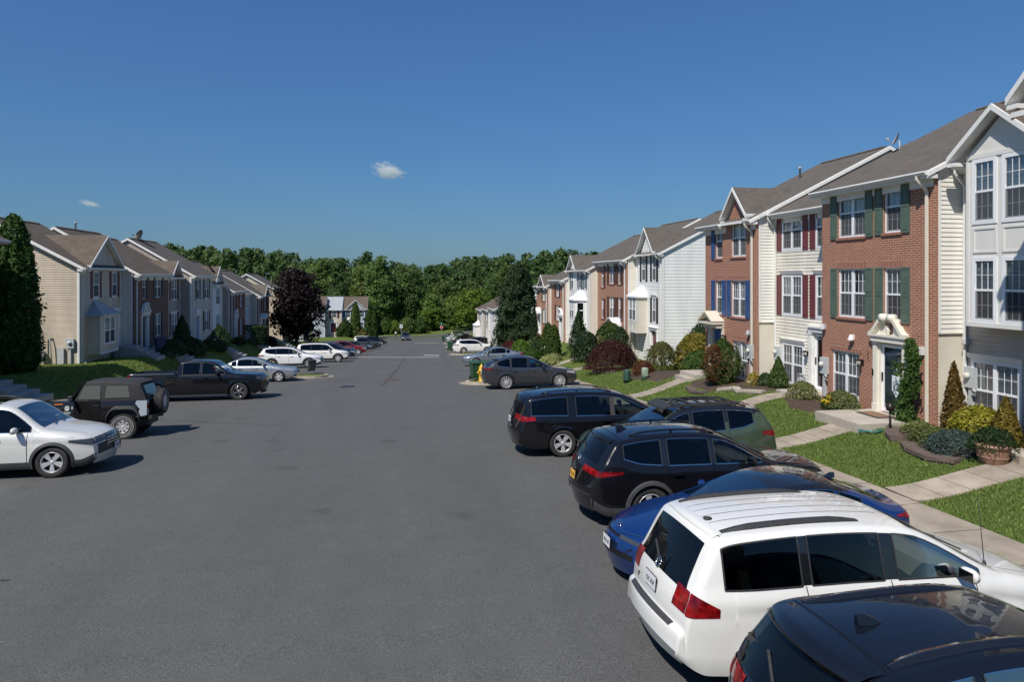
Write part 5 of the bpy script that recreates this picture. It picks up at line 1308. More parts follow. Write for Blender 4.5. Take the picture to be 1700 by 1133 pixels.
KIND['pickup'] = D(5.85, 2.03, [(0, .56), (.02, .88), (.08, 1.08), (.30, 1.16), (.9, 1.21), (1.45, 1.25), (2.02, 1.72), (2.3, 1.83), (2.9, 1.87), (3.5, 1.84), (3.66, 1.78), (3.74, 1.40), (3.77, 1.34), (5.0, 1.34), (5.76, 1.34), (5.82, 1.30), (5.85, .9), (5.85, .60)],
    [(0, 1.0), (.6, 1.12), (1.4, 1.18), (3.7, 1.20), (3.8, 1.34), (5.9, 1.34)], (1.42, 2.10), (1.42, 1.72), [(1.66, 2.66), (2.74, 3.50)], [(1.70, 2.72), (2.72, 3.60)], 1.0, 4.65, .40, tum=.26, bed=(3.82, 5.76), roofend=3.6, cabend=3.6, rock=.36, gap=.09, tail=dict(z=(1.0, 1.28), len=.10, q=(.86, 1.0)), head=dict(z=(.92, 1.06), len=.16), grille=dict(z=(.74, 1.04), q=.6), rimf=.62, round=[(0, .10), (1.4, .10), (1.6, .06), (3.6, .08), (3.8, .03), (5.9, .03)], crown=[(0, .05), (1.4, .05), (2.2, .05), (3.6, .04), (3.8, .0), (5.9, .0)], pzf=.66, pzr=.72, it=2, flare=.03, pillarfill=[(2.66, 2.74)], bowr=.03, tr=(.3, .03))
# ------------------------------------------------------------------ the soft-top off-roader
def jeep(label, pos, y):
    gz_ = zroad(y) + .012; Lc = 3.95
    root = thing('off_roader', label, 'car', (pos - Lc / 2, y, gz_), 0.0)   # nose to -x, rear bumper at pos
    sl = (zroad(y + .8) - zroad(y - .8)) / 1.6; root.rotation_euler[0] = math.atan(sl)
    off = Vector((-Lc / 2, 0, 0)); blk = paint('black_offroader_paint', (.012, .011, .011), 0, .3); grey = plain('primer_grey', (.36, .40, .44), .45)
    def fin(mb, nm, mats, par=root, auto=35):
        ob = mb.build(nm, mats, par, uv=False, auto=auto)
        if par is root: ob.location = off + Vector((0, 0, .14 if nm not in ('chassis',) else .03))
        return ob
    W = .74
    b = MB()  # tub: cowl to tail
    def ring(x, w, z0, z1, r=.05): return [(x, -w, z0), (x, -w, z1 - r), (x, -w + r * .3, z1 - r * .3), (x, -w + r, z1), (x, w - r, z1), (x, w - r * .3, z1 - r * .3), (x, w, z1 - r), (x, w, z0), (x, -w, z0)]
    st = [(1.35, .70, .55, 1.08), (1.55, .74, .50, 1.10), (2.2, .745, .48, 1.10), (3.0, .745, .50, 1.10), (3.78, .745, .52, 1.10), (3.80, .735, .53, 1.09)]
    b.grid([ring(*s_) for s_ in st]); b.poly(ring(*st[-1])[:-1][::-1]); b.poly(ring(*st[0])[:-1])
    fin(b, 'body', blk)
    b = MB(); st = [(.32, .44, .72, 1.02), (.36, .46, .70, 1.045), (.8, .52, .70, 1.075), (1.36, .60, .70, 1.105), (1.40, .62, .70, 1.105)]
    b.grid([ring(s_[0], s_[1], s_[2], s_[3], .08) for s_ in st]); b.poly(ring(*st[0], .08)[:-1]); fin(b, 'hood', blk)
    b = MB(); b.box(.26, .32, -.50, .50, .58, 1.04)
    for k in range(7): b.box(.25, .259, -.25 + k * .075, -.21 + k * .075, .66, .98, 1)
    for s_ in (-1, 1): b.lathe([(.001, .235), (.09, .238), (.10, .262)], (0, s_ * .39, .86), 'x', 16, 2)
    fin(b, 'grille', [blk, M['gloss_black'], M['headlamp']])
    for s_ in (-1, 1):  # fenders and flares
        b = MB(); rows = []
        for i in range(17):
            a = math.pi * (i / 16); cx, cz = .84, .40; x = cx - .60 * math.cos(a); z = cz + min(.50 * math.sin(a) * 1.35, .47); rows.append([(x, s_ * .45, z), (x, s_ * .80, z), (x, s_ * .83, z - .03), (x, s_ * .83, z - .09)])
        b.grid(rows); b.quad((.30, s_ * .45, .55), (1.38, s_ * .60, .5), (1.38, s_ * .60, .9), (.30, s_ * .45, .9)); fin(b, 'fender', M['blackplastic'])
        b = MB(); rows = []
        for i in range(15):
            a = -.15 + (math.pi + .3) * i / 14; cx, cz = 3.12, .40; x = cx - .50 * math.cos(a); z = cz + .50 * min(math.sin(a) * 1.15, .92); rows.append([(x, s_ * .74, z + .05), (x, s_ * .85, z + .02), (x, s_ * .86, z - .04)])
        b.grid(rows); fin(b, 'wheel_flare', M['greyplastic'])
        b = MB(); q = [(3.52, s_ * .749, .55), (3.81, s_ * .749, .60), (3.81, s_ * .749, 1.07), (3.50, s_ * .749, 1.07), (3.46, s_ * .749, .98), (3.60, s_ * .749, .80)]
        b.poly(q); b.box(3.802, 3.808, *sorted((s_ * .52, s_ * .749)), .60, 1.06); fin(b, 'corner_guard', grey)
        b = MB(); b.box(3.808, 3.84, *sorted((s_ * .60, s_ * .71)), .80, .98); fin(b, 'taillight', M['redlamp'])
        b = MB(); yy = s_ * .752  # door: lower steel skin, upper fabric
        b.poly([(1.68, yy, .60), (2.36, yy, .60), (2.44, yy, .70), (2.44, yy, 1.10), (1.68, yy, 1.10)]); d_ = fin(b, 'door', blk)
        b = MB(); b.box(2.24, 2.38, *sorted((s_ * .755, s_ * .775)), .93, .97); b.build('handle', M['chrome'], d_, uv=False)
        b = MB(); b.quad((1.05, s_ * .606, .985), (1.30, s_ * .62, .99), (1.30, s_ * .62, 1.03), (1.05, s_ * .606, 1.025)) ; fin(b, 'side_marker', M['amber'])
        b = MB(); b.bar((1.62, s_ * .74, 1.13), (1.62, s_ * .90, 1.18), .03, .03, 1); b.box(1.60, 1.66, *sorted((s_ * .84, s_ * 1.02)), 1.12, 1.28); fin(b, 'mirror', [M['chrome'], M['blackplastic']])
    # soft top
    can = noisy('canvas_top', (.022, .022, .024), (.032, .032, .034), 18, .85); b = MB()
    def tr_(x, w, z): return [(x, -w, 1.09), (x, -w, z - .10), (x, -w + .03, z - .03), (x, -w + .10, z), (x, 0, z + .02), (x, w - .10, z), (x, w - .03, z - .03), (x, w, z - .10), (x, w, 1.09)]
    prof = [(1.92, .70, 1.68), (2.1, .72, 1.72), (2.5, .725, 1.725), (2.62, .725, 1.715), (3.2, .725, 1.70), (3.48, .72, 1.66), (3.58, .71, 1.60)]
    rows = [tr_(*p) for p in prof]; rows.append([(3.58 + (p[2] < 1.2) * .20, p[1], p[2]) for p in rows[-1]])
    b.grid(rows)
    rear = [(3.78, -.70, 1.10), (3.78, .70, 1.10), (3.585, .66, 1.58), (3.585, -.66, 1.58)]; b.poly(rear)
    for s_ in (-1, 1): b.poly([(3.58, s_ * .712, 1.09), (3.78, s_ * .70, 1.09), (3.585, s_ * .68, 1.58)]); b.poly([(1.66, s_ * .745, 1.09), (2.1, s_ * .735, 1.09), (2.1, s_ * .715, 1.62), (1.94, s_ * .71, 1.62)])
    tp = fin(b, 'soft_top', can, auto=50)
    vin = plain('vinyl_window', (.12, .13, .118), .12, 0, .3)
    for s_ in (-1, 1):
        b = MB(); b.poly([(1.78, s_ * .747, 1.16), (2.42, s_ * .738, 1.14), (2.42, s_ * .727, 1.58), (1.98, s_ * .727, 1.58), (1.93, s_ * .73, 1.54)]); b.poly([(2.56, s_ * .738, 1.18), (3.30, s_ * .738, 1.18), (3.22, s_ * .728, 1.55), (2.60, s_ * .728, 1.56)])
        b.build('side_window', vin, tp, uv=False)
    b = MB(); b.quad((3.775, -.52, 1.16), (3.775, .52, 1.16), (3.61, .50, 1.53), (3.61, -.50, 1.53)); b.build('rear_window', vin, tp, uv=False)
    b = MB(); x0, x1 = 1.50, 1.93
    for (p, q) in (((x0, -.70, 1.08), (x1, -.66, 1.68)), ((x0, .70, 1.08), (x1, .66, 1.68)), ((x0, -.70, 1.10), (x0, .70, 1.10)), ((x1, -.68, 1.67), (x1, .68, 1.67))): b.bar(p, q, .07, .06)
    wf = fin(b, 'windshield_frame', blk); b = MB(); b.quad((x0, -.68, 1.10), (x0, .68, 1.10), (x1, .65, 1.66), (x1, -.65, 1.66)); b.build('windshield', M['carglass'], wf, uv=False)
    b = MB(); b.box(.02, .20, -.72, .72, .50, .62); fin(b, 'front_bumper', M['blackplastic'])
    b = MB(); b.box(3.84, 3.95, -.70, .70, .47, .58); b.box(3.95, 4.08, -.04, .04, .46, .52); fin(b, 'rear_bumper', M['blackplastic'])
    b = MB(); b.box(.3, 3.8, -.45, .45, .36, .56); b.tube([(.84, -.6, .39), (.84, .6, .39)], .06); b.tube([(3.12, -.6, .39), (3.12, .6, .39)], .06); b.box(1.5, 2.6, -.80, -.70, .40, .46); b.box(1.5, 2.6, .70, .80, .40, .46); fin(b, 'chassis', M['blackplastic'])
    # decals on the cowl side: a pale round badge over the maker's word
    b = MB(); b.lathe([(.001, 0), (.075, 0)], (1.47, -.7465, .90), 'y', 20); b.box(1.42, 1.52, -.7466, -.746, .82, .86)
    for k, zz in enumerate((.93, .88)): b.box(1.60, 1.64, -.7485, -.748, zz - .015, zz + .012)
    dc = fin(b, 'decal', M['white_trim'])
    cu = bpy.data.curves.new('lettering', 'FONT'); cu.body = 'Jeep'; cu.size = .115; cu.extrude = .001; t_ = bpy.data.objects.new('lettering', cu); COL.objects.link(t_)
    dg = bpy.context.evaluated_depsgraph_get(); me = bpy.data.meshes.new_from_object(t_.evaluated_get(dg)); bpy.data.objects.remove(t_)
    lo = bpy.data.objects.new('lettering', me); COL.objects.link(lo); lo.parent = root; me.materials.clear(); me.materials.append(M['white_trim']); lo.location = Vector((1.38, -.748, .86)) + off; lo.rotation_euler = (math.pi / 2, 0, 0)
    for x in (.84, 3.12):
        for s_ in (-1, 1): put_wheel(root, x + off.x, s_ * .70, .395, .395, .26, 'offroad', .52, M['alloy'], s_)
    ms = wheel_meshes(.395, .26, 'offroad', .52, M['alloy']); w = bpy.data.objects.new('spare_wheel', ms[0]); COL.objects.link(w); w.parent = root; w.location = Vector((4.0, .08, 1.10)) + off; w.rotation_euler = (0, 0, -math.pi / 2)
    for nm, me in (('tyre', ms[1]), ('rim', ms[2])): o = bpy.data.objects.new(nm, me); COL.objects.link(o); o.parent = w
    return root

# ------------------------------------------------------------------ car colours and placement
PT = {}
for k, a in dict(black=((.006, .006, .008), 0, .25), navy=((.008, .010, .016), .2, .25), white=((.72, .71, .67), 0, .35), pearl=((.66, .65, .61), .1, .32), blue=((.006, .034, .155), .3, .28), green=((.050, .078, .052), .15, .35), grey=((.060, .062, .070), .55, .32), silver=((.34, .36, .38), .75, .32), red=((.23, .006, .010), .3, .28), dgrey=((.055, .060, .066), .4, .35), dblue=((.012, .022, .042), .4, .3), maroon=((.10, .012, .018), .3, .3), offwhite=((.70, .70, .70), 0, .35), sedansilver=((.42, .44, .46), .6, .3)).items(): PT[k] = paint('paint_' + k, *a)

def rav_rack(root, s, off, fin):
    b = MB(); zz = 1.735
    for sg in (-1, 1): b.bar((2.0, sg * .52, zz - .01), (3.75, sg * .52, zz - .01), .05, .06)
    for k in range(7): b.bar((2.02 + k * .285, -.52, zz), (2.02 + k * .285, .52, zz), .06, .03)
    b.bar((1.95, -.48, zz - .03), (1.80, -.42, zz - .09), .04, .05); b.hexa([(1.78, -.5, zz - .11), (1.98, -.52, zz - .05), (1.98, .52, zz - .05), (1.78, .5, zz - .11), (1.79, -.5, zz - .06), (1.99, -.52, zz + .02), (1.99, .52, zz + .02), (1.79, .5, zz - .06)])
    for x in (2.15, 2.9, 3.6):
        for sg in (-1, 1): b.bar((x, sg * .52, zz - .03), (x, sg * .56, zz - .11), .06, .04)
    fin(b, 'roof_rack', M['blackplastic'])
def van_extra(root, s, off, fin):
    b = MB(); p = s.S(1.0, .80); b.tube([p, p + Vector((.10, .02, .85))], [.006, .003], 6); b.lathe([(.025, -.01), (.02, .03), (.006, .05)], tuple(p), 'z', 10); fin(b, 'aerial', M['blackplastic'])
    b = MB(); x0, x1 = 5.015, 5.072; s.tpatch(b, x0, x1, -.80, .80, .006, 4, 14); fin(b, 'bumper_step_pad', M['greyplastic'])
    b = MB(); p = s.S(s.xat(.90), -.62, .01)
    for k in range(2): b.box(p.x - .005, p.x + .006, p.y + k * .06 - .02, p.y + k * .06 + .02, p.z - .10, p.z - .04)
    fin(b, 'badge', M['ink'])
    b = MB(); p = s.S(4.42, .30, .005); b.lathe([(.055, 0), (.05, .012), (.02, .02), (.001, .02)], tuple(p), 'z', 14); fin(b, 'antenna_base', M['blackplastic'])
def bluefront(root, s, off, fin):
    b = MB()
    for sg in (-1, 1):
        rows = []
        for i in range(12):
            t = i / 11; x = s.xat(.44 + .14 * t, False); q = .66 + .16 * t; rows.append([s.S(x, sg * q, .008), s.S(x, sg * (q + .02 + .03 * t), .008)])
        b.grid(rows, 0)
        rows = []
        for i in range(12):
            t = i / 11; q = .30 + .62 * t; x = s.xat(.70 + .05 * t, False); rows.append([s.S(x, sg * q, .011), s.S(x + .016, sg * q, .011)])
        b.grid(rows, 1)
    fin(b, 'front_blade', [M['ink'], M['chrome']])
    b = MB(); s.tpatch(b, s.xat(.645, False), s.xat(.675, False), -.60, .60, .008, 3, 16); fin(b, 'front_slot', M['ink'])
    b = MB(); s.tpatch(b, .001, s.xat(.46, False), -.9, .9, .010, 3, 14); fin(b, 'lower_lip', M['ink'])
    b = MB()
    for r in range(5):
        z = .475 + r * .022; x = s.xat(z, False)
        for k in range(22): q = -.44 + k * .042 + (r % 2) * .02; p = s.S(x, q, .010); b.box(p.x - .004, p.x + .004, p.y - .012, p.y + .012, p.z - .006, p.z + .006)
    fin(b, 'grille_mesh', M['ink'])
VW = [[(-.55, .8), (0, -.1), (.55, .8)], [(-.9, .35), (-.4, -.85), (0, .05), (.4, -.85), (.9, .35)]]
g_r = 'cars parked nose to the kerb by the brick houses'; g_l = 'cars parked along the shaded terrace'
car('glossy black crossover with a roof spoiler and fin, parked next to the white minivan', KIND['suv_black'], (3.12, 5.2), '+x', PT['navy'], 'car', 'crossover', wh='twin', clad=M['blackplastic'], wline=True, emblem=.98, emrad=.05, railm=M['gloss_black'])
car('white minivan with red tail lamps and black roof rails, between blue and black cars', KIND['minivan_round'], (3.14, 7.85), '+x', PT['white'], 'minivan', 'minivan', wh='five', emblem=1.14, emrad=.06, emstroke=VW, trimm=M['interior_pale'], railm=M['blackplastic'], extra=van_extra, wline=False, mirm=PT['white'])
car('royal blue fastback sedan with black roof, reversed in beside the white minivan', KIND['sedan_fast'], (3.68, 10.3), '-x', PT['blue'], 'car', 'sedan', sx=.92, roofm=M['gloss_black'], wh='ten', rimm=M['alloy_dark'], grm=PT['blue'], nobars=True, extra=bluefront, wiper=False, hlm=M['darklamp'], wline=True, emblem=.74, emr=False, emrad=.045)
car('black three-row utility car with grey arches and a yellow number plate', KIND['suv_mid'], (3.78, 13.15), '+x', PT['black'], 'car', 'utility_car', clad=M['greyplastic'], wh='twin', platem=M['plate_yellow'], wline=True, emblem=1.12, emrad=.05, railm=PT['black'])
car('sage green utility car with black roof and slatted roof rack', KIND['suv_compact'], (4.75, 15.95), '-x', PT['green'], 'car', 'utility_car', roofm=M['gloss_black'], wh='five', rimm=M['alloy_dark'], clad=M['blackplastic'], extra=rav_rack, wline=True)
car('black sleek minivan with chrome window line beside the green utility car', KIND['minivan_sleek'], (3.52, 19.0), '+x', PT['black'], 'minivan', 'minivan', wh='twin', wline=True, handle=M['chrome'], railm=M['gloss_black'], pillm=M['greyplastic'])
car('dark grey coupe-roofed crossover with large multi-spoke wheels by the yellow hydrant', KIND['suv_coupe'], (5.0, 35.7), '+x', PT['grey'], 'car', 'crossover', wh='multi', wline=True, wlm=M['chrome'])
car('pale silver sedan reversed in behind the green bins', KIND['sedan'], (6.05, 54.5), '-x', PT['silver'], 'car', 'sedan', wh='ten', lod=1)
# small cars further down on the brick side
def far(lbl, kd, px, py, nose, col, cat='car', nm='parked_car', lod=0, **o):
    """px,py: where the bumper nearest the middle of the road meets the asphalt"""
    q = P(px, py); return car(lbl, KIND[kd], (q.x, q.y), nose, PT[col], cat, nm, lod=lod, **o)
far('white utility car with black tail lamp beside the kerb island', 'suv_mid', 753, 587.5, '+x', 'white', wh='twin', lod=1)
far('black low van seen behind the white utility car', 'minivan_sleek', 757, 579.5, '-x', 'black', 'minivan', 'minivan')
far('maroon nosed small car among the white cars', 'suv_compact', 744, 575.5, '-x', 'maroon')
far('white hatchback second from the stop sign', 'suv_compact', 743, 570.5, '-x', 'white')
far('white sedan nearest the stop sign', 'sedan', 742, 565.5, '-x', 'offwhite')
far('white van with ladder bars by the stop sign', 'minivan_round', 747, 561, '+x', 'white', 'van', 'van')
far('black bonneted car by the far green bins', 'suv_black', 741, 560, '-x', 'black')
# shaded side: noses out to the street
def left(lbl, kd, px, py, col, du=0.0, cat='car', nm='parked_car', lod=1, nose='+x', **o):
    """px,py: contact point of the near front wheel"""
    k = KIND[kd]; q = P(px, py); y = q.y + k['W'] / 2 - .12; x = q.x + (k['xf'] if nose == '+x' else (k['xf'])) ; return car(lbl, k, ((x - k['L']) if nose == '+x' else x - 2 * k['xf'], y), nose, PT[col], cat, nm, lod=lod, **o)
left('pearl white three-row utility car with sunroof in front of the off-roader', 'suv_big', 88, 794, 'pearl', lod=2, clad=M['greyplastic'], wh='twin', wline=True, hlm=M['darklamp'], barmat=M['chrome'], nm='utility_car', wiper=False)
q = P(205, 730); jeep('black soft-top off-roader with grey rear corner and spare wheel on its tail', q.x + .83, q.y + .70)
left('black pickup truck with chrome wheels, reversed toward the lawn', 'pickup', 397, 665, 'black', lod=2, cat='pickup truck', nm='pickup_truck', wh='five', rimm=M['chrome'], wiper=False, clad=None, hlm=M['darklamp'])
left('silver sedan tucked between the black pickup and the grassy kerb island', 'sedan', 463, 635, 'sedansilver', wh='five', nm='sedan')
left('white utility car with red tail lamp behind the wheeled bin', 'suv_mid', 512.5, 611.8, 'offwhite', clad=M['greyplastic'], wh='twin', nm='utility_car')
left('tall white utility car with a broad white rear pillar', 'suv_big', 561, 602, 'white', clad=M['greyplastic'], wh='five', nm='utility_car', wline=True)
left('dark blue utility car squeezed between white and red cars', 'suv_compact', 574, 597, 'dblue', wh='five')
left('bright red car with silver wheels beside the second kerb island', 'suv_compact', 594.7, 589.8, 'red', wh='five')
left('maroon car half hidden behind the red one', 'suv_compact', 575, 592.5, 'maroon', lod=0)
left('dark grey pickup truck with black wheels beyond the second island', 'pickup', 621, 580.5, 'dgrey', cat='pickup truck', nm='pickup_truck', wh='six', rimm=M['alloy_dark'])
left('grey sedan parked in front of the dark grey pickup', 'sedan', 606, 583.5, 'dgrey', lod=0)
left('white van parked behind the grey pickup', 'minivan_round', 622, 573.2, 'white', lod=0, cat='van', nm='van')
left('black car last in the row before the lawn', 'suv_black', 633, 573.4, 'black', lod=0)
q = P(673, 566); car('dark car driving up the street toward the viewer', KIND['suv_compact'], (q.x, q.y + 2.3), '-y', PT['dgrey'], lod=0, name='moving_car', hlm=M['headlamp'])
# ------------------------------------------------------------------ the brick side of the street
S = dict
dk = dict
def h2x(root, X, Z):
    wall_lamp(root, X(19.30), Z(-2.72), 0); flood(root, X(19.75), Z(-1.95), 0)
    flood(root, X(21.2), Z(-1.7), 0, M['meter'])
    b = MB(); x = X(16.85); b.box(x - .10, x + .10, -.12, -.003, Z(-2.2), Z(-1.98)); b.build('junction_box', M['white_trim'], root)
    # house number running down the door post
    txt('1689', root, (X(18.98), -.076, Z(-2.25)), .10, M['ink'], vertical=True)
    # pennant on the storm door
    b = MB(); x = X(17.92); z = Z(-2.95); b.poly([(x - .17, .045, z), (x + .17, .045, z), (x + .17, .045, z - .45), (x, .045, z - .66), (x - .17, .045, z - .45)]); b.tube([(x - .16, .045, z), (x, .047, z + .22), (x + .16, .045, z)], .006, 5); b.build('door_banner', noisy('banner_cloth', (.45, .55, .53), (.75, .78, .74), 9, .9), root)
    meterbox(root, X(21.15), Z(-3.05)); gasmeter(root, X(19.55), Z(-4.05))
    b = MB(); w = X(18.75); b.box(w - .05, w + .02, -.08, -.073, Z(-3.05), Z(-2.85)); b.build('doorbell', M['ink'], root)
def meterbox(root, x, z, par=None):
    b = MB(); b.box(x - .16, x + .16, -.13, -.003, z - .28, z + .28); b.lathe([(.09, -.13), (.09, -.20), (.06, -.235), (.001, -.24)], (x - .03, 0, z + .04), 'y', 14, 1); b.box(x - .05, x + .05, -.09, -.003, z - 1.05, z - .282); b.lathe([(.06, -.13), (.07, -.17), (.001, -.18)], (x + .2, 0, z - .34), 'y', 12, 2)
    b.build('electric_meter', [M['meter'], M['frost'], M['galv']], root)
def gasmeter(root, x, z):
    b = MB(); b.box(x - .15, x + .15, -.30, -.08, z - .17, z + .17); b.lathe([(.16, -.31), (.16, -.10)], (x, 0, z + .04), 'y', 16); b.tube([(x - .2, -.2, z - .5), (x - .2, -.2, z + .30), (x - .06, -.2, z + .30), (x - .06, -.2, z + .17)], .025, 8); b.tube([(x + .06, -.2, z + .17), (x + .06, -.2, z + .26), (x + .30, -.2, z + .26), (x + .30, -.2, z - .5)], .025, 8); b.lathe([(.06, -.02), (.09, .0), (.06, .02)], (x + .06, -.2, z + .30), 'z', 12)
    b.build('gas_meter', M['galv'], root)
def txt(s_, par, loc, size, mat, vertical=False, rot=(math.pi / 2, 0, 0), nm='lettering'):
    cu = bpy.data.curves.new(nm, 'FONT'); cu.body = '\n'.join(s_) if vertical else s_; cu.size = size; cu.extrude = .002; cu.align_x = 'CENTER'; cu.space_line = .95
    t_ = bpy.data.objects.new(nm, cu); COL.objects.link(t_); dg = bpy.context.evaluated_depsgraph_get(); me = bpy.data.meshes.new_from_object(t_.evaluated_get(dg)); bpy.data.objects.remove(t_)
    o = bpy.data.objects.new(nm, me); COL.objects.link(o); o.parent = par; me.materials.clear(); me.materials.append(mat); o.location = loc; o.rotation_euler = rot; return o
def dish(root, x, y, z, r=.4, az=0.0, feed=True):
    b = MB(); b.tube([(x, y, z - .5), (x, y, z)], .025, 8); rows = []
    f = Vector((math.cos(az), math.sin(az), .45)).normalized(); a = f.cross(Vector((0, 0, 1))).normalized(); c = a.cross(f)
    o_ = Vector((x, y, z)) + f * .08
    for i in range(6): rr = r * i / 5; rows.append([o_ + a * rr * math.cos(t * math.pi / 10) + c * rr * math.sin(t * math.pi / 10) + f * (rr * rr / r * .30) for t in range(21)])
    b.grid(rows); b.grid([[p - f * .012 for p in r_] for r_ in rows], flip=True)
    b.tube([o_ - c * r * .9 + f * .1, o_ + f * r * 1.15 - c * r * .35], .012, 6); b.obox(o_ + f * r * 1.15 - c * r * .35, f * .05, a * .035, c * .035)
    b.build('satellite_dish', M['galv'] if r < .35 else M['metal_dark'], root)
RED = dict(side=1, hd=6.1, slope=.485, roof='roof_grey')
house('taupe sided townhouse with a tall grey bay under a front gable', 1, 15.78, 12.14, 4.26, -4.2, 3.12, 6.1, .485, 'sid_taupe', 'sid_taupe', roof='roof_brown',
    wins=[('d', 15.38, -3.84, -2.28, 1.42, dk(b='blind', cap=1))], doors=[S(u=13.0, h=-4.05, k='flat')], laps=True, dn=[16.28],
    gables=[S(u=14.62, hw=1.38, apex=4.36, eave=3.22, proud=.62, bay=1)],
    bays=[S(u0=13.62, u1=15.62, p=.62, h0=-1.30, h1=3.20, ang=0, mat='bay_grey', gapex=4.08, trim='bay_grey', wins=[('s', 15.10, 1.42, 3.02, .64, dk(b='blind')), ('s', 14.22, 1.42, 3.02, .64, dk(b='blind')), ('s', 15.10, -1.14, .46, .64, dk(b='half')), ('s', 14.22, -1.14, .46, .64, dk(b='half'))], panels=[(15.45, 14.74, .62, 1.28), (14.58, 13.87, .62, 1.28)])],
    extra=lambda r, X, Z: (meterbox(r, X(16.1), Z(-2.75)), flood(r, X(16.22), Z(-1.75), 0, M['galv'])), ro=(.0, .0))
house('end townhouse with steep front gable at the edge of view', 1, 13.2, 7.4, 4.55, -4.15, 3.5, 6.1, .485, 'sid_taupe', 'sid_taupe', roof='roof_brown', gables=[S(u=10.0, hw=2.34, apex=6.25, eave=3.80, proud=0)], wins=[('d', 9.9, 1.2, 2.8, 1.4), ('d', 9.9, -1.3, .2, 1.4)], ro=(.1, .25), dn=[7.4])
def green_extra(r, X, Z):
    h2x(r, X, Z); 
house('red brick townhouse with green shutters and a scrolled door pediment', 1, 14.87, 16.44, 4.92, -4.24, 2.98, 6.1, .485, 'brick_red', 'sid_ivory', split=-1.55,
    wins=[('d', 19.85, 1.30, 2.90, 1.34, dk(sh='green', sill=1, b='sheer')), ('s', 18.02, 1.33, 2.90, .72, dk(sh='green', b='half')), ('d', 19.85, -1.32, .27, 1.34, dk(sh='green', head=1)), ('s', 18.02, -1.32, .27, .72, dk(sh='green', head=1)), ('d', 20.15, -4.0, -2.46, 1.36, dk(head=1, b='sheer'))],
    doors=[S(u=18.08, h=-4.12, k='swan', c='teal', trim='cream_trim', storm=True, w=.88)], extra=green_extra, dn=[16.62], ro=(.14, .14), dcol='cream_trim')
house('cream sided townhouse with maroon shutters set back between brick houses', 1, 15.69, 21.38, 4.28, -4.3, 2.62, 6.1, .485, 'sid_cream', 'sid_cream',
    wins=[('d', 24.4, 1.08, 2.62, 1.30, dk(sh='maroon', b='half')), ('s', 22.5, 1.08, 2.62, .70, dk(sh='maroon')), ('d', 24.4, -1.5, .05, 1.30, dk(sh='maroon', cap=1, b='blind')), ('s', 22.5, -1.5, .05, .70, dk(sh='maroon', cap=1)), ('d', 24.35, -4.2, -2.66, 1.36, dk(cap=1, b='sheer'))],
    doors=[S(u=22.55, h=-4.2, k='flat', c='maroon', storm=True)], extra=lambda r, X, Z: (wall_lamp(r, X(23.35), Z(-2.9), 0), txt('687', r, (X(23.12), -.03, Z(-2.75)), .17, M['ink'], vertical=True), meterbox(r, X(25.35), Z(-3.1)), gasmeter(r, X(23.5), Z(-4.0))), ro=(.0, .0), vents=[], dn=[25.5])
house('red brick townhouse with blue shutters and a gabled cream door hood', 1, 14.87, 25.68, 4.5, -4.42, 2.42, 6.1, .5, 'brick_red', 'sid_ivory', split=-1.85,
    wins=[('s', 28.85, .85, 2.40, .64, dk(sh='blue', on='l')), ('d', 27.1, .88, 2.50, 1.22, dk(b='sheer')), ('s', 28.85, -1.68, -.17, .64, dk(sh='blue', head=1)), ('d', 27.1, -1.72, -.16, 1.22, dk(sh='blue', head=1, b='sheer')), ('d', 26.95, -4.35, -2.78, 1.24, dk(head=1))],
    doors=[S(u=29.05, h=-4.3, k='hood', c='blue', trim='bay_cream')], gables=[S(u=27.1, hw=1.1, apex=3.86, eave=2.62, proud=0)],
    extra=lambda r, X, Z: (meterbox(r, X(26.0), Z(-3.1)), wall_lamp(r, X(28.2), Z(-2.7), 0), flood(r, X(29.9), Z(-2.3), 0, M['galv']), flood(r, X(26.15), Z(-2.3), 0, M['galv'])), ro=(.14, .25), vents=[(29.2, 4.3)], dn=[25.9], dcol='cream_trim')
LAPW[:] = [.215, .014]
house('white sided townhouse with a cream bay window and dark shutters', 1, 17.7, 42.0, 4.83, -5.9, 1.62, 6.1, .5, 'sid_white', 'sid_white',
    wins=[('s', 45.3, -.28, 1.40, .66, dk(sh='black', sw=.3, cap=1)), ('s', 43.4, -.25, 1.42, .62, dk(sh='black', sw=.3, cap=1)), ('s', 43.4, -3.05, -1.40, .62, dk(sh='black', sw=.3, cap=1))],
    doors=[S(u=43.5, h=-5.75, k='flat', c='maroon')], gables=[S(u=44.6, hw=1.55, apex=3.42, eave=1.72, proud=0)],
    bays=[S(u0=44.75, u1=46.5, p=.72, h0=-3.9, h1=-1.35, mat='bay_cream', wins=[('d', 45.62, -3.05, -1.5, 1.25)], roof='metal_white', rh=.75, panels=[(46.3, 45.65, -3.75, -3.2), (45.6, 44.95, -3.75, -3.2)])], ro=(.12, .12), vents=[(44, 6)])
LAPW[:] = [.16, .018]
house('salmon brick townhouse with brown shutters and an arched white door canopy', 1, 17.0, 46.88, 6.88, -5.92, 1.30, 5.6, .52, 'brick_pink', 'sid_cream',
    wins=[('d', 50.2, -.52, 1.12, 1.2, dk(sh='brown', sw=.36)), ('s', 48.35, -.52, 1.12, .66, dk(sh='brown', sw=.36)), ('d', 50.2, -3.2, -1.55, 1.2, dk(sh='brown', sw=.36)), ('s', 48.35, -3.2, -1.55, .66, dk(sh='brown', sw=.36)), ('s', 52.4, -.8, .9, .7, dk(sh='dred', on='r')), ('s', 52.4, -3.3, -1.75, .7, dk(sh='dred', on='r')), ('s', 50.6, -5.7, -4.4, .8)], doors=[S(u=48.7, h=-5.8, k='arch')], ro=(.12, .12))
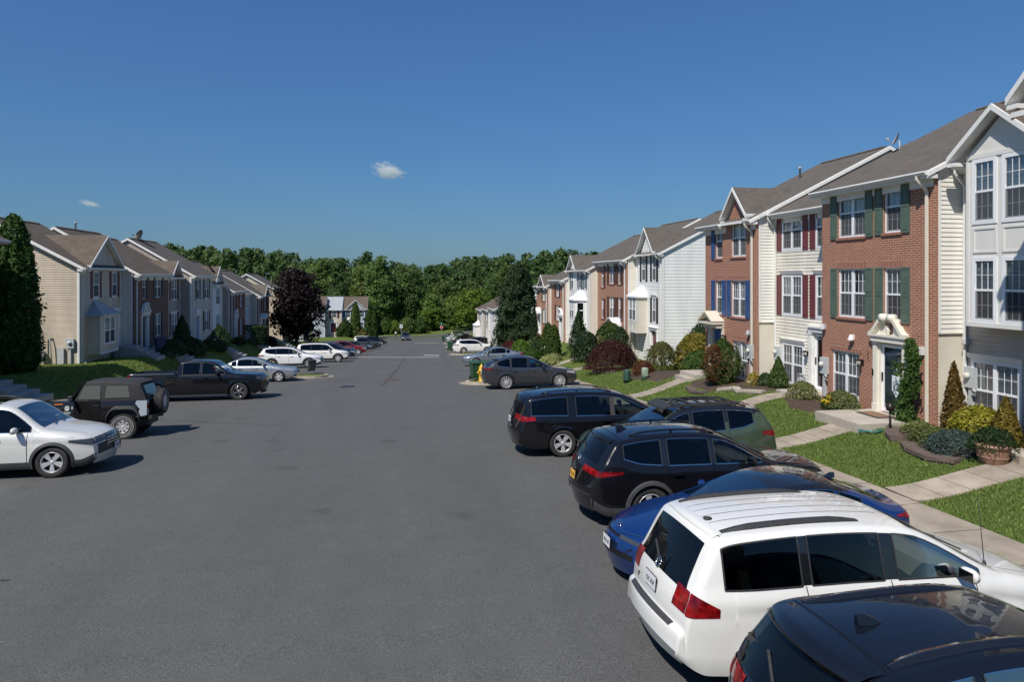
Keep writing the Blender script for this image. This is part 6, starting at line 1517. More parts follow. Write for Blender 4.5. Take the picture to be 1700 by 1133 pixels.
house('pale grey sided townhouse with a hexagonal bay and white metal roof', 1, 16.3, 53.8, 6.38, -5.95, .62, 6.1, .5, 'sid_white', 'sid_cream',
    wins=[('s', 56.5, -1.0, .42, .62, dk(sh='teal', sw=.3)), ('s', 54.9, -1.0, .42, .62, dk(sh='teal', sw=.3)), ('s', 58.9, -1.1, .5, .8, dk(sh='teal', on='l'))], bays=[S(u0=54.5, u1=57.6, p=.85, ang=.75, h0=-4.2, h1=-1.9, mat='sid_white', wins=[('d', 56.05, -3.5, -2.1, 1.2)], sidewin=1, roof='metal_white', rh=.8)], gables=[S(u=58.6, hw=1.5, apex=1.95, eave=.62, proud=0)], ro=(.12, .12), lapf=False, laps=False)
house('salmon brick townhouse with slim dark shutters and a pediment door', 1, 15.9, 60.2, 4.98, -6.0, -.25, 6.1, .5, 'brick_pink', 'sid_cream', wins=[('d', 62.7, -1.85, -.36, 1.15, dk(sh='brown', sw=.4)), ('d', 62.7, -4.1, -2.7, 1.15, dk(sh='brown', sw=.4))], doors=[S(u=61.3, h=-5.9, k='swan', c='grey')], ro=(.12, .12), laps=False, lod=0)
house('last brick townhouse of its block beside the big conifer', 1, 15.5, 65.2, 4.9, -6.05, -.9, 6.1, .5, 'brick_pink', 'sid_cream', wins=[('d', 66.7, -2.4, -1.1, 1.1, dk(sh='green', sw=.4)), ('d', 66.7, -4.6, -3.25, 1.1, dk(sh='green', sw=.4))], doors=[S(u=68.6, h=-5.9, k='arch')], gables=[S(u=67, hw=1.4, apex=.25, eave=-.85, proud=0)], ro=(.12, .2), laps=False, lod=0)
for i, (u, v, tp, m, lb) in enumerate(((96.5, 15.3, -4.6, 'sid_white', 'pale townhouse half hidden behind the big conifer'), (102.3, 15.2, -5.0, 'sid_beige', 'beige townhouse beyond the conifer with dark windows'), (108.2, 15.0, -5.25, 'sid_tan', 'tan townhouse at the far end with a white bay roof'))):
    house(lb, 1, v, u, 5.6, -10.0 - i * .3, tp, 5.5, .5, m, m, wins=[('d', u + 2, tp - 1.9, tp - .4, 1.2, dk(sh='black')), ('d', u + 2, tp - 4.4, tp - 3, 1.2)], bays=[S(u0=u + 3, u1=u + 5, p=.8, h0=tp - 4.6, h1=tp - 2.7, mat='sid_white', wins=[('d', u + 4, tp - 4.2, tp - 3, 1.1)], roof='metal_white', rh=.8)] if i == 2 else [], ro=(.12, .12), lapf=False, laps=False, lod=0, roof='roof_brown')
# ------------------------------------------------------------------ the shaded terrace
LAPW[:] = [.127, .020]
LH = dict(hd=4.6, slope=.565)
house('cream sided end house with a front gable and grey-roofed bay', -1, -16.6, 41.1, 5.93, -4.8, .60, 4.6, .565, 'sid_tan', 'sid_tan', roof='roof_brown',
    wins=[('s', 43.3, -1.2, .30, .78, dk(sh='maroon', sw=.3)), ('s', 46.0, -1.2, .30, .78, dk(sh='maroon', sw=.3))], doors=[S(u=46.1, h=-4.3, k='flat', c='black', w=.86)],
    gables=[S(u=44.35, hw=2.5, apex=2.48, eave=.66, proud=0)], bays=[S(u0=42.1, u1=44.6, p=.72, h0=-4.4, h1=-2.15, mat='sid_tan', wins=[('d', 43.35, -3.85, -2.3, 1.5, dk(b='half'))], roof='metal_grey', rh=.75)], ro=(.25, .12), vents=[(42.9, 5.2)], dn=[41.3], low=1.4, dcol='cream_trim',
    extra=lambda r, X, Z: None)
house('brown brick house with slate shutters and a swan-neck door pediment', -1, -15.8, 47.1, 6.85, -5.0, .28, 4.6, .6, 'brick_brown', 'sid_cream', roof='roof_brown', wins=[('s', 48.9, -1.45, .05, .75, dk(sh='slate', on='r')), ('d', 51.7, -1.45, .05, 1.4, dk(sh='slate')), ('d', 51.7, -4.15, -2.55, 1.4, dk(sh='slate', b='sheer'))], doors=[S(u=48.9, h=-4.7, k='swan', c='black')], ro=(.12, .12), low=1.8, vents=[(50, 4.6)], ridgecap=True)
house('narrow tan house with a small gable tucked beside brown brick', -1, -16.1, 54.0, 3.88, -5.3, .05, 4.6, .6, 'sid_brown', 'sid_brown', roof='roof_brown', wins=[('d', 56.3, -1.75, -.15, 1.4, dk(sh='dred', cap=1)), ('d', 56.3, -4.5, -2.8, 1.4, dk(sh='dred', cap=1))], gables=[S(u=56.4, hw=1.4, apex=1.25, eave=.08, proud=0)], ro=(.1, .1), low=1.8, laps=False)
house('beige sided house with a blue door and dish on the ridge', -1, -15.3, 57.95, 6.85, -5.5, .18, 4.6, .6, 'sid_beige', 'sid_brown', roof='roof_grey', wins=[('s', 59.9, -1.85, -.2, .74, dk(sh='black')), ('d', 62.6, -1.85, -.2, 1.4, dk(sh='black')), ('d', 62.6, -4.6, -2.9, 1.4, dk(sh='black', b='sheer'))], doors=[S(u=59.8, h=-5.3, k='tri', c='blue')], ro=(.12, .12), low=1.8, extra=lambda r, X, Z: dish(r, X(60.2), 4.4, Z(3.3), .5, 2.4))
house('white narrow house with paired windows and a dish on its gable', -1, -15.45, 64.85, 4.3, -5.9, -.6, 4.6, .6, 'sid_white', 'sid_brown', roof='roof_brown', wins=[('d', 67.3, -2.55, -1.0, 1.4, dk()), ('d', 67.3, -5.0, -3.5, 1.4, dk())], gables=[S(u=67.0, hw=1.7, apex=1.0, eave=-.55, proud=0)], ro=(.1, .1), low=1.8, laps=False, extra=lambda r, X, Z: dish(r, X(66.2), .6, Z(.9), .42, -1.2))
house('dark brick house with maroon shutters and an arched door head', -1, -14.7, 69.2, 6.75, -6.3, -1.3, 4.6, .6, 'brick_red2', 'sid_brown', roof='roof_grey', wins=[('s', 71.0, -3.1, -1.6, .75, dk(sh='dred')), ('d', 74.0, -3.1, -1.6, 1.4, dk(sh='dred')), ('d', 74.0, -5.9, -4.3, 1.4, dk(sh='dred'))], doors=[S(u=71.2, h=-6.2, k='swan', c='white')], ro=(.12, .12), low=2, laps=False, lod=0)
house('pale blue-grey narrow house beyond dark brick', -1, -15.1, 76.0, 4.85, -6.7, -1.7, 4.6, .6, 'sid_blue', 'sid_blue', roof='roof_brown', wins=[('d', 78, -3.4, -1.8, 1.3), ('d', 78, -6.1, -4.6, 1.3)], ro=(.1, .1), low=2, laps=False, lapf=False, lod=0)
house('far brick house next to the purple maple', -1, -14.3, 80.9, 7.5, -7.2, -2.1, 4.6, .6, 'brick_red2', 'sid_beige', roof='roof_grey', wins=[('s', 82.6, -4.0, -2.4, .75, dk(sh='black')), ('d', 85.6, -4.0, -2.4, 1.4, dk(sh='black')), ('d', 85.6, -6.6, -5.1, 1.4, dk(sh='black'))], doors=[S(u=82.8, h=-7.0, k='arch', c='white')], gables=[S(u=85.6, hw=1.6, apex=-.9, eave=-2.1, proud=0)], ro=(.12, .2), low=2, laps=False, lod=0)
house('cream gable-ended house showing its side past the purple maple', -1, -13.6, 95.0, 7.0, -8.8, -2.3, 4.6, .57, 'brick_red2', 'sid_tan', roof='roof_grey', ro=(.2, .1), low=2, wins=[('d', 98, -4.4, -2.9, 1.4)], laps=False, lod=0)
house('next terrace house with a grey bay beyond the purple maple', -1, -13.0, 112.0, 9.0, -10.4, -4.6, 4.6, .57, 'sid_blue', 'sid_blue', roof='roof_brown', ro=(.2, .1), low=2, wins=[('d', 116, -6.5, -5, 1.4)], laps=False, lapf=False, lod=0)
# the house whose shade falls over the arborvitae
house('dark fronted house at the frame edge beyond the arborvitae', -1, -17.2, 23.0, 11.4, -4.5, 1.75, 4.6, .565, 'brick_brown', 'sid_tan', trim='sid_brown', roof='roof_brown', ro=(.2, .2), wins=[('d', 33, -1.2, .3, 1.4, dk(sh='black'))], doors=[S(u=29, h=-4.3, k='tri')], low=1.5)
# the pair of houses facing up the street
def facing(lb, px0, px1, Y, base, top, fm, rf, wins_, doors_, gables_=(), bays_=()):
    a, c = at(px0, 540, Y), at(px1, 540, Y); W = c.x - a.x; k = W
    house(lb, 1, 0, 0, W, base, top, 5.0, .56, fm, fm, pos=(a.x, Y), rz=0.0, wins=[(w[0], w[1] * W) + w[2:] for w in wins_], doors=[dict(d_, u=d_['u'] * W) for d_ in doors_], gables=[dict(g, u=g['u'] * W, hw=g['hw'] * W) for g in gables_], ro=(.15, .15), roof=rf, lapf=False, laps=False, lod=0, dn=[.15], low=2)
facing('pink sided house with pale roof and maroon shutters facing up the street', 540, 567, 168, -13.6, -7.8, 'sid_tan', 'roof_pale', [('s', .55, -9.8, -8.0, 1.2, dk(sh='dred', sw=.5))], [S(u=.5, h=-13.2, k='tri', c='maroon', w=1.2)])
facing('pale blue house with brown roof and wide gable facing up the street', 567.6, 609, 169, -13.6, -7.8, 'sid_blue', 'roof_brown', [('s', .24, -9.8, -8.0, 1.2, dk(sh='blue', sw=.5)), ('s', .80, -9.8, -8.0, 1.2, dk(sh='blue', sw=.5)), ('d', .7, -12.6, -11, 2.0)], [S(u=.3, h=-13.2, k='tri', w=1.0)], [S(u=.55, hw=.40, apex=-5.5, eave=-7.7, proud=0)])
facing('grey sided house partly behind the purple maple', 518, 539.5, 166, -13.4, -7.6, 'sid_blue', 'roof_brown', [('s', .6, -9.6, -8.0, 1.2)], [])

# guessed houses, unseen behind the viewpoint, added for the car windows to reflect
for i, (x, m, lb) in enumerate(((-9, 'sid_cream', 'unseen cream townhouse added behind the viewpoint for the minivan glass to reflect'), (-1, 'brick_red', 'unseen brick townhouse added behind the viewpoint for the car doors to reflect'), (7, 'sid_taupe', 'unseen taupe townhouse added behind the viewpoint for the dark glass to reflect'))):
    house(lb, 1, 0, 0, 7.8, -4.2, 2.9, 5.5, .5, m, m, pos=(x + 7.8, -24), rz=math.pi, wins=[('d', a_, h_, h_ + 1.6, 1.4, dk(sh='black')) for a_ in (2, 5.6) for h_ in (-3.6, -1.3, 1.2)], gables=[S(u=4, hw=2.2, apex=5.0, eave=3.0, proud=0)], ro=(.2, .2), lapf=False, laps=False, lod=0, dn=[.2])
# ------------------------------------------------------------------ vegetation
def fastmesh(name, V, nper, mats, mi=None):
    """V: (n, nper, 3) polygons"""
    n = V.shape[0]; me = bpy.data.meshes.new(name); me.vertices.add(n * nper); me.loops.add(n * nper); me.polygons.add(n)
    me.vertices.foreach_set('co', V.reshape(-1).astype('f')); me.loops.foreach_set('vertex_index', np.arange(n * nper, dtype='i'))
    me.polygons.foreach_set('loop_start', np.arange(0, n * nper, nper, dtype='i')); me.polygons.foreach_set('loop_total', np.full(n, nper, 'i'))
    for m in mats: me.materials.append(m)
    if mi is not None: me.polygons.foreach_set('material_index', mi.astype('i'))
    me.update(); me.validate(); return me
def unit(a): return a / np.maximum(np.linalg.norm(a, axis=1, keepdims=True), 1e-6)
def leafquads(C, Nn, ls, rng, asp=.55, up=.0, rnd=.8):
    n = len(C); nn = unit(Nn + rng.normal(0, rnd, (n, 3)) * .9 + np.array([0, 0, up])); t = unit(np.cross(nn, rng.normal(0, 1, (n, 3)))); b = np.cross(nn, t)
    s = ls * rng.uniform(.55, 1.3, (n, 1)) * np.where(rng.uniform(0, 1, (n, 1)) < .12, 1.5, 1); a = t * s * .5; c = b * s * .5 * asp
    return np.stack([C - a, C - a * .1 + c, C + a, C - a * .1 - c], 1)
def crown(kind, rx, h, n, ls, seed, ry=None, asp=.55, lobes=9, z0=0.0, fuzz=.16, rnd=.8):
    rng = np.random.default_rng(seed); ry = ry or rx
    if kind in ('tree', 'tall'):
        C = []; Nn = []; k = lobes
        lc = []; lr = []
        for i in range(k):
            t = (i + .5) / k; zz = h * (.30 + .62 * t) if kind == 'tree' else h * (.14 + .78 * t); w = math.sin(math.pi * min(1, (.22 + .68 * t))) ** .8; a = i * 2.4 + rng.uniform(-.5, .5); rr = rng.uniform(.25, .62) * w
            lc.append((rx * rr * math.cos(a), ry * rr * math.sin(a), zz)); lr.append(rx * rng.uniform(.40, .58) * (.55 + .55 * w))
        lc.append((0, 0, h * .62)); lr.append(rx * .62); lc.append((rx * .05, 0, h * .86)); lr.append(rx * .36)
        w = np.array(lr) ** 2; cnt = (w / w.sum() * n).astype(int)
        for c, r, m in zip(lc, lr, cnt):
            # sub clumps on the lobe surface
            nc = max(6, m // 26); d = unit(rng.normal(0, 1, (nc, 3))); d[:, 2] = np.where(d[:, 2] < -.75, -d[:, 2], d[:, 2]); cc = np.array(c) + d * r * rng.uniform(.62, 1.22, (nc, 1)) * np.array([1, ry / rx, .85])
            idx = rng.integers(0, nc, m); o = rng.normal(0, 1, (m, 3)) * r * np.array([.20, .20, .15]); C.append(cc[idx] + o); Nn.append(unit(d[idx] + o / r * 2 + np.array([0, 0, .35])))
        C = np.concatenate(C); Nn = np.concatenate(Nn)
    else:
        m = n; t = rng.uniform(0, 1, m) ** (.75 if kind in ('cone', 'spruce') else 1.0); a = rng.uniform(0, 2 * math.pi, m); ph = rng.uniform(0, 6, 4)
        if kind == 'cone': r = (1 - t) ** .85 * (1 - np.exp(-t * 16)) * 1.02 + .02
        elif kind == 'spruce': tier = (t * 11) % 1.0; r = (1 - t) ** .9 * (1.08 - .42 * tier) + .015
        elif kind == 'bushy': r = np.maximum(0, 1 - t ** 1.6) ** .6 * (1 + .12 * np.sin(t * 38 + 2 * np.sin(a * 2)))
        elif kind == 'column': r = np.minimum(1, (t / .10 + .15) ** .45) * np.maximum(0, 1 - t ** 3.2) ** .55
        elif kind == 'flame': r = np.sin(math.pi * np.clip(t * .86 + .12, 0, 1)) ** .9 * (1 - .25 * t)
        elif kind == 'mound': r = np.sqrt(np.maximum(0, 1 - t ** 2.2))
        elif kind == 'umbrella': r = np.sqrt(np.maximum(0, 1 - t ** 2)) * np.where(t < .1, .92, 1)
        elif kind == 'box': r = np.where(t > .95, .96, 1.0)
        else: r = np.sqrt(np.maximum(0, 1 - (2 * t - 1) ** 2))
        wob = .97 + .14 * np.sin(2 * a + ph[3] + 3 * t) + .11 * np.sin(3 * a + ph[0] + 6 * t) + .10 * np.sin(5 * a + ph[1] - 11 * t) + .08 * np.sin(9 * a + ph[2] + 17 * t) + .05 * np.sin(15 * a - 23 * t + ph[3])
        if kind in ('column', 'box', 'cone', 'spruce'): wob = 1 + (wob - 1) * .55
        dep = 1 - np.abs(rng.normal(0, fuzz, m)); sp = rng.uniform(0, 1, m) < (.07 if kind not in ('box',) else .02); dep = np.where(sp, rng.uniform(1.0, 1.16, m), dep); hole = (np.sin(7 * a + 13 * t + ph[1]) * np.sin(4 * a - 19 * t + ph[2])) > .62; dep = np.where(hole, dep * rng.uniform(.72, .95, m), dep); cap = (rng.uniform(0, 1, m) < (.35 if kind in ('mound', 'umbrella', 'box', 'ell') else .0))
        f = np.where(cap, np.sqrt(rng.uniform(0, 1, m)), dep)
        R_ = r * wob * f; zz = t * h
        if kind in ('mound', 'umbrella'): zz = np.where(cap, h * np.maximum(0, 1 - np.minimum(1, f * wob) ** 2) ** .48, zz); R_ = np.where(cap, f * wob, R_)
        if kind == 'box': zz = np.where(cap, h, zz)
        zz = zz + rng.normal(0, ls * .35, m)
        if kind == 'umbrella': zz = zz - R_ ** 2 * h * .25
        C = np.stack([R_ * rx * np.cos(a), R_ * ry * np.sin(a), np.maximum(zz, 0) + z0], 1); Nn = np.stack([np.cos(a), np.sin(a), np.full(m, .45)], 1)
    return leafquads(C, Nn, ls, rng, asp, rnd=rnd)
LF = {}
for k, a in dict(forest=((.056, .105, .026), (.125, .200, .050), (.20, .27, .08)), forest2=((.070, .125, .028), (.155, .225, .054), (.23, .29, .09)), forest3=((.046, .090, .026), (.100, .165, .048), (.17, .225, .068)), lime=((.055, .11, .012), (.12, .185, .025), (.18, .24, .045)), plum=((.012, .007, .008), (.027, .014, .014), (.048, .027, .023)), jmaple=((.045, .012, .014), (.085, .022, .024), (.12, .042, .036)), arbor=((.022, .052, .010), (.055, .105, .02), (.10, .16, .035)), arborbright=((.030, .065, .010), (.065, .115, .018), (.11, .16, .03)), gold=((.10, .09, .014), (.22, .17, .024), (.32, .24, .05)), bronze=((.11, .075, .015), (.19, .125, .025), (.24, .17, .04)), euon=((.16, .15, .012), (.33, .28, .03), (.46, .40, .08)), vgreen=((.06, .09, .02), (.17, .18, .06), (.36, .34, .15)), dgreen=((.018, .040, .012), (.040, .078, .022), (.07, .115, .038)), conifer=((.018, .036, .016), (.040, .070, .026), (.075, .115, .042)), blue=((.05, .085, .075), (.10, .15, .13), (.15, .20, .17)), mid=((.03, .06, .012), (.065, .11, .02), (.10, .15, .035)), redbrown=((.10, .035, .015), (.18, .07, .03), (.24, .11, .05)), vine=((.025, .06, .010), (.06, .12, .018), (.11, .18, .035)), barberry=((.05, .010, .012), (.10, .022, .020), (.15, .045, .03)), olive=((.06, .065, .015), (.11, .11, .028), (.16, .15, .045)), pale=((.16, .19, .06), (.28, .31, .12), (.42, .44, .24))).items(): LF[k] = leafmat('leaves_' + k, *a)  # the second arborvitae tone is a slightly brighter green
M['grassblade'] = leafmat('grass_blades', (.11, .16, .036), (.215, .275, .066), (.35, .36, .13), .35)
M['flower'] = leafmat('yellow_flowers', (.55, .33, .01), (.75, .50, .02), (.85, .65, .08), .2)
def trunk_mesh(h, r, seed, limbs=6, spread=.5, top=.75):
    rnd = random.Random(seed); b = MB(); pts = [(0, 0, -.3), (0, 0, 0), (rnd.uniform(-.1, .1) * r * 3, rnd.uniform(-.1, .1) * r * 3, h * .35), (rnd.uniform(-1, 1) * r, rnd.uniform(-1, 1) * r, h * top)]
    b.tube(pts, [r * 1.35, r * 1.1, r * .8, r * .25], 8)
    for i in range(limbs):
        a = i * 2.4 + rnd.uniform(-.4, .4); z = h * rnd.uniform(.25, .6); l = h * spread * rnd.uniform(.5, .9); p0 = Vector((0, 0, z)); p2 = p0 + Vector((math.cos(a) * l, math.sin(a) * l, l * rnd.uniform(.5, .9)))
        b.tube([p0, p0.lerp(p2, .5) + Vector((0, 0, l * .12)), p2], [r * .45, r * .3, r * .08], 6)
    return b
def plant(name, label, cat, loc, kind, rx, h, n, ls, leaf, seed, stem=True, group=None, ry=None, asp=.55, z0=0.0, fuzz=.16, trunk=None, part='foliage', lobes=9, rot=0.0, extra=None, rnd=.8):
    root = thing(name, label, cat, loc, rot, group)
    V = crown(kind, rx, h, n, ls, seed, ry, asp, lobes, z0, fuzz, rnd); me = fastmesh(part, V, 4, [LF[leaf] if isinstance(leaf, str) else leaf]); o = bpy.data.objects.new(part, me); COL.objects.link(o); o.parent = root
    if extra:
        V2 = crown(*extra[:5], seed + 5); V2 = V2 + np.array(extra[6]); o2 = bpy.data.objects.new('new_growth' if extra[5] != 'redbrown' else 'brown_patch', fastmesh('patch', V2, 4, [LF[extra[5]]])); COL.objects.link(o2); o2.parent = root
    if stem:
        if trunk: trunk_mesh(h, trunk, seed, 6 if kind in ('tree', 'tall') else 3, min(.5, rx * .8 / h)).build('trunk', M['bark'], root, uv=False)
        else: trunk_mesh(h * .8, max(.02, rx * .06), seed, 4, min(.4, rx * .75 / h)).build('stem', M['bark'], root, uv=False)
    return root
def pl(px, py, lift=0): return P(px, py)
# --- big trees
q = P(34, 621); q.x -= .3
plant('arborvitae', 'tall dark arborvitae beside the cream gable-ended wall', 'tree', (q.x, q.y, q.z - .05), 'column', 1.02, 7.65, 26000, .19, 'arbor', 1, part='crown', trunk=.12, fuzz=.12)
plant('purple_maple', 'large dark purple-leaved maple at the end of the terrace', 'tree', (at(492, 560, 90).x, 90, G(at(492, 560, 90).x, 90) - .2), 'tall', 3.25, 9.6, 16000, .36, 'plum', 2, part='crown', trunk=.2, lobes=16)
plant('conifer', 'broad dark conifer standing before the last brick house', 'tree', (14.4, 75, G(14.4, 75) - .1), 'bushy', 2.75, 9.3, 26000, .36, 'conifer', 3, part='crown', trunk=.16, asp=.35, fuzz=.2)
# --- gardens on the brick side: (name,label,cat,(px,py),kind,rx,h,n,leaf size,leaf)
def gp(name, label, cat, px, py, kind, rx, h, n, ls, leaf, seed, **k):
    q = P(px, py); return plant(name, label, cat, (q.x, q.y, q.z - .03), kind, rx, h, n, ls, leaf, seed, **k)
def gx(name, label, cat, x, y, kind, rx, h, n, ls, leaf, seed, **k): return plant(name, label, cat, (x, y, G(x, y) - .03), kind, rx, h, n, ls, leaf, seed, **k)
gx('arborvitae', 'slender bronze-gold arborvitae in front of the cream wall corner', 'shrub', 14.95, 15.85, 'cone', .40, 1.95, 5200, .075, 'bronze', 11)
gx('arborvitae', 'shorter golden arborvitae behind the terracotta pot', 'shrub', 14.65, 14.0, 'cone', .46, 1.30, 5200, .075, 'gold', 12)
gx('golden_euonymus', 'bright yellow euonymus bush under the ground-floor window', 'shrub', 14.75, 14.85, 'mound', .72, .92, 5200, .085, 'euon', 13, ry=.80)
gx('juniper', 'blue-green spreading juniper above the curved stone edging', 'shrub', 13.55, 14.35, 'mound', .72, .52, 5000, .075, 'blue', 14, asp=.3, ry=.62)
gx('variegated_shrub', 'low cream-edged ground plant beside the blue-green juniper', 'shrub', 13.75, 15.25, 'mound', .52, .42, 3600, .06, 'vgreen', 15)
gx('low_plant', 'small pale green plants near the climbing vine', 'plant', 14.15, 16.15, 'mound', .40, .34, 2400, .06, 'vgreen', 16)
gx('euonymus', 'yellow-green variegated bush under the double ground-floor window', 'shrub', 14.3, 19.55, 'mound', .50, .62, 4400, .055, 'vgreen', 17, ry=.75)
gx('euonymus', 'yellow-green variegated bush beside the white front door', 'shrub', 14.35, 21.7, 'mound', .52, .62, 4400, .055, 'vgreen', 18, ry=.6)
gx('dwarf_conifer', 'small dark green cone conifer against the maroon-shuttered house', 'shrub', 14.9, 24.1, 'cone', .50, 1.25, 5200, .07, 'mid', 19)
gx('low_conifer', 'little round conifer beside the small green cone', 'shrub', 14.75, 24.75, 'mound', .34, .55, 2200, .06, 'dgreen', 20)
gx('dwarf_spruce', 'round dwarf spruce with browned patches by the blue door', 'shrub', 13.75, 26.35, 'flame', .90, 1.9, 11000, .07, 'mid', 21, extra=('ell', .46, 1.5, 3200, .07, 'redbrown', (-.50, -.22, .15)))
gx('forsythia', 'small yellow bush at the foot of the brick corner', 'shrub', 14.4, 25.05, 'mound', .26, .55, 900, .06, 'euon', 22)
gx('dark_holly', 'dark green rounded tree against the white side wall', 'tree', 17.2, 34.5, 'flame', 1.35, 2.9, 9000, .13, 'dgreen', 23, trunk=.07)
gx('golden_cypress', 'feathery golden cypress in the middle of the side garden', 'shrub', 15.9, 33.4, 'mound', 1.15, 1.95, 7500, .13, 'gold', 24)
gx('green_juniper', 'fresh green low bush before the golden cypress', 'shrub', 15.1, 31.4, 'mound', .85, 1.05, 5000, .10, 'mid', 25)
gx('olive_bush', 'rounded olive and bronze bush beside the golden cypress', 'shrub', 14.4, 34.3, 'mound', .85, 1.55, 6000, .09, 'olive', 26)
gx('barberry', 'low rust-coloured bush at the edge of the side garden', 'shrub', 13.2, 33.9, 'mound', .62, .70, 2800, .08, 'redbrown', 27)
gx('laceleaf_maple', 'wide mound of dark red laceleaf maple over the stone ring', 'tree', 13.3, 39.2, 'umbrella', 1.65, 1.55, 13000, .14, 'jmaple', 28, asp=.25, z0=.25, ry=1.4)
for i, (x, y, r, h, lf, lb, kd, nm) in enumerate(((15.3, 43.2, 1.0, 2.5, 'conifer', 'dark green yew bush behind the red laceleaf maple', 'flame', 'yew'), (15.6, 46.5, 1.3, 2.6, 'mid', 'spreading mid-green juniper beneath the salmon brick wall', 'mound', 'juniper'), (14.2, 49.6, 1.2, 3.5, 'conifer', 'pyramid spruce in front of the hexagonal bay', 'spruce', 'spruce'), (14.0, 46.8, 1.0, 2.0, 'conifer', 'low dark spruce between the pyramid spruce and the red maple', 'mound', 'spruce'), (12.9, 52.0, .55, 2.7, 'arborbright', 'bright green arborvitae, nearer of the close pair', 'column', 'arborvitae'), (12.9, 54.0, .62, 2.9, 'arborbright', 'bright green arborvitae, taller of the close pair', 'column', 'arborvitae'), (12.7, 56.5, .8, 1.9, 'dgreen', 'round dark evergreen beside the pair of bright arborvitae', 'flame', 'evergreen'), (13.6, 62.5, .75, 4.4, 'conifer', 'narrow ragged dark spruce before the far brick front', 'spruce', 'spruce'), (11.6, 54.2, 1.0, 1.15, 'arborbright', 'clipped round green bush on the lawn by the blue tub', 'mound', 'boxwood'), (12.0, 61.0, 1.0, 1.8, 'lime', 'light green leafy bush by the dark red shrub', 'mound', 'leafy_bush'), (11.9, 65.6, 1.2, 1.6, 'barberry', 'dark red barberry on the slope beneath the last brick house', 'mound', 'barberry'), (11.8, 49.3, .7, .75, 'pale', 'cream flowering bush by the pavement strip', 'mound', 'flowering_bush'), (12.6, 50.6, .6, .6, 'pale', 'smaller cream flowering bush next to the bright arborvitae', 'mound', 'flowering_bush'), (13.4, 107, 1.5, 1.6, 'gold', 'yellow bush on the far bank by the steps', 'mound', 'golden_bush'), (12.9, 112, 1.6, 2.2, 'plum', 'dark red bush beside the far yellow bush', 'mound', 'red_bush'), (12.0, 117, 1.8, 3.4, 'mid', 'tall loose green bush at the end of the far bank', 'flame', 'leafy_bush'), (13.0, 110, 1.6, 1.2, 'olive', 'low green bush beneath the far bay window', 'mound', 'low_bush'))):
    gx(nm, lb, 'tree' if h > 3 else 'shrub', x, y, kd, r, h, int(4200 * (1 if y < 60 else .7)), .15 if y > 45 else .11, lf, 40 + i, fuzz=.2)
# climbing vine trained on the brick beside the door
q = (14.62, 17.02); root = thing('climbing_vine', 'leafy green vine climbing the brick beside the front door', 'vine', (q[0], q[1], G(*q) - .02))
rng = np.random.default_rng(5); n = 6500; t = rng.uniform(0, 1, n); w = .34 * (1 - t * .55) * (1 + .3 * np.sin(t * 17)); yy = rng.normal(0, .45, n) * w + .10 * np.sin(t * 7) - .12 * t; lat = rng.uniform(0, 1, n) < .10
yy = np.where(lat & (t > .55) & (t < .72), rng.uniform(0, .62, n), yy); C = np.stack([-.02 - np.abs(rng.normal(0, .09, n)) * (1.1 - t * .6), yy, t * 2.5], 1)
o = bpy.data.objects.new('foliage', fastmesh('foliage', leafquads(C, np.tile(np.array([-1, -.3, .3]), (n, 1)), .085, rng, .8, rnd=.5), 4, [LF['vine']])); COL.objects.link(o); o.parent = root
b = MB(); b.tube([(.0, 0, -.1), (.03, .03, .6), (.05, -.06, 1.3), (.05, -.05, 2.3)], [.02, .016, .012, .005], 6); b.build('stem', M['bark'], root, uv=False)
# yellow daisies
q = P(1376, 682); root = thing('yellow_flowers', 'clump of yellow daisies in the mulch bed', 'flower', (q.x, q.y, q.z)); V = crown('mound', .26, .34, 500, .07, 3); o = bpy.data.objects.new('foliage', fastmesh('foliage', V, 4, [LF['mid']])); COL.objects.link(o); o.parent = root
V = crown('mound', .25, .42, 60, .12, 4); V = V[V[:, 0, 2] > .22]; o = bpy.data.objects.new('bloom', fastmesh('bloom', V, 4, [M['flower']])); COL.objects.link(o); o.parent = root
# --- shaded side shrubs
for i, (px, py, kd, r, h, lf, lb, nm) in enumerate(((302, 588, 'cone', 1.0, 2.6, 'dgreen', 'dark conical yew beside the narrow tan house', 'yew'), (318, 592, 'mound', .9, 1.3, 'dgreen', 'spreading dark bush below the conical yew', 'dark_bush'), (286, 590, 'mound', .9, 1.0, 'dgreen', 'low dark bush beside the brick steps', 'dark_bush'), (364, 584, 'flame', .95, 2.1, 'dgreen', 'rounded dark bush in front of the white narrow house', 'dark_bush'), (421, 574, 'box', 1.0, 1.9, 'dgreen', 'square clipped hedge in front of the pale blue-grey house', 'clipped_hedge'), (432, 573, 'box', .8, 1.8, 'dgreen', 'second clipped hedge block by the far brick house', 'clipped_hedge'), (345, 580, 'mound', .6, .7, 'dgreen', 'little bush under the paired front windows', 'dark_bush'), (395, 572, 'mound', .6, .6, 'dgreen', 'small bush at the foot of the dark brick house', 'dark_bush'), (448, 575, 'mound', .8, 1.0, 'plum', 'dark leafy bush beneath the purple maple', 'dark_bush'))):
    q = P(px, py); plant(nm, lb, 'shrub', (q.x, q.y, q.z - .03), kd, r, h, 3600, .13, lf, 80 + i, fuzz=.12)
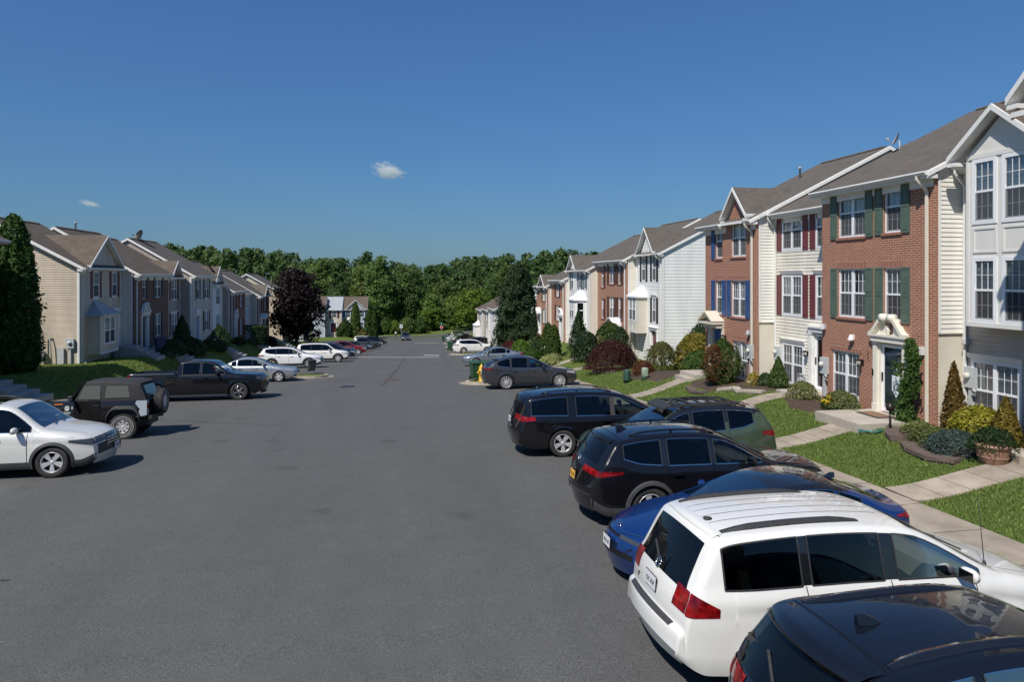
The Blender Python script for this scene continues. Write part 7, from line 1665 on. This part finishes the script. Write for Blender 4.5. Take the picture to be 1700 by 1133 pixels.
for i, (px, w, h, lf, lb, nm, kd) in enumerate(((590, 1.2, 8.4, 'arborbright', 'tall slanting arborvitae in front of the pale blue house', 'arborvitae', 'column'), (613, 1.15, 6.8, 'arborbright', 'arborvitae at the outer corner of the pale blue house', 'arborvitae', 'column'), (620, 1.0, 6.5, 'arborbright', 'narrow arborvitae beside the corner one at the wood edge', 'arborvitae', 'column'), (573, 2.0, 4.6, 'mid', 'leafy bush between the two doors of the far pair', 'leafy_bush', 'flame'), (602, 1.7, 2.4, 'olive', 'brownish bush by the white lamp post', 'brown_bush', 'mound'))):
    a = at(px, 545, 161); plant(nm, lb, 'tree' if h > 5 else 'shrub', (a.x, 161, G(a.x, 161) - .1), kd, w, h, 6500, .34, lf, 120 + i, fuzz=.12)
# --- the wood beyond the end of the street
PROTO = []
for i in range(6):
    hh = [19, 22, 17, 20, 24, 16][i]; rr = [5.2, 4.9, 5.6, 6.6, 4.4, 5.0][i]
    V = crown('tall', rr, hh, 10500, .62, 300 + i, lobes=17); me = fastmesh('crown', V, 4, [LF[['forest', 'forest2', 'forest3', 'forest', 'forest3', 'forest2'][i]]])
    tb = trunk_mesh(hh, .28, i, 7, .32); t_ = tb.build('trunk', M['bark'], None, uv=False); PROTO.append((me, t_.data)); bpy.data.objects.remove(t_)
def wood(x, y, k, s_, label, group=None, rot=0.0):
    root = thing('woodland_tree', label, 'tree', (x, y, G(x, y) - .6), rot, group); k_ = random.uniform(.82, 1.25); root.scale = (s_ / k_ ** .5 * random.uniform(.9, 1.2), s_ / k_ ** .5 * random.uniform(.9, 1.2), s_ * (k_ ** .35))
    for nm, me in (('crown', PROTO[k][0]), ('trunk', PROTO[k][1])):
        o = bpy.data.objects.new(nm, me); COL.objects.link(o); o.parent = root
    return root
rnd = random.Random(21); gl = 'tall leafy green tree in the wood beyond the bottom of the street'; wg = 'woodland trees beyond the street'
for r_, (y0, n, xa, xb) in enumerate(((184, 17, -44, 62), (193, 17, -58, 74), (204, 17, -76, 88), (216, 18, -100, 100))):
    for i in range(n):
        x = xa + (xb - xa) * (i + rnd.uniform(.1, .9)) / n; y = y0 + rnd.uniform(-4, 5)
        if r_ == 0 and x < -14: continue
        wood(x, y, rnd.randrange(6), rnd.choice((.62, .72, .78, .84, .9, .96)) * (.80 if x > 22 else 1), gl, wg, rnd.uniform(0, 6.28))
for i in range(10): wood(-30 - i * 9 + rnd.uniform(-3, 3), 150 + i * 6 + rnd.uniform(-8, 8), rnd.randrange(6), rnd.uniform(.55, .7), 'leafy tree rising behind the roofs of the shaded terrace', 'trees behind the shaded terrace', rnd.uniform(0, 6))
for i, (x, y, s_) in enumerate(((46, 150, .85), (52, 132, .8), (60, 118, 1.0), (58, 160, .85), (68, 142, .9))): wood(x, y, i % 6, s_, 'leafy tree showing over the roofs of the salmon brick row', 'trees behind the brick row', i * 1.3)
a = at(778, 545, 172); plant('lime_tree', 'lower bright lime-green tree at the front of the wood', 'tree', (a.x, 172, G(a.x, 172) - .2), 'tree', 5.6, 9.5, 7000, .6, 'lime', 400, part='crown', trunk=.2, lobes=12)
a = at(716, 553, 181); plant('lime_tree', 'pale green sapling behind the stop sign', 'tree', (a.x, 181, G(a.x, 181) - .2), 'tree', 3.4, 7.0, 4500, .5, 'lime', 401, part='crown', trunk=.12, lobes=9)
for i, (px, w, h) in enumerate(((640, 2.4, 4.2), (655, 2.2, 3.6), (675, 2.6, 4.4), (697, 2.4, 4.0))):
    a = at(px, 552, 176); plant('wood_edge_shrub', 'leafy undergrowth bush along the front edge of the wood', 'shrub', (a.x, 176, G(a.x, 176) - .2), 'flame', w, h, 2600, .45, ['mid', 'lime', 'forest2'][i % 3], 420 + i, group='undergrowth along the wood')
# wooded hillside far behind, reads as one mass
rng = np.random.default_rng(77); parts = []
sm = [crown('tree', 6.5, 16, 420, 2.0, 500 + i, lobes=7) for i in range(5)]
for i in range(330):
    y = rng.uniform(250, 520); x = rng.uniform(-330, 330) * (y / 420); parts.append(sm[i % 5] * rng.uniform(.85, 1.15) + np.array([x, y, G(x, min(y, 399)) - 1 + (6 if x < -60 else 0)]))
o = bpy.data.objects.new('distant_woods', fastmesh('distant_woods', np.concatenate(parts), 4, [LF['forest3']])); COL.objects.link(o); struct(o, 'stuff', 'far wooded hillside forming the green skyline')
# --- grass blades
def grass(n, xr, yr, ok, hmin, hmax, seed, w=.011):
    rng = np.random.default_rng(seed); x = rng.uniform(*xr, n); y = rng.uniform(*yr, n); k = np.array([ok(a, b) for a, b in zip(x, y)]); x, y = x[k], y[k]; n = len(x)
    thin = (np.sin(x * 2.3 + 1.7 * np.sin(y * 1.1)) * np.sin(y * 1.9 + x * .7) + .5 * np.sin(x * 7.1 + y * 5.3)) > .75; kp = ~thin | (rng.uniform(0, 1, n) < .35); x, y = x[kp], y[kp]; n = len(x)
    z = np.array([G(a, b) for a, b in zip(x, y)]); B = np.stack([x, y, z - .005], 1); a = rng.uniform(0, 6.28, n); hh = rng.uniform(hmin, hmax, n)
    d = np.stack([np.cos(a), np.sin(a), np.zeros(n)], 1) * w * rng.uniform(.7, 1.4, (n, 1)); ln = rng.normal(0, .5, (n, 2)) * hh[:, None]; T = B + np.stack([ln[:, 0], ln[:, 1], hh], 1)
    return np.stack([B - d, B + d, T], 1)
PAVED = []
def clear(x, y):
    c = _c(y); xp = x - c
    if xp < KR + 1.60: return False
    for (x0, x1, y0, y1) in PAVED:
        if x0 + .05 < x < x1 - .05 and y0 + .05 < y < y1 - .05: return False
    return True
# ------------------------------------------------------------------ walks, porches, street things
def walkstrip(u, w, x0, x1, mat='walk', name='path'):
    b = MB(); n = 10; rows = []
    for i in range(n + 1):
        x = x0 + (x1 - x0) * i / n; rows.append([(x, u - w / 2, G(x, u) - .1), (x, u - w / 2, G(x, u) + .035), (x, u + w / 2, G(x, u) + .035), (x, u + w / 2, G(x, u) - .1)])
    b.grid(rows, 0, False)
    for i in range(1, 5):
        x = x0 + (x1 - x0) * i / 5; z = G(x, u) + .039; b.quad((x, u - w / 2, z), (x + .015, u - w / 2, z), (x + .015, u + w / 2, z), (x, u + w / 2, z), 1)
    PAVED.append((x0 - .05, x1 + .05, u - w / 2 - .04, u + w / 2 + .04))
    return struct(b.build(name, [M[mat], M['mulch']]))
def porch(label, x0, x1, y0, y1, top, mat='conc', steps=0, sx=-1):
    """concrete stoop; steps lead towards sx"""
    zt = EYE + top; lo = min(G(x0, y0), G(x1, y1), G(x0, y1), G(x1, y0)) - .3
    b = MB(); b.box(x0, x1, y0, y1, lo, zt)
    root = b.build('stoop', M[mat]); tag(root, label, 'stoop')
    if steps:
        for k in range(steps):
            s = MB(); d = .30; xx = (x0 - d * (k + 1), x0 - d * k - .002) if sx < 0 else (x1 + d * k + .002, x1 + d * (k + 1)); s.box(*xx, y0 + .1, y1 - .1, lo - .8, zt - .17 * (k + 1)); s.build('step', M[mat], root)
    PAVED.append((x0 - .05 - (.3 * steps if sx < 0 else 0), x1 + .05, y0 - .05, y1 + .05))
    return root
walkstrip(12.75, .95, KR + 1.62, 14.0); porch('broad concrete stoop beside the terracotta pot', 14.0, 15.76, 12.1, 13.7, -4.05)
walkstrip(17.75, .95, KR + 1.62, 12.95); porch('concrete stoop with the brown doormat before the scrolled door', 12.95, 14.85, 16.95, 18.95, -4.12)
walkstrip(22.55, .85, KR + 1.62, 14.3); porch('concrete stoop of the maroon-shuttered house', 14.3, 15.67, 21.75, 23.3, -4.2)
walkstrip(29.0, .85, KR + 1.62, 13.3); porch('concrete stoop under the gabled door hood', 13.45, 14.85, 28.3, 29.9, -4.36, steps=1)
walkstrip(43.5, .85, KR + 2.1, 16.2); walkstrip(48.7, .85, KR + 2.2, 15.6); walkstrip(52.6, .8, KR + 2.3, 12.4)
porch('concrete stoop of the white sided house', 16.2, 17.68, 42.8, 44.3, -5.76)
for i, u in enumerate((98, 101, 104, 107.5)):
    b = MB(); x0, x1 = _c(u) + KR + 1.8, 14.6
    for k in range(9): x = x0 + (x1 - x0) * k / 9; z = G(x + .3, u); b.box(x, x + (x1 - x0) / 9 + .0, u - .5, u + .5, z - .6, z + .06)
    tag(b.build('garden_steps', M['walk']), 'pale concrete steps climbing the far grassy bank', 'steps', 'steps on the far bank')
walkstrip(75.5, .8, 13.0, 15.4)
# white rail on the lawn
a, c = P(886, 600), P(914, 589); b = MB(); a2 = a + Vector((0, 0, .9)); b.bar(a, a2, .12, .12); b.bar(a2, c + Vector((0, 0, .75)), .08, .14); b.bar(c, c + Vector((0, 0, .8)), .12, .12); tag(b.build('white_railing', M['white_trim']), 'short white railing on the lawn by the dark red barberry', 'railing')
# mulch beds
def bed(pts, name='mulch_bed'):
    b = MB(); n = len(pts); cx = sum(p[0] for p in pts) / n; cy = sum(p[1] for p in pts) / n
    ring = []
    for k in range(n):
        a, c = pts[k], pts[(k + 1) % n]
        for t in range(5): ring.append((a[0] + (c[0] - a[0]) * t / 5 + random.uniform(-.11, .11), a[1] + (c[1] - a[1]) * t / 5 + random.uniform(-.11, .11)))
    rows = [[(cx + (x - cx) * f, cy + (y - cy) * f, G(cx + (x - cx) * f, cy + (y - cy) * f) + .045 * (1 if f < .99 else -.3)) for x, y in ring + ring[:1]] for f in (.02, .35, .7, .93, 1.0)]
    b.grid(rows); xs_ = [p[0] for p in pts]; ys_ = [p[1] for p in pts]; PAVED.append((min(xs_), max(xs_), min(ys_), max(ys_)))
    return struct(b.build(name, M['mulch'], uv=False))
bed([(13.1, 13.75), (15.7, 13.75), (15.7, 16.85), (13.35, 16.6)])
bed([(13.55, 19.0), (14.85, 19.0), (15.6, 21.6), (13.9, 22.0), (13.2, 20.6)])
bed([(13.9, 23.4), (15.6, 23.4), (15.6, 25.4), (14.8, 25.45), (13.3, 25.1)])
bed([(12.7, 25.5), (14.8, 25.5), (14.8, 28.1), (13.0, 28.1)])
bed([(12.6, 30.5), (16.6, 30.5), (17.2, 35.8), (12.4, 35.3)])
def edging(pts, label, h=.20, w=.28, cat='edging', mat='block', name='stone_edging'):
    b = MB(); P_ = dens([Vector((x, y, 0)) for x, y in pts], 7)
    for i, (p, q_) in enumerate(zip(P_, P_[1:])):
        for lay in (0, 1):
            if lay: p1, q1 = p.lerp(q_, .03), p.lerp(q_, .97)
            else: p1, q1 = p.lerp(q_, .0), p.lerp(q_, .94)
            d = (q1 - p1).normalized(); n = Vector((-d.y, d.x, 0)) * (w / 2 + .03 * lay); zz = min(G(p.x, p.y), G(q_.x, q_.y)) - .06 + lay * h * .5
            a = [p1 - n, q1 - n, q1 + n, p1 + n]; b.hexa([(v.x, v.y, zz) for v in a] + [(v.x, v.y, zz + h * .5 - .004 + .06 * (lay == 0)) for v in a])
    return tag(b.build(name, M[mat]), label, cat)
edging([(12.95, 13.62), (12.75, 14.2), (12.85, 14.9), (13.1, 15.35)], 'curved dark stone edging in front of the blue-green juniper')
edging([(13.15, 15.75), (13.35, 16.2), (13.75, 16.62)], 'short dark stone edging near the climbing vine')
edging([(13.0, 25.3), (13.45, 24.8), (13.3, 24.2), (13.75, 23.2)], 'pale block edging curving round the mulch bed', mat='conc', w=.24)
edging([(12.6, 25.6), (12.45, 26.4), (12.7, 27.3)], 'dark stone edging beneath the browned dwarf spruce', h=.18)
edging([(12.1 + 1.9 * (1 - math.cos(t)) * .55 + .2, 39.2 + 1.45 * math.sin(t)) for t in (-1.3, -.8, -.3, .2, .8, 1.3)], 'brown stone ring under the red laceleaf maple')
# planter
q = (13.55, 13.28); z = G(*q); root = MB().lathe([(.001, .0), (.25, 0), (.27, .02), (.33, .30), (.345, .38), (.37, .39), (.37, .46), (.34, .46), (.33, .40), (.001, .38)], (0, 0, 0), n=28).lathe([(.305, .15), (.312, .155), (.318, .175), (.31, .18)], n=28).build('planter', noisy('terracotta', (.30, .17, .11), (.38, .23, .15), 3, .8, .1, 30)); root.location = (q[0], q[1], z); tag(root, 'big terracotta pot with two rings at the garden edge', 'planter')
plant('potted_plant', 'feathery dark green plant growing in the terracotta pot', 'plant', (q[0], q[1], z + .36), 'mound', .46, .42, 2200, .08, 'dgreen', 61, stem=True, asp=.3)
b = MB(); x, y = 14.30, 18.05; zz = EYE - 4.12 + .004; b.box(x - .28, x + .28, y - .46, y + .46, zz, zz + .014, 0); b.box(x - .20, x + .20, y - .38, y + .38, zz + .012, zz + .018, 1); tag(b.build('doormat', [M['blackplastic'], noisy('coir', (.20, .11, .06), (.28, .16, .09), 30, .95)]), 'brown doormat with a black rim on the stoop', 'doormat')
b = MB(); b.tube([(13.55, 16.5, G(13.55, 16.5)), (13.55, 16.5, G(13.55, 16.5) + .62)], .03, 8); b.lathe([(.03, .6), (.10, .62), (.11, .72), (.07, .80), (.02, .84)], (13.55, 16.5, G(13.55, 16.5)), n=12); tag(b.build('path_light', M['metal_dark']), 'small black path light at the corner of the stone edging', 'light')
b = MB(); pts = []
for i in range(60): t = i * .45; r = .30 + .05 * math.sin(i * 1.1); pts.append((13.25 + r * math.cos(t), 16.9 + r * .8 * math.sin(t), G(13.25, 16.9) + .03 + i * .001))
b.tube(pts, .012, 6); tag(b.build('garden_hose', plain('hose_green', (.05, .20, .17), .4)), 'coiled teal garden hose at the foot of the vine', 'hose')
# utility pedestals
def pedestal(px, py, h, r, col, label, rib=True):
    q = P(px, py); b = MB(); b.lathe([(r, 0), (r, h * .92), (r * .95, h * .97), (r * .6, h), (.001, h)], n=18)
    if rib:
        for k in range(5): b.lathe([(r, .12 + k * h * .16), (r * 1.06, .14 + k * h * .16), (r * 1.06, .18 + k * h * .16), (r, .20 + k * h * .16)], n=18)
    else: b.box(-r * .5, r * .5, -r * 1.04, -r * .9, .2, .5)
    o = b.build('utility_pedestal', col, uv=False); o.location = q; o.rotation_euler = (0, .06 if not rib else 0, 0); return tag(o, label, 'pedestal')
pedestal(1041, 636, .66, .18, noisy('pedestal_green', (.018, .06, .045), (.03, .085, .065), 6, .5), 'dark green ribbed utility pedestal on the lawn')
pedestal(1070, 631, .60, .17, noisy('pedestal_pale', (.24, .32, .24), (.30, .38, .30), 5, .6), 'pale sage utility pedestal near the red laceleaf maple', False)
# hydrant
q = P(796, 634); q = Vector((5.25, 38.1, zroad(38.1) + .16)); b = MB(); b.lathe([(.16, 0), (.16, .05), (.12, .06), (.115, .50), (.15, .51), (.15, .56), (.13, .57), (.125, .66), (.09, .76), (.04, .80), (.04, .86), (.001, .87)], n=18)
for s_ in (-1, 1): b.lathe([(.001, s_ * .20), (.055, s_ * .20), (.06, s_ * .14), (.045, s_ * .08)], (0, 0, .44), 'x', 12)
b.lathe([(.001, -.23), (.08, -.23), (.085, -.16), (.06, -.08)], (0, 0, .38), 'y', 14); o = b.build('fire_hydrant', noisy('hydrant_yellow', (.55, .30, .01), (.65, .38, .02), 4, .45), uv=False); o.location = q; o.scale = (1.25, 1.25, 1.15); tag(o, 'yellow fire hydrant on the kerb island', 'hydrant')
# wheeled bins
BG = noisy('bin_green', (.02, .065, .03), (.03, .085, .04), 4, .5); BD = noisy('bin_dark', (.020, .024, .024), (.03, .035, .034), 4, .5)
def bin_(x, y, col, label, rz=0.0, zz=None, sc=1.0, group=None):
    root = thing('wheeled_bin', label, 'bin', (x, y, zz if zz is not None else G(x, y) + .0), rz, group); root.scale = (sc,) * 3
    b = MB(); lo = [(-.22, -.24, .10), (.22, -.24, .10), (.22, .24, .10), (-.22, .24, .10)]; hi = [(-.29, -.32, .98), (.29, -.32, .98), (.29, .32, .98), (-.29, .32, .98)]; b.hexa(lo + hi); b.box(-.31, .31, -.34, .34, .93, .985); b.box(-.24, .24, .22, .27, .02, .16); b.box(-.10, .10, -.305, -.292, .55, .75, 0); b.build('bin_body', col, root, uv=False)
    b = MB(); b.hexa([(-.32, -.36, .99), (.32, -.36, .99), (.32, .36, 1.0), (-.32, .36, 1.0), (-.28, -.31, 1.045), (.28, -.31, 1.045), (.28, .33, 1.07), (-.28, .33, 1.07)]); b.bar((-.28, .40, 1.0), (.28, .40, 1.0), .04, .04); b.build('lid', col, root, uv=False)
    for s_ in (-1, 1): b = MB(); b.lathe([(.001, s_ * .25), (.11, s_ * .25), (.12, s_ * .28), (.11, s_ * .31), (.001, s_ * .31)], (0, .25, .12), 'x', 16); b.build('wheel', M['rubber'], root, uv=False)
    return root
bin_(5.05, 39.1, BG, 'green wheeled bin right behind the yellow hydrant', .2, zroad(38.6) + .16, 1.0); bin_(5.75, 39.3, BG, 'second green wheeled bin behind the grey crossover', -.1, zroad(39.3) + .16, 1.0)
q = P(518, 621); bin_(q.x, q.y, BD, 'black wheeled bin standing on the grassy kerb island', .4, zroad(q.y) + .15, .8)
q = P(747, 583); bin_(q.x, q.y, BG, 'green bin in front of the far white utility car', 0, zroad(q.y) + .02, 1.2); q = P(736, 567); bin_(q.x, q.y, BG, 'green bin by the far small kerb island', 0, zroad(q.y) + .02, 1.1)
b = MB(); q = P(915, 603); b.lathe([(.001, .02), (.42, 0), (.50, .36), (.53, .38), (.53, .41), (.47, .40), (.001, .36)], n=22); o = b.build('blue_tub', plain('tub_blue', (.02, .16, .40), .4), uv=False); o.location = (11.0, 50.3, G(11.0, 50.3)); tag(o, 'low blue tub by the pavement', 'tub')
q = P(266, 588); bin_(q.x, q.y, plain('bin_blue', (.012, .03, .10), .45), 'blue bin in the shade beside the slate-shuttered door', .5)
# signs
def post(name, label, cat, x, y, h, z=None):
    root = thing(name, label, cat, (x, y, G(x, y) if z is None else z)); b = MB(); b.tube([(0, 0, -.3), (0, 0, h)], .035, 8); b.build('post', M['galv'], root, uv=False); return root
sx = P(733, 560.5); root = post('stop_sign', 'red octagonal stop sign under green street name blades', 'sign', sx.x, sx.y, 3.55)
b = MB(); f = []; rr = .42
for ring, (r_, yy, mi) in enumerate(((rr, -.06, 1), (rr * .92, -.062, 0))): b.poly([(r_ * math.cos(math.pi / 8 + k * math.pi / 4), yy, 2.35 + r_ * math.sin(math.pi / 8 + k * math.pi / 4)) for k in range(8)], mi)
b.poly([(rr * math.cos(math.pi / 8 + k * math.pi / 4), -.05, 2.35 + rr * math.sin(math.pi / 8 + k * math.pi / 4)) for k in range(8)][::-1], 1); so = b.build('sign_face', [noisy('sign_red', (.42, .02, .02), (.5, .03, .03), 3, .5), M['white_trim']], root, uv=False)
txt('STOP', so, (0, -.066, 2.24), .32, M['white_trim'])
SG = noisy('sign_green', (.0, .22, .10), (.0, .26, .12), 3, .5)
b = MB(); b.box(-.55, .55, -.03, -.01, 3.12, 3.34); b.build('name_blade', SG, root, uv=False); b = MB(); b.box(-.02, .02, -.5, .5, 3.38, 3.58); b.build('name_blade', SG, root, uv=False)
q = at(666, 545, 164); gz0 = G(q.x, 164); root = post('road_sign', 'pale rectangular road sign beside the oncoming dark car', 'sign', q.x, 164, 3.0, gz0); b = MB(); b.box(-.36, .36, -.06, -.045, 2.2, 3.1); b.build('sign_face', M['plate'], root, uv=False); b = MB(); b.box(.02, .12, -.066, -.061, 2.35, 2.95); b.bar((.07, -.063, 2.95), (-.15, -.063, 2.7), .004, .06); b.build('arrow', M['ink'], root, uv=False)
q = at(611, 540, 160); root = post('street_name_sign', 'green street name sign before the corner arborvitae', 'sign', q.x, 160, 2.7); b = MB(); b.box(-.6, .6, -.03, -.01, 2.35, 2.65); b.build('name_blade', SG, root, uv=False); b = MB(); b.box(-.05, -.03, -.5, .5, 2.05, 2.33); b.build('name_blade', SG, root, uv=False)
for i, (px, lab) in enumerate(((605, 'white lamp post with a domed top by the pale blue house'), (579, 'second white lamp post by the leafy bush'))):
    q = at(px, 545, 163); root = thing('lamp_post', lab, 'lamp', (q.x, 163, G(q.x, 163))); b = MB(); b.lathe([(.16, 0), (.14, .4), (.11, .5), (.10, 4.2)], n=12); b.build('post', M['white_trim'], root, uv=False); b = MB(); b.lathe([(.10, 4.2), (.45, 4.25), (.50, 4.45), (.30, 4.8), (.001, 4.9)], n=14); b.build('lamp_shade', M['frost'], root, uv=False)
q = P(657, 560); b = MB(); b.lathe([(.16, 0), (.14, .6), (.2, .65), (.18, .75), (.08, .9), (.001, .95)], n=14); o = b.build('fire_hydrant', noisy('hydrant_white', (.5, .48, .4), (.6, .58, .5), 4, .5), uv=False); o.location = q; o.scale = (1.4,) * 3; tag(o, 'small pale hydrant at the far corner lawn', 'hydrant')
# steps and walks on the shaded side
def lsteps(label, x0, y, w, n, ztop, rise_=.17, run=.32, d=1.2):
    b = MB(); root = None; zt = EYE + ztop; b.box(x0 - d, x0, y - w / 2, y + w / 2, zt - 1.6, zt); root = tag(b.build('entrance_steps', M['conc_grey']), label, 'steps')
    for k in range(n): s = MB(); s.box(x0 + run * k + .002, x0 + run * (k + 1), y - w / 2 + .0, y + w / 2, zt - 1.9 - k * .1, zt - rise_ * (k + 1)); s.build('step', M['conc_grey'], root)
    return root
lsteps('concrete steps of the cream gable-fronted house', -15.2, 46.1, 1.5, 4, -4.3)
lsteps('concrete steps rising to the slate-shuttered brick house', -14.2, 48.9, 1.5, 6, -4.7)
lsteps('concrete steps to the blue front door', -13.8, 59.8, 1.5, 7, -5.3); lsteps('concrete steps of the dark brick house', -13.1, 71.2, 1.5, 8, -6.2); lsteps('concrete steps of the far brick house by the clipped hedge', -12.8, 82.8, 1.5, 8, -7.0)
q = P(20, 655); lsteps('pale concrete steps at the frame edge beside the shaded lawn', q.x - .5, q.y + .3, 1.6, 3, q.z - EYE + .42, .2, .5, 3.0)
q = P(330, 570); b = MB(); b.box(-.3, .3, -.25, .25, 0, .5); 
# gas and electric meters on the cream end wall
x0, y0 = -17.3, 41.1
b = MB(); zz = G(-17.3, 41.0)
b.box(-.14, .14, -.28, -.06, .35, .75); b.lathe([(.15, -.30), (.15, -.10)], (0, 0, .58), 'y', 14); b.tube([(-.42, -.16, -.1), (-.42, -.16, 1.0), (-.2, -.16, 1.1), (-.06, -.16, 1.0), (-.06, -.16, .7)], .03, 8); b.tube([(.06, -.16, .7), (.06, -.16, 1.65), (.3, -.16, 1.75), (.42, -.16, 1.2), (.5, -.16, -.1)], .03, 8)
o = b.build('gas_meter', M['galv'], uv=False); o.location = (-18.35, 41.06, zz); tag(o, 'grey gas meter with bent pipes by the cream end wall', 'meter')
b = MB(); b.box(-.2, .2, -.14, -.02, .9, 1.45); b.lathe([(.10, -.14), (.10, -.21), (.001, -.24)], (0, 0, 1.2), 'y', 14); b.box(-.05, .05, -.1, -.02, 0, .9); b.box(-.62, -.3, -.12, -.02, .0, .95, 0); o = b.build('electric_meter', [M['meter']], uv=False); o.location = (-17.0, 41.06, zz); tag(o, 'electric meter boxes at the corner of the cream end wall', 'meter')
# roof dish behind the green-shuttered house
r_ = thing('satellite_dish', 'thin satellite dish on the roof of the green-shuttered house', 'dish', (17.7, 21.1, EYE + 4.42)); dish(r_, 0, 0, .38, .25, 2.6)
# lawn grass, thick close to the pavement
def okn(x, y): return clear(x, y) and x < 14.6 - .0
parts = [grass(150000, (KR + 1.62, 14.8), (8, 24), okn, .035, .075, 1), grass(60000, (KR + 1.62, 15.0), (24, 42), okn, .04, .08, 2, .016)]
o = bpy.data.objects.new('lawn_grass', fastmesh('lawn_grass', np.concatenate(parts), 3, [M['grassblade']])); COL.objects.link(o); struct(o, 'stuff', 'short mown grass of the front lawns by the pavement')
V = grass(60000, (-19, -12.7), (33, 52), lambda x, y: True, .05, .11, 3, .02)
o = bpy.data.objects.new('lawn_grass', fastmesh('lawn_grass', V, 3, [M['grassblade']])); COL.objects.link(o); struct(o, 'stuff', 'grass on the sloping lawn before the cream end house')
# small fair-weather cloud
q = at(645, 284, 1150.0); V = []
b = MB()
cl = bpy.data.materials.new('cloud_vapour'); cl.use_nodes = True; t = cl.node_tree; t.nodes.clear(); o_ = N(t, 'ShaderNodeOutputMaterial'); v = N(t, 'ShaderNodeVolumePrincipled'); v.inputs['Color'].default_value = (1, 1, 1, 1); v.inputs['Anisotropy'].default_value = .3
tc = N(t, 'ShaderNodeTexCoord'); nz = N(t, 'ShaderNodeTexNoise', Scale=2.6, Detail=5.0, Roughness=.62); L(t, tc.outputs['Object'], nz.inputs['Vector'])
ln = N(t, 'ShaderNodeVectorMath', operation='LENGTH'); L(t, tc.outputs['Object'], ln.inputs[0]); sb = N(t, 'ShaderNodeMath', operation='SUBTRACT'); L(t, nz.outputs['Fac'], sb.inputs[0]); m_ = N(t, 'ShaderNodeMath', operation='MULTIPLY'); m_.inputs[1].default_value = .44; L(t, ln.outputs['Value'], m_.inputs[0]); L(t, m_.outputs[0], sb.inputs[1])
mr = N(t, 'ShaderNodeMapRange'); mr.inputs['From Min'].default_value = .16; mr.inputs['From Max'].default_value = .34; mr.inputs['To Max'].default_value = .085; L(t, sb.outputs[0], mr.inputs['Value']); L(t, mr.outputs['Result'], v.inputs['Density']); L(t, v.outputs[0], o_.inputs['Volume'])
b.sphere((0, 0, 0), 1, n=16); o = b.build('cloud', cl, uv=False); o.location = q; o.scale = (33, 24, 17); o.rotation_euler = (0, .25, -TH); struct(o, label='small white cloud alone in the blue sky')

o2 = o.copy(); COL.objects.link(o2); o2.location = at(149, 338, 1150.0); o2.scale = (20, 14, 6); o2['label'] = 'faint small wisp of cloud above the shaded terrace'
# ------------------------------------------------------------------ light, sky, camera
d = Vector((1.0, 1.06, -1.86)).normalized()
sun = bpy.data.lights.new('sun', 'SUN'); sun.energy = 5.0; sun.angle = R(.53); sun.color = (1.0, .95, .875)
so = bpy.data.objects.new('sun', sun); COL.objects.link(so); so.rotation_euler = d.to_track_quat('-Z', 'Y').to_euler(); so.location = (-30, -40, 60)
w = bpy.data.worlds.new('World'); SC.world = w; w.use_nodes = True; t = w.node_tree; bg = t.nodes['Background']
sk = t.nodes.new('ShaderNodeTexSky'); sk.sky_type = 'NISHITA'; sk.sun_disc = False; sk.sun_elevation = math.asin(-d.z); sk.sun_rotation = math.atan2(-d.x, -d.y) % (2 * math.pi)
sk.altitude = 0; sk.air_density = 1.5; sk.dust_density = .3; sk.ozone_density = 10.0
gm = t.nodes.new('ShaderNodeGamma'); gm.inputs['Gamma'].default_value = .75
tn = t.nodes.new('ShaderNodeVectorMath'); tn.operation = 'MULTIPLY'; tn.inputs[1].default_value = (.516, .846, 1.256)
t.links.new(sk.outputs[0], gm.inputs['Color']); t.links.new(gm.outputs[0], tn.inputs[0]); t.links.new(tn.outputs[0], bg.inputs['Color']); bg.inputs['Strength'].default_value = .10
cam = bpy.data.cameras.new('camera'); co = bpy.data.objects.new('camera', cam); COL.objects.link(co); SC.camera = co
co.location = (0, 0, EYE); co.rotation_euler = (math.pi / 2, 0, -TH)
cam.sensor_width = 36; cam.lens = 36 * 1133 / 1700; cam.shift_y = -106.5 / 1700; cam.clip_end = 8000; cam.clip_start = .1
vs_ = SC.view_settings; vs_.view_transform = 'Standard'; vs_.look = 'None'; vs_.exposure = 0; vs_.gamma = 1; vs_.use_curve_mapping = False
SC.cycles.max_bounces = 8; SC.cycles.transparent_max_bounces = 12; SC.cycles.volume_step_rate = 1.0; SC.cycles.volume_bounces = 6; SC.cycles.use_denoising = True
SC.cycles.sample_clamp_indirect = 6
